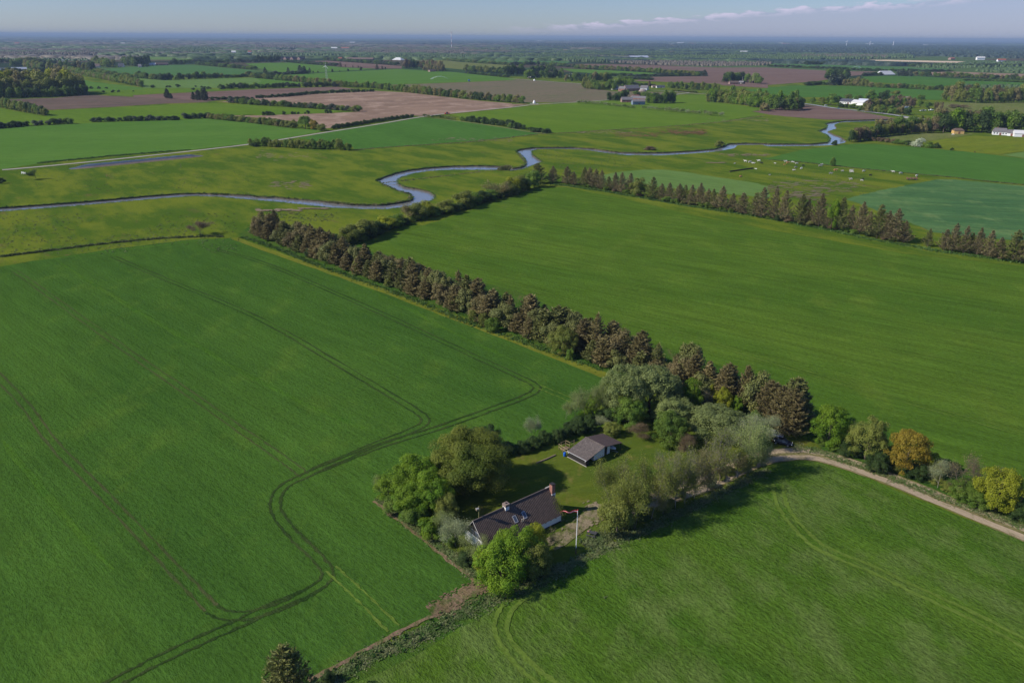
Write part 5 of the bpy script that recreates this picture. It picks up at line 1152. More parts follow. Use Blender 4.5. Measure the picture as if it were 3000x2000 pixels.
for i, (fr, x, y, hd, ps, lb) in enumerate(COWS):
    o = link('cow', COWM[ps]); X, Y = g(fr, x, y+4); o.location = (X, Y, .12); o.rotation_euler[2] = RNG.choice((0, math.pi))+RNG.uniform(-.7, .7); s = RNG.uniform(.98, 1.15)*(.62 if 'calf' in lb else .92); o.scale = (s, s, s)
    set_mat(o, HIDE[hd]); tag(o, lb, 'cow', 'cows in the river pasture')
# ------------------------------------------------------------------ trees of the garden
GT = [  # kind, frame, base x, base y, top y, width px, leaf, name, label, extra
 ('beech', 'E', 860, 590, 170, 620, 'beech', 'beech_tree', 'huge round-crowned olive green beech behind the farmhouse', dict(rz=.4)),
 ('round', 'E', 975, 335, 115, 260, 'dark', 'broadleaf_tree', 'dark tree looking out behind the top of the huge round beech', {}),
 ('round', 'E', 455, 640, 335, 300, 'bright', 'broadleaf_tree', 'green tree left of the huge beech, tallest of its clump', dict(kw=1.3)),
 ('round', 'E', 300, 690, 455, 270, 'bright', 'broadleaf_tree', 'green tree at the left end of the clump beside the beech', dict(kw=1.3)),
 ('round', 'E', 560, 780, 480, 290, 'bright', 'broadleaf_tree', 'bright green tree in the middle of the clump left of the beech', dict(kw=1.3)),
 ('round', 'E', 420, 800, 560, 260, 'bright', 'broadleaf_tree', 'green tree in the front of the clump left of the beech', dict(kw=1.3)),
 ('round', 'E', 680, 860, 640, 190, 'olive', 'broadleaf_tree', 'yellowish olive tree under the left side of the beech', {}),
 ('open', 'E', 205, 680, 510, 160, 'grey', 'shrub', 'grey-leaved shrub at the very left corner of the garden', {}),
 ('bush', 'E', 300, 790, 650, 220, 'green', 'shrub', 'low green shrub above the brown soil strip at the garden corner', {}),
 ('bush', 'E', 440, 880, 740, 220, 'green', 'shrub', 'low green shrub, second along the brown soil strip', {}),
 ('bush', 'E', 560, 960, 830, 220, 'bright', 'shrub', 'low bright shrub, third along the brown soil strip', {}),
 ('open', 'E', 745, 1045, 830, 220, 'silver', 'apple_tree', 'grey-leaved apple tree left of the white gable wall', dict(bark=1)),
 ('open', 'E', 640, 960, 790, 200, 'grey', 'apple_tree', 'grey-leaved apple tree behind the one beside the gable', dict(bark=1)),
 ('open', 'E', 890, 1125, 955, 190, 'grey', 'apple_tree', 'grey-leaved apple tree in front of the white gable wall', dict(bark=1)),
 ('bush', 'E', 820, 1170, 1080, 140, 'dark', 'shrub', 'dark low shrub under the apple trees below the gable', {}),
 ('dense', 'E', 1100, 1335, 1010, 320, 'bright', 'broadleaf_tree', 'bright green tree at the lowest corner of the garden', dict(kw=1.3)),
 ('round', 'E', 1220, 1230, 915, 300, 'bright', 'broadleaf_tree', 'tall bright green tree hiding the middle of the farmhouse front', dict(kw=1.3)),
 ('round', 'E', 1350, 1130, 870, 190, 'yellow', 'broadleaf_tree', 'yellow-green tree touching the roof edge of the farmhouse', {}),
 ('round', 'E', 1010, 1270, 1080, 180, 'yellow', 'shrub', 'yellowish shrub left of the tree at the lowest garden corner', dict(kw=1.3)),
 ('round', 'E', 1090, 1150, 960, 200, 'green', 'broadleaf_tree', 'small green tree between the gable and the tall bright tree', {}),
 ('round', 'E', 1330, 1260, 1010, 240, 'olive', 'broadleaf_tree', 'olive green tree at the right of the front clump', dict(kw=1.3)),
 ('bare', 'E', 1430, 1110, 900, 190, 'olive', 'bare_shrub', 'almost bare twiggy shrub at the right of the farmhouse front', {}),
 ('round', 'K', 640, 470, 62, 400, 'grey', 'willow_tree', 'largest grey-green willow, left of the two tall ones behind the shed', dict(kw=1.05)),
 ('round', 'K', 860, 450, 58, 380, 'grey', 'willow_tree', 'tall grey-green willow right of the largest one', dict(kw=1.2)),
 ('round', 'K', 1010, 450, 130, 230, 'grey', 'willow_tree', 'narrower grey-green willow left of the vivid green maple', dict(kw=1.2)),
 ('open', 'K', 330, 480, 240, 210, 'grey', 'aspen_tree', 'pale-trunked thin tree in front of the largest willow', dict(bark=1)),
 ('open', 'K', 245, 490, 290, 170, 'grey', 'aspen_tree', 'pale-trunked thin tree, second from the left end of the thicket', dict(bark=1)),
 ('open', 'K', 165, 510, 370, 110, 'grey', 'aspen_tree', 'pale-trunked thin tree at the left end of the thicket', dict(bark=1)),
 ('open', 'K', 440, 490, 210, 200, 'grey', 'aspen_tree', 'pale-trunked thin tree beside the largest willow trunk', dict(bark=1)),
 ('round', 'K', 385, 500, 300, 130, 'bright', 'broadleaf_tree', 'bright green young tree among the pale-trunked thin trees', {}),
 ('round', 'K', 690, 560, 320, 280, 'green', 'broadleaf_tree', 'green tree at the lawn edge below the largest willow', {}),
 ('bush', 'K', 560, 520, 400, 200, 'dark', 'shrub', 'dark shrub at the foot of the largest willow', {}),
 ('dense', 'K', 1200, 440, 165, 200, 'bright', 'maple_tree', 'vivid green maple in the middle of the thicket behind the lawn', {}),
 ('bare', 'K', 1325, 440, 235, 110, 'tan', 'bare_tree', 'leafless pinkish twiggy tree right of the vivid green maple', dict(bark=1)),
 ('round', 'K', 1365, 380, 205, 110, 'yellow', 'broadleaf_tree', 'small yellow tree behind the leafless twiggy tree', {}),
 ('round', 'K', 1470, 440, 235, 170, 'yellow', 'broadleaf_tree', 'yellow-green tree right of the leafless twiggy tree', {}),
 ('dense', 'K', 1590, 455, 310, 110, 'bright', 'broadleaf_tree', 'narrow vivid green tree beside the last brown spruces', {}),
 ('round', 'K', 1060, 560, 325, 300, 'grey', 'willow_tree', 'rounded grey-green willow behind the dark green lawn bush', dict(kw=1.2)),
 ('dense', 'K', 1030, 715, 450, 320, 'green', 'hazel_bush', 'dense dark green round bush at the far lawn edge', {}),
 ('round', 'K', 1410, 650, 425, 430, 'grey', 'willow_tree', 'wide low grey-green willow right of the dense round bush', dict(kw=1.2)),
 ('round', 'K', 1640, 640, 480, 260, 'grey', 'willow_tree', 'small grey-green willow between the wide low one and the parked cars', dict(kw=1.2)),
 ('open', 'K', 1755, 735, 490, 290, 'silver', 'willow_tree', 'silvery willow overhanging the parked cars', dict(bark=1)),
 ('open', 'K', 1640, 740, 570, 320, 'silver', 'willow_tree', 'silvery willow left of the one over the cars', dict(bark=1)),
 ('open', 'K', 450, 575, 490, 125, 'silver', 'apple_tree', 'small silvery fruit tree behind the shed, left of two', {}),
 ('round', 'K', 545, 640, 528, 165, 'olive', 'apple_tree', 'small olive fruit tree casting a round shadow behind the shed', {}),
 ('open', 'K', 780, 650, 545, 190, 'brown', 'shrub', 'low reddish brown shrub at the far lawn edge', {}),
 ('open', 'K', 1180, 800, 640, 160, 'brown', 'shrub', 'brown twiggy shrub between the lawn and the track trees', {}),
 ('open', 'E', 1340, 215, 50, 120, 'silver', 'birch_tree', 'thin silvery tree standing alone in the hedge above the beech shadow', dict(bark=1)),
 # the row of slim trees along the track
 ('bush', 'K', 590, 1450, 1150, 320, 'olive', 'shrub', 'big olive bush at the lower end of the row along the track', {}),
 ('open', 'K', 545, 1300, 815, 230, 'olive', 'poplar_tree', 'slim yellow-tipped tree at the lower end of the row along the track', dict(bark=1, kw=1.25)),
 ('open', 'K', 640, 1440, 980, 290, 'olive', 'poplar_tree', 'slim olive tree nearest the picnic table in the track row', dict(bark=1, kw=1.25)),
 ('open', 'K', 740, 1420, 1030, 260, 'olive', 'poplar_tree', 'slim olive tree, second from the picnic table in the track row', {}),
 ('open', 'K', 700, 1290, 940, 240, 'tan', 'poplar_tree', 'thin tan-leaved tree in the back of the track row near the turning place', dict(bark=1, kw=1.25)),
 ('open', 'K', 870, 1330, 850, 250, 'olive', 'poplar_tree', 'slim tree, third from the picnic table in the track row', dict(bark=1, kw=1.25)),
 ('bare', 'K', 1000, 1260, 690, 250, 'olive', 'poplar_tree', 'tall nearly bare tree, fourth from the picnic table in the track row', dict(bark=1, kw=1.25)),
 ('open', 'K', 980, 1290, 960, 230, 'tan', 'poplar_tree', 'thin tan-leaved tree under the tall bare one in the track row', {}),
 ('open', 'K', 1080, 1240, 830, 240, 'olive', 'poplar_tree', 'slim tree, fifth from the picnic table in the track row', dict(bark=1, kw=1.25)),
 ('bare', 'K', 1155, 1200, 720, 240, 'olive', 'poplar_tree', 'tall nearly bare tree, sixth from the picnic table in the track row', dict(bark=1, kw=1.25)),
 ('open', 'K', 1240, 1160, 800, 240, 'tan', 'poplar_tree', 'slim tree in the middle of the track row where the gravel shows through', dict(bark=1, kw=1.25)),
 ('bare', 'K', 1345, 1110, 640, 230, 'olive', 'poplar_tree', 'tall bare-topped tree, left of the two tallest in the track row', dict(bark=1, kw=1.25)),
 ('bare', 'K', 1415, 1080, 560, 280, 'olive', 'poplar_tree', 'tallest bare-topped tree of the track row', dict(bark=1, kw=1.25)),
 ('open', 'K', 1440, 1040, 780, 280, 'tan', 'poplar_tree', 'tan-leaved tree under the tallest bare-topped one', {}),
 ('open', 'K', 1590, 1000, 760, 170, 'olive', 'poplar_tree', 'slim young tree near the single pale stake', dict(bark=1, kw=1.25)),
 ('open', 'K', 1690, 950, 500, 260, 'grey', 'poplar_tree', 'tall grey-green tree, second from the parked cars in the track row', dict(bark=1, kw=1.25)),
 ('open', 'K', 1765, 900, 690, 220, 'grey', 'poplar_tree', 'slim grey-green tree, last of the track row towards the cars', dict(bark=1, kw=1.25)),
 # hedge along the far side of the track
 ('bare', 'L', 640, 340, 150, 130, 'tan', 'bare_shrub', 'brown leafless shrub left of the first green tree in the track hedge', {}),
 ('round', 'L', 760, 425, 95, 290, 'bright', 'maple_tree', 'green tree at the left end of the hedge beyond the gravel track', {}),
 ('round', 'L', 1060, 540, 205, 330, 'olive', 'maple_tree', 'olive-topped tree, second in the hedge beyond the gravel track', {}),
 ('dense', 'L', 930, 500, 395, 200, 'dark', 'shrub', 'dark shrub between the first two trees beyond the gravel track', {}),
 ('dense', 'L', 1150, 620, 470, 230, 'dark', 'shrub', 'dark shrub between the olive-topped tree and the orange tree', {}),
 ('round', 'L', 1385, 650, 300, 330, 'orange', 'oak_tree', 'orange-leaved tree in the hedge beyond the gravel track', {}),
 ('round', 'L', 1560, 660, 470, 220, 'yellow', 'maple_tree', 'bright yellow-green tree right of the orange tree', {}),
 ('dense', 'L', 1470, 690, 560, 200, 'dark', 'shrub', 'dark shrub at the foot of the yellow-green tree', {}),
 ('open', 'L', 1650, 770, 565, 200, 'silver', 'hawthorn', 'grey-green hawthorn right of the bright yellow tree', dict(bark=1)),
 ('bare', 'L', 1800, 800, 515, 300, 'tan', 'bare_shrub', 'large brown leafless thicket in the track hedge', {}),
 ('bare', 'L', 1960, 830, 545, 260, 'brown', 'bare_shrub', 'brown leafless shrub left of the last yellow-green tree', {}),
 ('dense', 'L', 1840, 850, 720, 260, 'green', 'shrub', 'low green shrub in front of the brown leafless thicket', {}),
 ('round', 'L', 2120, 935, 595, 370, 'yellow', 'maple_tree', 'yellow-green tree at the right edge of the photo beyond the track', {}),
 ('dense', 'L', 1980, 920, 800, 200, 'green', 'shrub', 'low green shrub under the last yellow-green tree', {}),
 ('bare', 'L', 2290, 930, 650, 260, 'brown', 'bare_shrub', 'brown shrub behind the right edge of the last yellow-green tree', {}),
 ('dense', 'L', 2300, 1020, 900, 220, 'dark', 'shrub', 'dark shrub at the photo edge beyond the gravel track', {}),
 ('dense', 'L', 2480, 1080, 780, 300, 'green', 'broadleaf_tree', 'green tree just outside the right edge beyond the track', {}),
 # single trees of the near and middle distance
 ('conifer', 'M', 600, 1290, 560, 640, 'spruce_green', 'pine_tree', 'brownish green conifer at the bottom edge of the photo', dict(kw=1.0, v=3)),
 ('bush', 'M', 1040, 960, 840, 160, 'dark', 'shrub', 'dark shrub in the ditch right of the bottom conifer', {}),
 ('open', 'B0', 1845, 1225, 1105, 195, 'brown', 'bare_shrub', 'round leafless grey bush at the top edge of the big left field', {}),
 ('open', 'B0', 330, 705, 618, 130, 'dark', 'hawthorn', 'windswept dark bush beside the white gate in the meadow', {}),
 ('bush', 'B0', 25, 745, 690, 60, 'dark', 'shrub', 'dark shrub at the left edge of the photo in the meadow', {}),
 ('bush', 'B0', 2340, 405, 368, 80, 'dark', 'shrub', 'dark shrub where the pale road meets the hedge', {}),
 ('round', 'B3', 592, 585, 500, 62, 'green', 'broadleaf_tree', 'small round tree alone on the upper edge of the cow pasture', {}),
 ('bush', 'B3', 605, 395, 348, 60, 'dark', 'shrub', 'dark round bush on the river bank', {}),
 ('bare', 'B3', 660, 392, 320, 75, 'tan', 'bare_tree', 'leafless small tree on the river bank right of the dark bush', {}),
 ('bush', 'B2', 1905, 405, 345, 95, 'olive', 'shrub', 'olive bush on the river bank', {}),
 ('bush', 'B2', 1268, 436, 402, 105, 'brown', 'shrub', 'low brown bush on the meadow above the river', {}),
 ('dense', 'B3', 1378, 405, 325, 130, 'blossom', 'hawthorn', 'white blossoming hawthorn at the edge of the yellow pasture', {}),
 ('bush', 'B3', 1475, 415, 360, 90, 'green', 'shrub', 'green bush right of the white hawthorn', {}),
 ('bush', 'B3', 1547, 420, 372, 70, 'dark', 'shrub', 'dark bush, second right of the white hawthorn', {}),
 ('bush', 'B3', 1690, 442, 415, 36, 'dark', 'shrub', 'small dark cone-shaped bush at the yellow pasture fence', {}),
 ('bush', 'B3', 1900, 462, 450, 18, 'brown', 'shrub', 'tiny brown bush at the yellow pasture fence', {}),
]
for k, fr, xb, yb, yt, w_, lf, nm, lb, ex in GT:
    ex = dict(ex); 
    if ex.get('bark'): ex['bark'] = BARK_PALE
    tree_px(k, fr, xb, yb, yt, w_, lf, nm, lb, 'shrub' if nm in ('shrub', 'bare_shrub', 'hazel_bush', 'hawthorn') else 'tree', **ex)

# rows of trees and hedges -------------------------------------------------------------
def along(P, gap, jit):
    P = [Vector(p) for p in P]; out = []; carry = 0.0; total = sum((b-a).length for a, b in zip(P[:-1], P[1:]))
    s = gap*.4; acc = 0.0; i = 0
    while s < total:
        while i < len(P)-2 and acc+(P[i+1]-P[i]).length < s: acc += (P[i+1]-P[i]).length; i += 1
        t = (P[i+1]-P[i]); L = t.length; u = t/max(L, 1e-6); p = P[i]+u*(s-acc)
        n = Vector((-u.y, u.x)); q = p+n*RT.gauss(0, jit)
        out.append((q.x, q.y)); s += gap*RT.uniform(.75, 1.3+.4)
    return out
def row(line, gap, h, w, kinds, mats, name, desc, start, group, jit=.8, cat=None, var=(.78, 1.18), **k):
    """one tree after another along a line; every tree its own object, named by its order from a recognisable end"""
    P = along(line if isinstance(line, list) else pts(line), gap, jit)
    for i, (x, y) in enumerate(P):
        kd = RT.choice(kinds); m = RT.choice(mats); s = RT.uniform(*var)
        tree(kd, x, y, h*s*RT.uniform(.92, 1.1), w*s, m, name, '%s %s from the %s' % (nth(i+1), desc, start), cat or ('shrub' if 'shrub' in name or 'bush' in name else 'tree'), group, **k)
    return len(P)
def hpx(line, gap, hp, kinds, mats, name, desc, start, group, wf=1.65, **k):
    """like row, with the height read off the photograph (pixels of the frame) and spacing in metres"""
    fr = line.split()[0]; c = [w for w in line.split() if ',' in w]; x, y = map(float, c[len(c)//2].split(','))
    h = hp*1.18*mpp(fr, x, y); w = max(h*.8, gap*wf*.9); gap *= .72
    return row(line, gap, h, w, kinds, mats, name, desc, start, group, **k)

# the brown spruce belt between the two big fields: three staggered lines
a, b = Vector(g('D', 560, 541)), Vector(g('D', 1396, 862)); u = (b-a).normalized(); n_ = Vector((-u.y, u.x))
if n_.x < 0: n_ = -n_
end = (Vector(g('D', 1835, 985))-a).dot(u)
LN = [[tuple(a+n_*o+u*s0), tuple(a+n_*(o+dd)+u*(end-s1))] for o, s0, s1, dd in ((4.4, 0, 22, .5), (8.2, 1, 0, 1), (12.0, 4, -2, 1))]
SP = ['spruce']*5+['spruce_green']*3; BK = ['conifer', 'conifer', 'round', 'larch', 'conifer', 'round']
row(LN[0], 5.6, 8.2, 8.0, BK, SP, 'spruce_tree', 'spruce in the field-path side of the brown belt', 'meadow end', 'spruces of the belt between the big fields', .5, lod='m')
row(LN[1], 5.4, 10.4, 8.2, BK, SP, 'spruce_tree', 'spruce in the middle line of the brown belt', 'meadow end', 'spruces of the belt between the big fields', .5, lod='m')
row(LN[2], 6.4, 9.0, 7.4, BK, SP, 'spruce_tree', 'spruce in the right-hand side of the brown belt', 'meadow end', 'spruces of the belt between the big fields', .5, lod='m')
for k, fr, xb, yb, yt, w_, lf, nm, lb, ex in [
 ('round', 'C2', 1450, 850, 520, 360, 'olive', 'oak_tree', 'wide yellow-olive tree standing in the front of the brown belt', {}),
 ('dense', 'C2', 640, 590, 430, 180, 'green', 'shrub', 'green shrub at the foot of the brown belt beside the yellow path', {}),
 ('dense', 'C2', 540, 540, 370, 120, 'olive', 'shrub', 'olive shrub left of the green shrub at the foot of the brown belt', {}),
 ('dense', 'C2', 420, 480, 340, 130, 'olive', 'shrub', 'olive shrub highest up at the foot of the brown belt', {}),
 ('bush', 'C2', 1530, 910, 780, 110, 'green', 'shrub', 'green shrub below the wide yellow-olive tree', {}),
 ('conifer', 'K', 1210, 280, -25, 230, 'spruce', 'spruce_tree', 'tall brown spruce above the tall willows', dict(v=1)),
 ('conifer', 'K', 1650, 420, 60, 230, 'spruce', 'spruce_tree', 'tallest brown spruce behind the vivid green narrow tree', dict(v=1)),
 ('conifer', 'K', 1850, 520, 185, 280, 'spruce', 'spruce_tree', 'brown spruce with pointed top behind the silvery willow', dict(v=3)),
 ('conifer', 'K', 2030, 640, 255, 300, 'spruce', 'spruce_tree', 'brown spruce at the right end of the belt above the parked cars', dict(v=3)),
 ('conifer', 'K', 1940, 590, 230, 260, 'spruce', 'spruce_tree', 'brown spruce, second from the right end of the belt', dict(v=0)),
 ('conifer', 'K', 1480, 400, 60, 230, 'spruce', 'spruce_tree', 'brown spruce above the yellow-green tree', dict(v=0)),
]: tree_px(k, fr, xb, yb, yt, w_, lf, nm, lb, 'shrub' if nm == 'shrub' else 'tree', 'spruces of the belt between the big fields' if k == 'conifer' else None, **ex)

for i, (f, off, kd, m_, h_, w_) in enumerate(((.12, 6, 'round', 'spruce_green', 8, 7), (.20, 3.5, 'dense', 'dark', 4, 5), (.33, 5, 'round', 'olive', 7.5, 6), (.41, 3.5, 'dense', 'olive', 3.5, 4), (.47, 9, 'round', 'spruce_green', 9, 8), (.55, 5, 'round', 'olive', 7, 6), (.60, 3.2, 'dense', 'green', 3.2, 4), (.68, 8, 'round', 'spruce_green', 9.5, 8))):
    q = a+u*(end*f)+n_*off; tree(kd, q.x, q.y, h_, w_, m_, 'shrub' if kd == 'dense' else 'belt_tree', '%s leafy %s from meadow end mixed into brown spruce belt' % (nth(i+1), 'shrub' if kd == 'dense' else 'tree'), 'shrub' if kd == 'dense' else 'tree', lod='n')
# conifer row B: each tree where the photograph has it
CB = [('B2', 235, 745, 558, 165), ('B2', 375, 738, 588, 105), ('B2', 505, 752, 588, 105), ('B2', 565, 760, 640, 80), ('B2', 665, 770, 600, 110), ('B2', 712, 775, 598, 110), ('B2', 768, 787, 615, 100), ('B2', 820, 797, 622, 90),
      ('B2', 885, 808, 680, 90), ('B2', 945, 818, 645, 90), ('B2', 1005, 832, 645, 90), ('B2', 1085, 812, 650, 95), ('B2', 1290, 882, 685, 125), ('B2', 1370, 892, 745, 100), ('B2', 1440, 902, 738, 95), ('B2', 1530, 922, 748, 105),
      ('B2', 1585, 925, 758, 90), ('B2', 1645, 940, 758, 95), ('B2', 1722, 950, 745, 115), ('B2', 1795, 965, 795, 90), ('B2', 1840, 975, 795, 95), ('B2', 1922, 990, 772, 130), ('B2', 2020, 1002, 835, 100), ('B2', 2110, 1020, 830, 120),
      ('B2', 2225, 1040, 830, 115), ('B2', 2290, 1058, 782, 150), ('B3', 50, 1075, 775, 110), ('B3', 140, 1092, 805, 120), ('B3', 290, 1120, 845, 135), ('B3', 350, 1122, 885, 100), ('B3', 462, 1142, 842, 140), ('B3', 540, 1160, 940, 90), ('B3', 655, 1178, 870, 130),
      ('B3', 745, 1185, 945, 110), ('B3', 840, 1208, 918, 140), ('B3', 910, 1225, 1000, 110), ('B3', 1000, 1245, 938, 170), ('B3', 1080, 1262, 1000, 120), ('B3', 1155, 1275, 978, 170), ('B3', 1240, 1288, 1090, 120), ('B3', 1465, 1322, 1160, 85),
      ('B3', 1615, 1358, 1165, 110), ('B3', 1690, 1372, 1112, 120), ('B3', 1790, 1385, 1135, 110), ('B3', 1852, 1388, 1200, 90), ('B3', 1915, 1402, 1155, 110), ('B3', 2015, 1422, 1175, 130), ('B3', 2110, 1438, 1240, 130), ('B3', 2245, 1455, 1175, 200), ('B3', 2335, 1470, 1220, 140), ('B3', 2440, 1490, 1230, 150)]
for i, (fr, xb, yb, yt, w_) in enumerate(CB):
    tree_px('larch', fr, xb, yb, yt, w_, 'larch' if i % 4 else 'spruce_green', 'spruce_tree', '%s brown spruce from the left in the row beyond the right big field' % nth(i+1), 'tree', 'spruces of the row beyond the right field', kw=1.5, lod='n')
for i, (k, fr, xb, yb, yt, w_, lf, lb) in enumerate([('round', 'B2', 205, 780, 615, 150, 'green', 'green tree in front of the first spruce where two tree rows meet'), ('round', 'B2', 1150, 858, 688, 175, 'olive', 'yellowish round oak among the brown spruces beyond the right field'),
        ('round', 'B3', 575, 1172, 882, 110, 'bright', 'bright green tree among the brown spruces beyond the right field'), ('bush', 'B2', 1420, 915, 865, 90, 'green', 'low green shrub under the spruces, left of a pair'), ('bush', 'B2', 1500, 928, 880, 90, 'green', 'low green shrub under the spruces, right of a pair')]):
    tree_px(k, fr, xb, yb, yt, w_, lf, 'broadleaf_tree' if k == 'round' else 'shrub', lb, 'tree' if k == 'round' else 'shrub')
row('B2 650,770 1000,835 1300,890 1700,955 2000,1005 2330,1060 B3 300,1122 700,1185 1100,1268 1260,1290', 5.0, 2.8, 5.0, ['dense'], ['dark', 'spruce_green', 'green', 'brown'], 'belt_shrub', 'low shrub under far brown spruce row', 'left end', 'low shrubs under the far spruce row', .6, lod='m')
# hedge C running up to the river
HC = [(745, 1295, 1200, 110, 'dark'), (850, 1292, 1125, 160, 'olive'), (950, 1262, 1085, 170, 'olive'), (1040, 1235, 1065, 160, 'olive'), (1110, 1215, 1080, 130, 'dark'), (1200, 1165, 1042, 160, 'yellow'), (1290, 1130, 1020, 140, 'green'),
      (1390, 1095, 935, 150, 'tan'), (1470, 1075, 925, 150, 'olive'), (1560, 1052, 905, 140, 'yellow'), (1640, 1042, 960, 110, 'green'), (1730, 1022, 890, 140, 'olive'), (1810, 1000, 925, 110, 'dark'), (1920, 965, 805, 160, 'olive'),
      (2000, 935, 830, 120, 'green'), (2080, 912, 800, 120, 'dark'), (2150, 892, 790, 110, 'green'), (2215, 872, 725, 150, 'tan'), (2300, 852, 720, 120, 'olive')]
for i, (x, yb, yt, w_, lf) in enumerate(HC):
    tree_px('round' if lf != 'tan' else 'open', 'B1', x, yb, yt, w_, lf, 'broadleaf_tree', '%s tree from the belt end in the leafy row leading to the river' % nth(i+1), 'tree', 'trees of the row leading to the river', kw=1.45)
for i, (x, yb, yt, w_, lf) in enumerate([(10, 835, 680, 110, 'yellow'), (70, 812, 660, 150, 'olive'), (125, 800, 690, 110, 'green')]):
    tree_px('round', 'B2', x, yb, yt, w_, lf, 'broadleaf_tree', ('yellow tinted tree', 'tan-green tree', 'green tree')[i]+' near the river end of the leafy row', 'tree', 'trees of the row leading to the river', kw=1.45)
row('B1 735,1300 860,1298 1040,1245 1200,1180 1400,1105 1600,1050 1800,1008 2000,945 2200,885 2352,850 B2 140,805', 3.6, 3.6, 5.6, ['dense'], ['dark', 'dark', 'green', 'dark', 'olive'], 'hedge_shrub', 'low hedge shrub under the leafy row', 'belt end', 'low shrubs under the leafy row', .6)
# evergreen hedge behind the lawn
row('E 1110,345 1200,330 1300,300 1400,275 1500,245 1600,205 1700,180 1790,155 K 180,610 330,560 450,520 560,500', 2.2, 2.9, 3.6, ['dense'], ['dark'], 'hedge_shrub', 'dark evergreen shrub in the hedge behind the lawn', 'beech end', 'evergreen hedge behind the lawn', .4)
row('K 600,500 800,480 1000,480 1200,520 1400,500 1600,520 1750,560', 3.4, 2.6, 3.6, ['dense'], ['dark', 'green'], 'shrub', 'shrub under the willows of the thicket', 'left end', 'undergrowth of the thicket', 1.0)
row('K 660,1420 800,1345 930,1285 1050,1220 1200,1150', 2.8, 1.8, 2.8, ['bush'], ['olive', 'dark', 'olive'], 'shrub', 'undergrowth shrub below the track trees', 'picnic table end', 'undergrowth of the track row', .8)
row('K 1300,1060 1450,1000 1600,930 1740,850', 3.2, 2.0, 3.0, ['bush'], ['grey', 'olive'], 'shrub', 'undergrowth shrub at the upper part of the track row', 'lower end', 'undergrowth of the track row', .8)
row('L 680,405 900,478 1150,568 1400,655 1650,752 1900,850 2150,930 2352,1010', 2.6, 2.0, 3.0, ['dense', 'bush'], ['dark', 'green', 'green', 'olive'], 'hedge_shrub', 'low shrub at the foot of the hedge beyond the track', 'left end', 'low shrubs beyond the track', .5)
row('E 160,590 260,690 390,800 510,890 630,970 730,1030', 2.6, 2.2, 3.0, ['bush'], ['green', 'grey', 'green'], 'hedge_shrub', 'low shrub in the garden edge above the soil strip', 'left corner', 'garden edge shrubs', .5)

# hedges and trees of the middle distance
GM = ['green', 'green', 'dark', 'olive']; DK = ['dark', 'dark', 'fir_dark', 'green']; OL = ['olive', 'green', 'tan', 'olive', 'dark']
hpx('B0 2290,402 B1 0,402 220,412 400,422 650,432 880,442', 4.6, 72, ['round', 'dense'], ['green', 'olive', 'olive', 'green'], 'hedge_tree', 'tree in the thick hedge below the wedge-shaped field', 'road end', 'thick hedge below the wedge-shaped field', 1.25+.4)
hpx('B0 1930,150 2352,195 B1 0,197 150,212 300,232', 6, 50, ['round'], OL, 'hedge_tree', 'tree in the mixed hedge above the big green field', 'left end', 'mixed hedge above the big green field', 1.3+.4)
for x, yb, yt, w_, lf, lb in ((350, 238, 155, 90, 'olive', 'olive tree left of the largest tree of the mixed hedge'), (455, 245, 122, 130, 'green', 'largest green tree of the mixed hedge above the big field'), (535, 252, 155, 80, 'orange', 'yellowish tree right of the largest tree of the mixed hedge'), (600, 262, 195, 100, 'olive', 'olive tree at the right end of the mixed hedge')):
    tree_px('round', 'B1', x, yb, yt, w_, lf, 'hedge_tree', lb, 'tree', 'mixed hedge above the big green field', lod='m')
hpx('A1 700,938 900,906 1080,876 1280,848 1450,825', 3.6, 30, ['dense'], ['dark'], 'hedge_shrub', 'shrub in the straight clipped hedge beside the pale road', 'lower end', 'straight clipped hedge beside the pale road', 1.5, jit=.3)
hpx('A0 -60,935 300,903 690,885', 6, 42, ['dense', 'bush'], DK, 'hawthorn', 'windswept dark bush in the left field-edge row', 'left edge', 'left row of windswept bushes')
hpx('A0 835,872 1200,862 1640,853', 6, 36, ['dense', 'bush'], DK, 'hawthorn', 'windswept dark bush in the middle field-edge row', 'left end', 'middle row of windswept bushes')
hpx('A0 1690,842 1940,834', 7, 42, ['dense', 'bush'], DK, 'hawthorn', 'windswept dark bush in the short field-edge row', 'left end', 'short row of windswept bushes')
hpx('A0 -80,690 0,735 200,775 430,815', 5.5, 72, ['round'], ['green', 'olive', 'olive', 'dark'], 'hedge_tree', 'tree in the short thick row at the left edge', 'left edge', 'short thick row at the left edge')
hpx('A2 80,-1 80,-1', 5, 1, ['bush'], DK, 'x', 'x', 'x', 'x') if False else None
hpx('A1 1540,828 1700,838 1830,852', 4.5, 24, ['open'], ['grey', 'dark'], 'hedge_shrub', 'thin shrub along the field path', 'road corner', 'thin shrubs along the field path')
hpx('B1 1900,170 2000,182 2110,200 2352,225 B2 0,238 130,252', 5.5, 46, ['dense', 'bush'], ['dark', 'green', 'dark'], 'hedge_shrub', 'dark bush in the row along the field path', 'road corner', 'dark bushes along the field path')
hpx('B2 170,268 330,284', 7, 34, ['bush'], ['dark'], 'hedge_shrub', 'dark bush at the far end of the field path', 'left', 'dark bushes along the field path')
hpx('A1 0,655 270,640 540,614 800,602 1085,592', 5, 24, ['dense'], ['dark'], 'hedge_shrub', 'shrub in the low dark hedge between the mauve and tan fields', 'left end', 'low dark hedge between ploughed fields', 1.6, jit=.4)
hpx('A0 1935,668 2352,662', 6, 24, ['dense'], ['dark'], 'hedge_shrub', 'shrub in the low dark hedge right of the tall conifers', 'left end', 'low dark hedge between ploughed fields', 1.6, jit=.4)
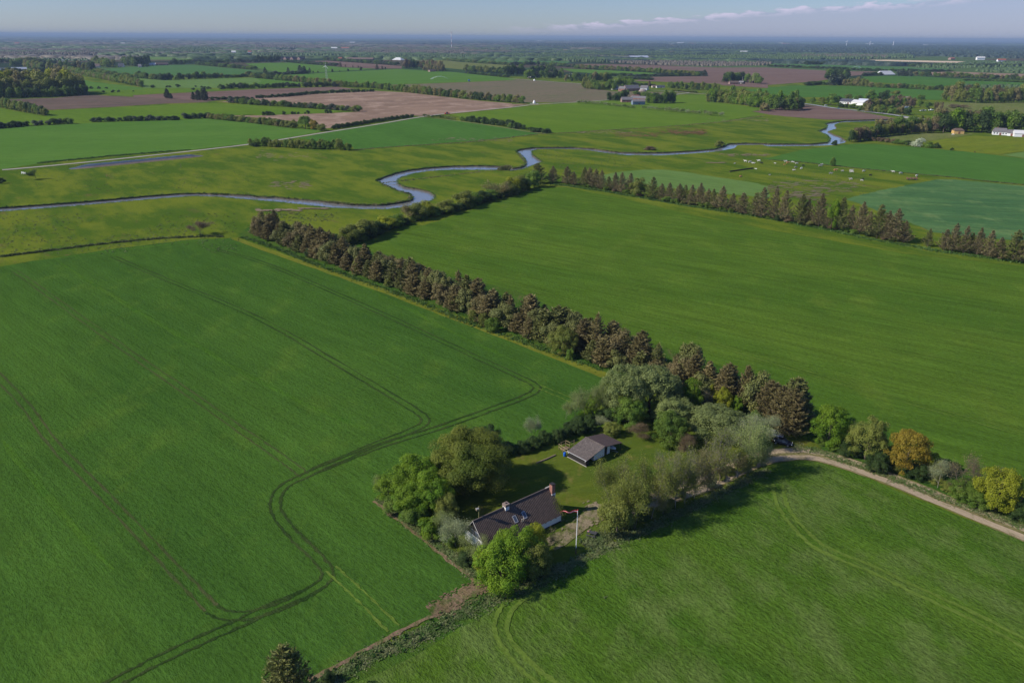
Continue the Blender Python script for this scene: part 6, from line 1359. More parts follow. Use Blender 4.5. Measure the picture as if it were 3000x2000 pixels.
hpx('A0 2110,694 2352,714 A1 0,714 300,732 700,758 950,778', 6.5, 44, ['round', 'dense'], DK+['green', 'olive'], 'hedge_tree', 'tree in the hedge along the narrow green strip', 'left end', 'hedge along the narrow green strip', 1.3+.4)
tree_px('round', 'A1', 797, 760, 715, 60, 'yellow', 'hedge_tree', 'yellow tree in the hedge along the narrow green strip', 'tree')
hpx('A0 2010,572 2352,562 A1 0,562 400,553 740,548', 7, 40, ['round', 'dense'], DK+['green'], 'hedge_tree', 'tree in the hedge above the mauve field', 'left end', 'hedge above the mauve field', 1.3+.4)
hpx('A0 2270,455 A1 0,468 250,490 500,515 740,545 1100,562 1500,612 2000,665 2352,692 A2 90,700', 8, 50, ['round', 'dense'], ['olive', 'green', 'tan', 'dark', 'green'], 'hedge_tree', 'tree in the long diagonal hedge across the left half', 'left end', 'long diagonal hedge', 1.25+.4)
hpx('A0 540,392 720,430 900,470 1100,510 1310,550', 9, 48, ['round'], ['green', 'olive', 'green', 'tan'], 'hedge_tree', 'tree in the diagonal row below the left farms', 'upper end', 'diagonal row below the left farms', 1.25+.4)
hpx('A0 890,408 1000,436 1210,462', 12, 26, ['round'], GM, 'hedge_tree', 'small tree in the thin row at the teal field', 'left end', 'thin row at the teal field')
hpx('A0 1250,466 1500,488 1780,478 2060,465', 9, 46, ['round', 'dense'], ['green', 'olive', 'dark'], 'hedge_tree', 'tree in the thick row below the teal field', 'left end', 'thick row below the teal field', 1.25+.4)
hpx('A0 2080,466 2250,457', 12, 24, ['round'], DK, 'hedge_tree', 'small tree right of the thick row below the teal field', 'left end', 'thick row below the teal field')
hpx('A1 100,442 300,434 480,428', 12, 26, ['dense'], ['dark', 'fir_dark'], 'hedge_tree', 'tree in the dark row behind the left conifers', 'left end', 'dark row behind conifers')
hpx('A1 270,322 500,342 750,357', 14, 24, ['round'], DK, 'hedge_tree', 'tree in the row below the far brick houses', 'left end', 'row below the far brick houses')
hpx('A1 630,305 900,325 1300,353', 14, 26, ['round', 'dense'], DK, 'hedge_tree', 'tree in the dark row below the long brown barn', 'left end', 'dark row below the long brown barn')
hpx('A1 1920,402 2100,415 2352,435', 12, 44, ['round'], GM, 'hedge_tree', 'tree in the row right of the brick house trees', 'left end', 'row right of the brick house')
hpx('A1 1930,425 2320,462', 9, 20, ['dense'], DK, 'hedge_shrub', 'shrub in the low hedge at the end of the irrigated field', 'left end', 'low hedge of the irrigated field')
hpx('A1 1700,300 2000,325 2352,350', 18, 18, ['round'], GM, 'hedge_tree', 'tree in the far thin hedge of the teal field', 'left end', 'far thin hedge')
hpx('A2 0,352 250,345 530,368', 14, 26, ['round'], DK, 'hedge_tree', 'tree in the far row left of the green strip', 'left end', 'far row above the green strip')
hpx('A2 560,378 800,392 1060,402 1340,422 1730,450', 12, 34, ['round'], GM+['tan'], 'hedge_tree', 'tree in the row above the green strip', 'left end', 'row above the green strip')
tree_px('conifer', 'A2', 1765, 450, 392, 75, 'fir_dark', 'conifer', 'dark conifer clump at the right end of the row above the green strip', 'tree')
hpx('A2 850,440 1100,455 1440,450 1640,448', 13, 22, ['round'], DK, 'hedge_tree', 'tree in the dark row below the green strip', 'left end', 'dark row below the green strip')
hpx('A2 1000,470 1290,488', 12, 22, ['dense'], DK, 'hedge_tree', 'tree in the short dark row above the brick farm', 'left end', 'short dark row')
hpx('A2 490,495 700,500 900,498', 8, 62, ['round', 'dense'], GM+['tan'], 'hedge_tree', 'tree in the wood strip right of the white gabled house', 'left end', 'wood strip beyond the farm')
hpx('A2 130,472 300,472 480,470', 8, 66, ['round'], ['green', 'green', 'dark'], 'broadleaf_tree', 'tree in the clump at the steep pale roof', 'left end', 'clump at the steep pale roof')
hpx('A2 -60,445 50,442 130,440', 8, 75, ['round'], ['dark', 'green'], 'broadleaf_tree', 'tree in the tall clump left of the steep pale roof', 'left end', 'tall clump')
hpx('A2 180,420 300,410 420,415', 8, 52, ['round'], ['dark', 'green'], 'broadleaf_tree', 'tree standing behind the clump at the steep pale roof', 'left end', 'clump at the steep pale roof')
hpx('A2 665,562 780,575 940,577', 6, 66, ['round'], ['green', 'green', 'olive'], 'broadleaf_tree', 'tree left of the brick farm behind the ploughland', 'left end', 'trees left of the brick farm')
hpx('A2 940,540 1000,535 1110,540', 6, 52, ['round'], ['green', 'bright'], 'broadleaf_tree', 'tree behind the brick farm', 'left end', 'trees behind the brick farm')
hpx('A2 1110,535 1240,540 1300,545', 9, 22, ['round'], DK, 'broadleaf_tree', 'small tree above the brick farm yard', 'left end', 'trees at the farm yard')
tree_px('round', 'A2', 1258, 545, 490, 34, 'brown', 'broadleaf_tree', 'dark red-brown tree above the brick farm yard', 'tree')
hpx('A2 1440,560 1600,572 1900,582', 7, 52, ['round', 'dense'], GM, 'hedge_tree', 'tree in the hedge right of the small cream house', 'left end', 'hedge right of the cream house')
hpx('A2 1470,588 1690,603', 6, 16, ['dense'], ['olive', 'green'], 'hedge_shrub', 'low shrub along the lane to the brick farm', 'left end', 'low shrubs along the lane')
hpx('A2 880,672 960,676 1050,640', 5.5, 58, ['round', 'dense'], ['green', 'green', 'dark'], 'broadleaf_tree', 'tree left of the brick barn at the road', 'left end', 'trees left of the brick barn')
hpx('A2 1245,695 1350,702 1480,694', 5.5, 82, ['round', 'dense'], ['green', 'bright', 'dark'], 'broadleaf_tree', 'tree right of the blue-grey shed', 'left end', 'trees right of the blue-grey shed')
hpx('A2 1120,640 1200,640 1260,650', 7, 42, ['round'], ['olive', 'green'], 'broadleaf_tree', 'small tree behind the red roofed farmhouse', 'left end', 'trees behind the red roof')
hpx('A2 600,700 850,716 1130,750', 4.2, 24, ['open'], ['grey', 'green', 'silver'], 'hedge_shrub', 'pale young shrub in the upper planted row of the olive field', 'left end', 'pale young shrubs in the planted row')
hpx('A2 1190,755 1500,782 1750,805 1950,825', 4.2, 34, ['open'], ['grey', 'green', 'silver'], 'hedge_shrub', 'pale young shrub in the lower planted row of the olive field', 'left end', 'pale young shrubs in the planted row')
hpx('A2 1790,688 1950,692 2120,712 2250,738', 5, 92, ['round', 'dense'], ['green', 'bright', 'olive'], 'broadleaf_tree', 'tree in the front of the bright wood strip', 'left end', 'bright wood strip', 1.3+.4)
hpx('A2 1840,672 2000,668 2200,690 2340,715', 6, 92, ['round'], ['green', 'olive', 'olive'], 'broadleaf_tree', 'tree in the back of the bright wood strip', 'left end', 'bright wood strip', 1.3+.4)
hpx('A2 2290,765 2345,775', 6, 60, ['bush'], ['tan', 'brown'], 'shrub', 'brown shrub at the end of the bright wood strip', 'left end', 'bright wood strip')
hpx('A3 0,758 120,764 230,768 310,752', 6, 95, ['round'], ['dark', 'tan', 'olive', 'green'], 'broadleaf_tree', 'tree in the front of the round clump at the mauve field', 'left end', 'round clump at the mauve field', 1.3+.4)
hpx('A3 -20,738 100,735 250,728', 8, 110, ['round'], ['green', 'bright', 'green'], 'broadleaf_tree', 'tree in the back of the round clump at the mauve field', 'left end', 'round clump at the mauve field', 1.3+.4)
hpx('A2 1950,510 2050,505 2140,498', 8, 72, ['round'], ['green', 'dark'], 'broadleaf_tree', 'tree in the left of the clump around the brick cottage', 'left end', 'clump around the brick cottage')
hpx('A2 2150,512 2230,515 2300,522', 9, 66, ['round'], ['grey', 'green', 'tan'], 'broadleaf_tree', 'tree in the right of the clump around the brick cottage', 'left end', 'clump around the brick cottage')
hpx('A3 535,478 610,470 710,478', 9, 72, ['round'], ['green', 'dark'], 'broadleaf_tree', 'tall tree in the dark clump beyond the mauve field', 'left end', 'dark clump beyond the mauve field')
hpx('A3 565,535 620,535 680,530', 8, 70, ['conifer', 'dense'], ['fir_dark'], 'conifer', 'dark conifer in the dark clump beyond the mauve field', 'left end', 'dark clump beyond the mauve field')
hpx('A3 350,538 450,530 560,530', 9, 28, ['dense'], DK, 'hedge_shrub', 'dark shrub left of the dark conifer clump', 'left end', 'dark shrubs left of the clump')
hpx('A3 690,538 780,540 920,548', 7, 58, ['round'], ['olive', 'tan', 'olive'], 'broadleaf_tree', 'yellowish tree right of the dark conifers', 'left end', 'yellowish trees')
hpx('A3 930,552 1200,562 1450,575 1690,582', 7.5, 36, ['round', 'dense'], ['green', 'dark', 'tan', 'olive'], 'hedge_tree', 'tree in the hedge between the two emerald fields', 'left end', 'hedge between the emerald fields')
hpx('A3 870,448 1040,442', 9, 24, ['dense'], DK, 'hedge_shrub', 'shrub left of the big barn with the pale roof', 'left end', 'shrubs left of the pale barn')
hpx('A3 1180,448 1250,450 1320,452', 9, 52, ['conifer', 'dense'], ['fir_dark'], 'conifer', 'dark conifer right of the big barn with the pale roof', 'left end', 'dark conifers')
hpx('A3 1340,448 1600,458 1900,468 2352,488 2500,492', 11, 36, ['round'], GM+['tan'], 'hedge_tree', 'tree in the long row along the far emerald field', 'left end', 'long row along the far emerald field')
hpx('A3 1790,492 2050,496 2352,510', 9, 16, ['dense'], ['green'], 'hedge_shrub', 'shrub in the low hedge inside the far emerald field', 'left end', 'low hedge in the emerald field')
hpx('A3 0,362 400,378 900,402 1500,412 1700,408', 15, 20, ['round'], DK, 'hedge_tree', 'tree in the far row below the teal field', 'left end', 'far row below the teal field')
hpx('A3 340,345 480,344 620,342', 12, 26, ['dense'], ['dark'], 'hedge_tree', 'tree in the dark patch on the teal field', 'left end', 'dark patch on the teal field')
hpx('A3 700,345 1200,358 1700,368 2350,358', 22, 22, ['round', 'dense'], DK, 'hedge_tree', 'tree in the far row below the sand pit', 'left end', 'far row below the sand pit')
# right: oaks, farm trees, shrub mass
for i, (x, yb, yt, w_, lf, lb) in enumerate(((410, 698, 640, 55, 'green', 'small tree at the left end of the road trees'), (490, 712, 642, 75, 'olive', 'tree left of the biggest roadside tree'), (575, 716, 605, 125, 'green', 'biggest roadside tree left of the long white barn'), (645, 700, 628, 65, 'dark', 'dark tree touching the left end of the white barn'),
        (735, 660, 612, 80, 'olive', 'tree behind the roof of the white barn'), (830, 665, 622, 80, 'green', 'small tree behind the white barn annexe'), (938, 680, 570, 110, 'green', 'tall oval tree right of the white barn annexe'), (1062, 680, 572, 130, 'dark', 'tall dark green oval tree, second right of the white barn annexe'),
        (1165, 640, 578, 90, 'olive', 'tree behind the thatched house'), (1405, 672, 618, 75, 'green', 'tree right of the thatched house'), (1395, 735, 665, 60, 'bright', 'bright tree beside the caravans'), (1470, 752, 678, 95, 'green', 'round green tree above the motor boats'))):
    tree_px('round', 'A3', x, yb, yt, w_, lf, 'broadleaf_tree', lb, 'tree', lod='m')
for i in range(4): tree_px('dense', 'A3', 1530+i*22, 755+i*2, 680, 24, 'brown' if i % 2 else 'tan', 'poplar_tree', '%s narrow brown poplar in the line right of the round green tree' % nth(i+1), 'tree', 'narrow brown poplars')
hpx('A3 830,770 1000,785 1150,795 1300,808', 6, 58, ['bush', 'round'], ['olive', 'green', 'dark', 'tan'], 'shrub', 'shrub in the front of the mass along the road', 'left end', 'shrub mass along the road')
hpx('A3 900,740 1050,735 1200,735 1350,740', 7, 62, ['bush', 'round'], ['olive', 'tan', 'brown', 'green'], 'shrub', 'shrub in the middle of the mass along the road', 'left end', 'shrub mass along the road')
hpx('A3 1130,700 1250,705 1370,710', 8, 62, ['round'], ['tan', 'brown', 'olive'], 'shrub', 'brown tree in the back of the shrub mass', 'left end', 'shrub mass along the road')
hpx('A3 655,735 740,745 850,752', 6, 34, ['bush'], ['dark', 'green'], 'shrub', 'shrub in front of the long white barn', 'left end', 'shrubs before the white barn')
hpx('A3 1620,672 1800,690 2000,696 2200,692 2400,690', 8, 98, ['round'], ['olive', 'tan', 'olive', 'green'], 'oak_tree', 'round-crowned oak in the front of the pasture grove', 'left end', 'pasture grove of oaks', 1.5+.4)
hpx('A3 1720,660 2000,665 2352,660', 11, 108, ['round'], ['tan', 'olive', 'brown'], 'oak_tree', 'oak in the back of the pasture grove', 'left end', 'pasture grove of oaks', 1.5+.4)
hpx('A3 1660,740 1730,738 1800,745', 14, 26, ['open'], ['brown'], 'shrub', 'small brown shrub on the pasture below the oak grove', 'left end', 'small shrubs below the grove')
# near right wood with green and brown crowns
hpx('B3 740,365 860,352 1000,318 1150,300 1350,285 1540,278', 5, 92, ['round'], ['tan', 'olive', 'brown', 'olive', 'dark'], 'broadleaf_tree', 'tree in the brown front of the right wood', 'river end', 'front of the right wood', 1.5+.4)
hpx('B3 1000,290 1200,275 1400,265 1600,262', 7, 110, ['round'], ['tan', 'olive', 'green'], 'broadleaf_tree', 'tree in the brown back of the right wood', 'river end', 'back of the right wood', 1.5+.4)
hpx('B3 1600,276 1750,270 1900,275 2100,282 2352,288 2600,300', 6.5, 150, ['round'], ['bright', 'green', 'green', 'dark'], 'broadleaf_tree', 'tall green tree in the wood behind the timber hut', 'left end', 'tall green wood behind the hut', 1.5+.4)
hpx('B3 1500,250 1800,245 2100,250 2500,262', 9, 150, ['round'], ['tan', 'green', 'brown', 'green'], 'broadleaf_tree', 'tree in the back of the wood behind the timber hut', 'left end', 'tall green wood behind the hut', 1.4+.4)
hpx('B3 950,352 1060,362 1180,380 1300,398', 5, 38, ['dense', 'bush'], ['green', 'dark', 'brown'], 'hedge_shrub', 'shrub in the hedge left of the white hawthorn', 'left end', 'hedge left of the hawthorn')
# left: poplar wood, conifers, scattered bushes
for j, (dy, hp, lfs) in enumerate(((0, 70, ['dark', 'green', 'green']), (-8, 128, ['olive', 'tan', 'olive']), (-16, 160, ['tan', 'olive', 'yellow']), (-26, 180, ['tan', 'yellow']))):
    hpx('A0 %d,%d 200,%d 500,%d %d,%d' % (-90+60*(j == 3), 658+dy, 650+dy, 640+dy, 815-35*j, 622+dy), 6.5, hp, ['round', 'dense'], lfs, 'poplar_tree' if j else 'shrub', ('dark shrub at the front edge of the left poplar wood', 'poplar in the second line of the left poplar wood', 'pale-topped poplar in the third line of the left poplar wood', 'pale-topped poplar in the back of the left poplar wood')[j], 'left edge', 'left poplar wood', 1.5+.4)
for i, (x, yb, h_) in enumerate(((840, 567, 26), (907, 567, 24), (978, 566, 18), (951, 600, 20), (1039, 600, 26), (1089, 598, 22), (1226, 592, 12), (1405, 557, 28), (1535, 554, 20), (1560, 554, 20), (1638, 552, 30), (1775, 578, 22), (1797, 550, 16), (1855, 556, 18), (1880, 566, 24), (1918, 572, 28))):
    tree_px('bush', 'A0', x, yb, yb-h_, h_*1.5, 'dark', 'shrub', '%s small dark bush from the left, scattered right of the poplar wood' % nth(i+1), 'shrub', 'scattered small dark bushes')
for i, (x, yb, h_, lb) in enumerate(((1540, 655, 92, 'left of the two ragged conifers standing apart before the mauve field'), (1572, 657, 50, 'small ragged conifer leaning right beside a taller one'), (1780, 668, 75, 'ragged conifer, leftmost of the tall trio at the mauve field'), (1825, 670, 95, 'ragged conifer in the middle of the tall trio at the mauve field'), (1882, 674, 118, 'tallest ragged conifer, right of the trio at the mauve field'))):
    tree_px('conifer', 'A0', x, yb, yb-h_, h_*.75, 'fir_dark', 'conifer', lb, 'tree', lod='m')
for i, (x, yb, h_) in enumerate(((70, 812, 38), (98, 812, 44), (130, 810, 40), (162, 810, 28), (258, 806, 38), (335, 802, 30), (360, 802, 26), (388, 800, 24), (450, 798, 20), (482, 797, 34), (650, 792, 40), (685, 792, 34))):
    tree_px('bush', 'A1', x, yb, yb-h_, h_*1.1, 'dark', 'shrub', '%s dark bush from the left in the narrow green strip' % nth(i+1), 'shrub', 'dark bushes in the narrow green strip')
for i, (x, yb, h_, k, lf) in enumerate(((85, 432, 62, 'conifer', 'fir_dark'), (298, 430, 60, 'conifer', 'fir_dark'), (408, 428, 76, 'conifer', 'fir_dark'), (445, 428, 70, 'conifer', 'fir_dark'), (495, 422, 46, 'conifer', 'fir_dark'), (525, 420, 20, 'bush', 'dark'), (570, 418, 20, 'bush', 'green'), (702, 413, 30, 'bush', 'dark'), (770, 410, 14, 'bush', 'dark'), (845, 406, 28, 'round', 'dark'), (968, 401, 40, 'round', 'dark'), (775, 363, 42, 'conifer', 'brown'), (822, 365, 24, 'conifer', 'brown'),
        (890, 370, 22, 'conifer', 'brown'), (940, 372, 20, 'conifer', 'brown'), (1112, 390, 50, 'conifer', 'brown'), (1160, 388, 32, 'conifer', 'brown'), (1188, 390, 26, 'round', 'dark'))):
    tree_px(k, 'A1', x, yb, yb-h_, h_*.8, lf, 'conifer' if k == 'conifer' else 'broadleaf_tree', '%s tree from the left, scattered between the turbine and the far conifers' % nth(i+1), 'tree', 'scattered trees around the turbine field')
hpx('A1 1360,382 1450,380 1560,382 1700,400', 9, 66, ['round'], ['dark', 'tan', 'green', 'brown'], 'broadleaf_tree', 'tree in the clump left of the small brick house', 'left end', 'clump at the small brick house', 1.4+.4)
hpx('A1 1540,400 1680,408 1750,408', 8, 48, ['round'], ['dark', 'tan'], 'broadleaf_tree', 'tree around the small brick house', 'left end', 'clump at the small brick house', 1.3+.4)
# farm trees at the left edge
hpx('A0 30,432 150,430 300,432 500,420', 11, 42, ['round', 'dense'], ['dark'], 'broadleaf_tree', 'dark tree in front of the left farms', 'left end', 'dark trees before the left farms', 1.4+.4)
hpx('A0 240,375 400,400 520,405 680,398', 12, 66, ['round'], ['green', 'dark', 'tan', 'olive'], 'broadleaf_tree', 'tree right of the white left farm', 'left end', 'trees right of the white farm', 1.4+.4)
hpx('A0 700,392 800,395 860,400', 12, 62, ['round'], ['tan', 'dark', 'olive'], 'broadleaf_tree', 'tree around the thatched left farmhouse', 'left end', 'trees around the thatched farmhouse', 1.4+.4)
hpx('A0 860,345 1000,370 1080,370', 12, 62, ['round'], ['olive', 'green', 'dark'], 'broadleaf_tree', 'tree between the left farmhouse and the white gable', 'left end', 'trees of the left clump', 1.4+.4)
hpx('A0 1140,345 1250,362 1370,350', 12, 66, ['round'], ['dark', 'green', 'dark'], 'broadleaf_tree', 'tree between the white gable and the white roofed shed', 'left end', 'trees of the left clump', 1.4+.4)
hpx('A0 1300,366 1372,366', 10, 20, ['dense'], ['dark'], 'shrub', 'shrub below the left clump', 'left end', 'shrubs of the left clump')
hpx('A0 1560,345 1700,345', 12, 44, ['round'], ['dark', 'green'], 'broadleaf_tree', 'tree right of the long dark left barn', 'left end', 'trees right of the dark barn', 1.3+.4)
hpx('A0 120,360 300,335 360,332', 14, 46, ['round'], ['green', 'tan'], 'broadleaf_tree', 'tree behind the white left farm', 'left end', 'trees behind the white farm', 1.3+.4)
hpx('A0 0,330 300,328 530,335', 18, 30, ['round'], DK, 'hedge_tree', 'tree in the far row behind the left farms', 'left end', 'far row behind the left farms', 1.3+.4)
hpx('A0 1820,345 2000,362 2352,392', 14, 26, ['round'], DK, 'hedge_tree', 'tree in the row at the upper edge of the teal field', 'left end', 'row at the teal field')
hpx('A0 1700,330 2000,330 2352,325', 18, 28, ['round'], DK, 'hedge_tree', 'tree in the far row left of the brick houses', 'left end', 'far row left of the brick houses', 1.3+.4)
hpx('A1 0,325 120,325 220,320', 12, 55, ['round', 'dense'], ['dark'], 'broadleaf_tree', 'dark tree left of the far brick houses', 'left end', 'dark trees left of the brick houses', 1.4+.4)

plant_far()
# ------------------------------------------------------------------ woods beyond 2 km: nobody could count these trees
CANOPY = dict(brown=leaf('canopy_brown', (.080, .062, .048), (.060, .058, .038), 0, 0), green=leaf('canopy_green', (.030, .055, .015), (.044, .070, .02), 0, 0), dark=leaf('canopy_dark', (.014, .026, .018), (.020, .034, .022), 0, 0))
OCT = np.array([(0, 0, 1.0), (.5, 0, .78), (.15, .47, .8), (-.4, .3, .74), (-.4, -.3, .8), (.15, -.47, .74), (.62, 0, 0), (.2, .6, 0), (-.5, .37, 0), (-.5, -.37, 0), (.2, -.6, 0)])
OCF = np.array([(0, 1+i, 1+(i+1) % 5) for i in range(5)]+[t for i in range(5) for t in ((1+i, 6+i, 6+(i+1) % 5), (1+i, 6+(i+1) % 5, 1+(i+1) % 5))])
RW = np.random.default_rng(21)
def canopy(name, label, X, Y, H_, S_, mat, ax=1.0):
    n = len(X); V = np.tile(OCT, (n, 1, 1)); a = RW.uniform(0, 6.28, n)[:, None]; ax_ = ax
    V = V*(1+RW.normal(0, .13, (n, 11, 1))); x, y = V[:, :, 0], V[:, :, 1]
    W_ = np.stack([(x*np.cos(a)-y*np.sin(a))*S_[:, None]*ax_+X[:, None], (x*np.sin(a)+y*np.cos(a))*S_[:, None]*1.3+Y[:, None], V[:, :, 2]*H_[:, None]], 2).reshape(-1, 3)
    F_ = (np.tile(OCF, (n, 1, 1))+(np.arange(n)*11)[:, None, None]).reshape(-1, 3)
    tag(link(name, arr_mesh(name, W_, F_, [CANOPY[mat]])), label, 'wood', kind='stuff')
def wood(name, label, line, cell, h, mat, dens=1.0):
    P = np.array(pts(line)); x0, y0 = P.min(0); x1, y1 = P.max(0)
    nx, ny = int((x1-x0)/cell), int((y1-y0)/(cell*1.6)); ny = max(ny, 1)
    X, Y = np.meshgrid(x0+(np.arange(nx)+.5)*cell, y0+(np.arange(ny)+.5)*(y1-y0)/ny); X = X.ravel()+RW.normal(0, cell*.7, X.size); Y = Y.ravel()+RW.normal(0, cell*.7, Y.size)
    ins = np.zeros(len(X), bool); j = len(P)-1
    for i in range(len(P)):
        c = ((P[i, 1] > Y) != (P[j, 1] > Y)) & (X < (P[j, 0]-P[i, 0])*(Y-P[i, 1])/(P[j, 1]-P[i, 1]+1e-9)+P[i, 0]); ins ^= c; j = i
    ins &= RW.random(len(X)) < dens; X, Y = X[ins], Y[ins]
    if len(X) == 0: return
    canopy(name, label, X, Y, h*RW.uniform(.55, 1.1, len(X)), cell*RW.uniform(.5, 1.05, len(X)), mat)
wood('brown_wood', 'brown leafless wood at the left edge beyond the pale field', 'A0 -100,272 200,271 390,268 380,250 600,240 300,225 -100,222', 8, 12, 'brown')
wood('brown_wood', 'long brown wood left of centre beyond the pale field', 'A0 380,266 940,263 935,248 1180,246 1190,236 700,222 400,228', 8, 12, 'brown')
wood('green_wood', 'green wood right of the long brown wood', 'A0 1200,250 1500,246 1930,244 1900,226 1600,220 1250,225', 10, 13, 'green')
wood('green_wood', 'dark green wood above the mauve strip on the left', 'A0 1640,226 2050,230 2040,210 1900,196 1650,200', 10, 14, 'green')
wood('brown_wood', 'brown wood above the brick houses on the left', 'A1 0,200 560,196 900,200 1050,190 800,176 300,170 0,176', 15, 13, 'brown')
wood('green_wood', 'dark green square wood above the brick houses', 'A1 185,228 365,228 365,214 190,214', 16, 15, 'dark')
wood('green_wood', 'green wood with gaps behind the long brown barn', 'A1 0,268 700,262 1250,290 1600,290 2100,284 2100,262 1300,250 600,240 0,245', 10, 11, 'green', .55)
wood('brown_wood', 'wide brown-green wood under the mast', 'A1 900,246 1500,240 2352,250 2352,205 1900,214 1500,200 900,210', 10, 12, 'brown', .8)
wood('green_wood', 'green woods left of the livestock barn', 'A2 0,290 60,292 400,302 560,322 880,325 820,296 800,280 500,262 0,268', 8, 13, 'green', .95)
wood('green_wood', 'green woods in the middle right beyond the livestock barn', 'A2 880,290 990,296 1270,282 1600,296 2050,312 2352,310 A3 0,312 430,305 1000,292 1400,282 1000,262 0,246 A2 2352,246 1500,240 700,232 0,226 0,250 700,262', 10, 12, 'green', .8)
wood('brown_wood', 'brown woods between the fields and the dark forest on the right', 'A2 880,325 1300,345 1800,362 2352,352 A3 30,338 0,318 A2 2050,322 1600,318 1200,320', 8, 9, 'brown', .5)
wood('brown_wood', 'brown wood along the front of the dark forest', 'A3 300,285 700,292 1100,288 1100,268 700,262 300,268', 10, 12, 'brown')
wood('dark_forest', 'dark blue-green conifer forest across the right horizon', 'A2 0,190 500,196 1100,205 1800,215 2352,222 A3 0,225 700,245 1400,262 1800,278 2500,292 2500,185 1500,176 500,166 0,164 A2 2352,164 1000,158 0,150', 26, 17, 'dark', .97)
wood('green_wood', 'green wood below the sand pit on the right', 'A3 1300,372 1700,382 2352,362 2500,360 2500,335 2000,330 1600,345', 10, 9, 'green', .45)
wood('green_wood', 'scattered green wood at the right edge beyond the last emerald field', 'A3 1850,410 2352,425 2600,430 2600,395 2100,385', 13, 8, 'green', .5)
wood('green_wood', 'green undergrowth in the row of trees right of the pasture grove', 'A3 1700,560 2352,572 2600,580 2600,555 2200,548 1800,545', 8, 6, 'green', .6)
wood('reed_bed', 'pale green shrubs scattered near the left farms in the distance', 'A0 0,312 500,318 900,310 750,300 300,296 0,300', 10, 8, 'green', .4)
# countless copses and hedges towards the horizon, in broken rows
for cname, cmat, side, lab in (('far_copses', 'green', -1, 'countless green copses and hedges fading towards the horizon'), ('far_copses', 'brown', -1, 'countless brown copses and hedges fading towards the horizon'), ('far_copses', 'dark', 1, 'countless dark plantations fading towards the horizon')):
    X, Y, H_, S_ = [], [], [], []
    d = 3300.0
    while d < 39000:
        half = d*.75; x = -half
        while x < half:
            L = RW.uniform(300, 2200)*d/6000; gap = RW.uniform(30, 300)*d/6000*(.4 if d > 9000 else 1)
            ok = {'green': RW.random() < .42, 'brown': RW.random() < .30 and x < d*.15, 'dark': RW.random() < .40 and (x > -d*.1 or d > 9000)}[cmat]
            if ok and not (d < 4600 and x > d*.12):
                s = max(14, d/260); k = max(2, int(L/s*1.2)); rows_ = RW.integers(1, 4); sl = RW.normal(0, .25)
                for r_ in range(rows_):
                    xx = x+np.arange(k)*s*.85; X.append(xx+RW.normal(0, s*.3, k)); Y.append(d+(xx-x)*sl+r_*s*2+RW.normal(0, s*.4, k)); H_.append(RW.uniform(9, 14)*RW.uniform(.85, 1.1, k)); S_.append(s*RW.uniform(1.3, 2.2, k))
            x += L+gap
        d *= 1.045
    canopy(cname, lab, np.concatenate(X), np.concatenate(Y), np.concatenate(H_), np.concatenate(S_), cmat, 2.2)
# bright specks of far farm roofs
for i, (fr, x, y, s) in enumerate((('A0', 135, 158, 30), ('A0', 1110, 160, 26), ('A0', 2130, 246, 14), ('A0', 2280, 246, 12), ('A1', 860, 148, 50), ('A1', 690, 205, 30), ('A1', 780, 205, 40), ('A1', 300, 122, 90), ('A2', 235, 132, 70), ('A2', 950, 165, 50), ('A2', 1440, 158, 60), ('A2', 1520, 148, 80), ('A2', 1620, 155, 90), ('A2', 1960, 163, 80), ('A2', 1740, 186, 40), ('A2', 1825, 184, 30), ('A2', 2100, 242, 30), ('A2', 2320, 175, 60), ('A3', 130, 158, 90), ('A3', 905, 160, 90), ('A3', 1430, 172, 60), ('A3', 1490, 176, 60), ('A3', 1640, 155, 70), ('A3', 1920, 302, 26), ('A3', 2110, 325, 24), ('A3', 100, 150, 60))):
    X, Y = g(fr, x, y); o = thing('far_farm', (X, Y), 0, '%s tiny pale roof from the left, half sunk in the far woods' % nth(i+1), 'building', 'tiny pale roofs in the far woods')
    m = MB(); m.prism([(0, 0), (s*.5, 0), (s*.5, 9), (s*.25, 15), (0, 9)], 'x', 0, s*1.4); m.build('wall', WHITE2, o)
    m = MB(); slab(m, [(-1, -1, 8.8), (s*1.4+1, -1, 8.8), (s*1.4+1, s*.25, 15.5), (-1, s*.25, 15.5)], .4); slab(m, [(-1, s*.5+1, 8.8), (s*1.4+1, s*.5+1, 8.8), (s*1.4+1, s*.25, 15.5), (-1, s*.25, 15.5)], .4); m.build('roof', roofpaint('pale' if i % 3 else 'red'), o)

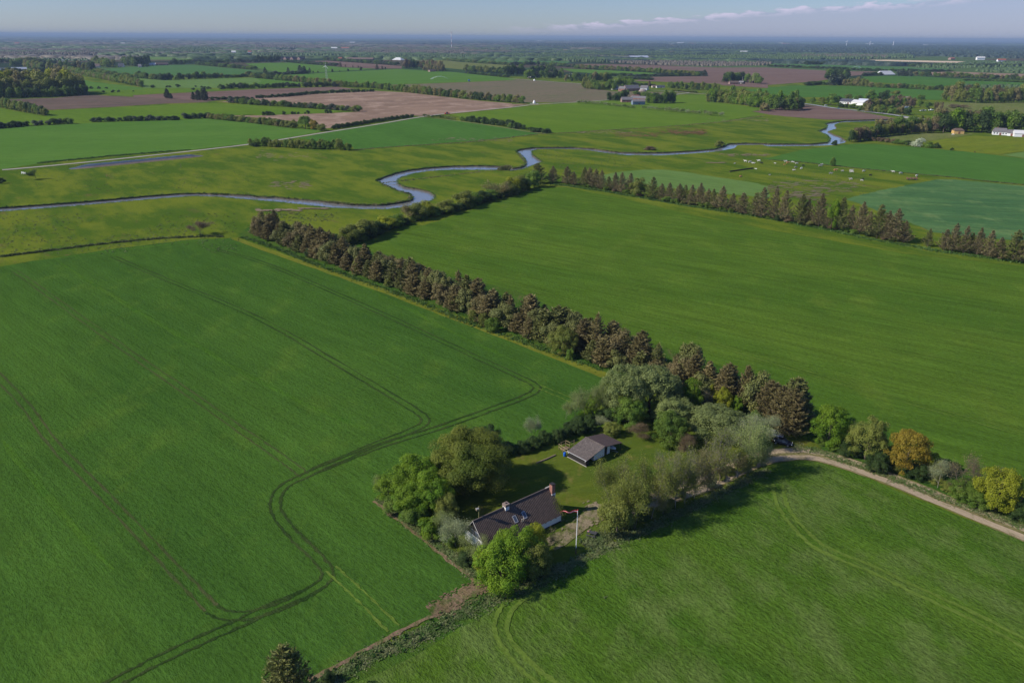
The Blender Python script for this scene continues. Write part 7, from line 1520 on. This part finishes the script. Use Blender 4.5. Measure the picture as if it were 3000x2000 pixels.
# ------------------------------------------------------------------ grass, reeds and tussocks
def tufts(name, label, P, w, n, h, mat, seed, z=0.0, size=.5):
    """rough grass: many leaning blades in clumps along a line"""
    rng = np.random.default_rng(seed); P = np.array(P if isinstance(P, list) else pts(P)); seg = np.linalg.norm(np.diff(P, axis=0), axis=1); cs = np.r_[0, np.cumsum(seg)]
    s = rng.uniform(0, cs[-1], n); i = np.clip(np.searchsorted(cs, s)-1, 0, len(seg)-1); t = ((s-cs[i])/seg[i])[:, None]; C = P[i]*(1-t)+P[i+1]*t
    d = (P[i+1]-P[i])/seg[i][:, None]; nn_ = np.stack([-d[:, 1], d[:, 0]], 1); C = C+nn_*rng.normal(0, w*.38, (n, 1))
    if h <= .25:
        C = np.repeat(C, 6, 0)+rng.normal(0, .3, (n*6, 2)); V, F_ = quads(rng, np.c_[C, z+rng.uniform(.02, h, len(C))], np.tile([0, 0, 1.6], (len(C), 1)), size)
        tag(link(name, arr_mesh(name, V, F_, [mat])), label, 'grass', kind='stuff'); return
    k = 5; C = np.repeat(C, k, 0); hh = np.repeat(h*rng.uniform(.4, 1.3, n)*(.5+np.abs(np.sin(s*.35+np.cos(s*.13)*3))), k); m = len(C)
    a = rng.uniform(0, 6.28, m); u = np.stack([np.cos(a), np.sin(a)], 1)*size*.5; base = C+rng.normal(0, size*.45, (m, 2)); lean = rng.normal(0, .35, (m, 2))*hh[:, None]
    V = np.stack([np.c_[base-u, np.full(m, z-.02)], np.c_[base+u, np.full(m, z-.02)], np.c_[base+u*.35+lean, z+hh], np.c_[base-u*.35+lean, z+hh*.93]], 1).reshape(-1, 3)
    tag(link(name, arr_mesh(name, V, np.arange(4*m).reshape(m, 4), [mat])), label, 'grass', kind='stuff')
TV = leaf('tuft_verge', (.045, .080, .014), (.105, .115, .045), .2, 0); TG = leaf('tuft_green', (.035, .085, .012), (.065, .11, .02), .15, 0); TD = leaf('tuft_dark', (.045, .07, .018), (.085, .095, .035), .2, 0); TY = leaf('tuft_dry', (.15, .13, .06), (.09, .11, .03), .15, 0)
tufts('ditch_grass', 'rough dark grass and weeds along the ditch at the bottom', 'D 735,1580 860,1500 965,1462 1080,1398 1160,1368 1240,1335 1300,1300', 2.2, 1500, .18, TV, 1, size=.30)
tufts('ditch_grass', 'green weeds mixed into the bottom ditch', 'D 735,1580 860,1500 965,1462 1080,1398 1160,1368', 2.2, 120, .35, TG, 2, size=.35)
tufts('verge_grass', 'rough grass along the lower garden edge and the track row', 'D 1290,1305 1340,1285 1430,1240 1520,1200 1600,1160 1700,1110 1765,1078', 1.8, 900, .16, TV, 3, size=.4)
tufts('verge_grass', 'rough grass on the far side of the gravel track', 'L 480,440 700,480 900,560 1150,640 1400,740 1650,830 1900,930 2352,1090', 2.0, 1400, .20, TV, 4, size=.35)
tufts('verge_grass', 'rough grass on the garden edge above the soil strip', 'E 165,670 270,775 410,885 530,975 630,1045 730,1125 810,1190 890,1280', 1.5, 1000, .16, TV, 5, size=.35)
tufts('verge_grass', 'rough green verge at the foot of the spruce belt', 'C1 100,290 300,345 600,455 900,585 1200,690 1500,800 1800,905 2200,1060 C2 100,390 500,540 1000,715 1500,900 1900,1040', 2.2, 2600, .3, TG, 6, size=.4)
tufts('verge_grass', 'rough green verge below the far spruce row', 'B2 350,750 560,775 800,810 1100,860 1400,915 1700,965 2000,1010 2352,1065 B3 300,1125 600,1180 900,1250 1200,1300 1600,1372 2000,1425 2352,1475', 2.6, 3000, .45, TG, 7)
tufts('verge_grass', 'dark grass edge between the big left field and the meadow', 'B0 -100,1430 0,1420 400,1370 800,1318 1200,1275 1500,1250 1900,1232 2050,1235', 1.2, 1000, .5, TD, 8)
tufts('bank_reeds', 'rough grass and reeds along the far river bank', up[:70], 1.2, 1800, .4, TG, 9)
tufts('bank_reeds', 'light grass along the near river bank', dn[20:], 1.2, 1400, .22, TG, 10)
tufts('bank_reeds', 'dry straw-coloured reeds standing at the river bend', 'B1 2225,622 2330,622', 2.5, 260, 2.0, TY, 12)
tufts('bank_reeds', 'straw-coloured bank grass on the inner bends of the river', 'B1 600,905 900,935 1150,938 1400,900 1430,852 1290,808 1150,745 B2 60,598 130,560 60,470', 1.6, 700, .4, TY, 11)
tufts('field_edge_grass', 'dark ragged grass along the pale road', 'B0 350,560 1000,496 1750,436', 3.5, 1500, .5, TG, 13)
tufts('field_edge_grass', 'brown grass edge between the meadow and the far crop fields', 'B1 900,440 1200,415 1500,395 1900,372 2352,325 B2 0,322 260,292 500,282 900,256 1400,226 1900,185 2300,130', 2.5, 1600, .45, TY, 14)
tufts('field_edge_grass', 'grass fence line above the cow pasture', 'B3 0,528 300,550 700,595 1250,648 1700,690 2000,725 2352,760', 1.5, 800, .4, TD, 15)
tufts('orchard_grass', 'tall grass below the picnic table and trees', 'E 1730,1040 1800,1010 1900,970 2050,920', 2.5, 400, .25, TD, 16, size=.4)
def tussocks(label, fr, box_, n, seed, mat=TD):
    rng = np.random.default_rng(seed); X, Y = [], []
    for _ in range(n):
        x, y = rng.uniform(box_[0], box_[2]), rng.uniform(box_[1], box_[3]); q = g(fr, x, y)
        if math.sin(q[0]*.07+seed)*math.cos(q[1]*.05) > -.35: X.append(q)
    C = np.array(X); k = 6; C = np.repeat(C, k, 0)+rng.normal(0, .28, (len(C)*k, 2)); m = len(C)
    V, F_ = quads(rng, np.c_[C, rng.uniform(.03, .3, m)], np.tile([0, 0, 1.0], (m, 1)), .45)
    tag(link('tussocks', arr_mesh('tussocks', V, F_, [mat])), label, 'grass', kind='stuff')
tussocks('dark rush tussocks dotted over the left meadow below the river', 'B0', (0, 1020, 2200, 1390), 900, 31)
tussocks('dark rush tussocks near the river right of the leafy row', 'B2', (250, 440, 1300, 600), 420, 32)
tussocks('dark rush tussocks above the spruce belt', 'B1', (0, 1010, 760, 1100), 260, 33)
tussocks('sparse tussocks across the upper meadow', 'B0', (300, 640, 2352, 850), 260, 34)
tussocks('sparse tussocks in the cow pasture', 'B3', (0, 640, 900, 850), 300, 35)
tussocks('small weeds and clumps spread across the near grass field', 'Z6', (150, 120, 2352, 735), 1, 36)

# ------------------------------------------------------------------ air
hz = MB(); hz.box(-45000, 45000, -2500, 42000, -3.0, 131)
hm = bpy.data.materials.new('haze'); hm.use_nodes = True; nt = hm.node_tree; nt.nodes.clear()
vo = nd(nt, 'ShaderNodeVolumePrincipled'); vo.inputs['Color'].default_value = (.33, .45, .62, 1); vo.inputs['Density'].default_value = .000062; vo.inputs['Anisotropy'].default_value = 0
om = nd(nt, 'ShaderNodeOutputMaterial'); nt.links.new(vo.outputs[0], om.inputs[1])
tag(hz.build('haze', hm), 'pale blue haze over the plain', 'haze', kind='stuff')
for o in list(bpy.data.objects):
    if o.users_collection == (): bpy.data.objects.remove(o)
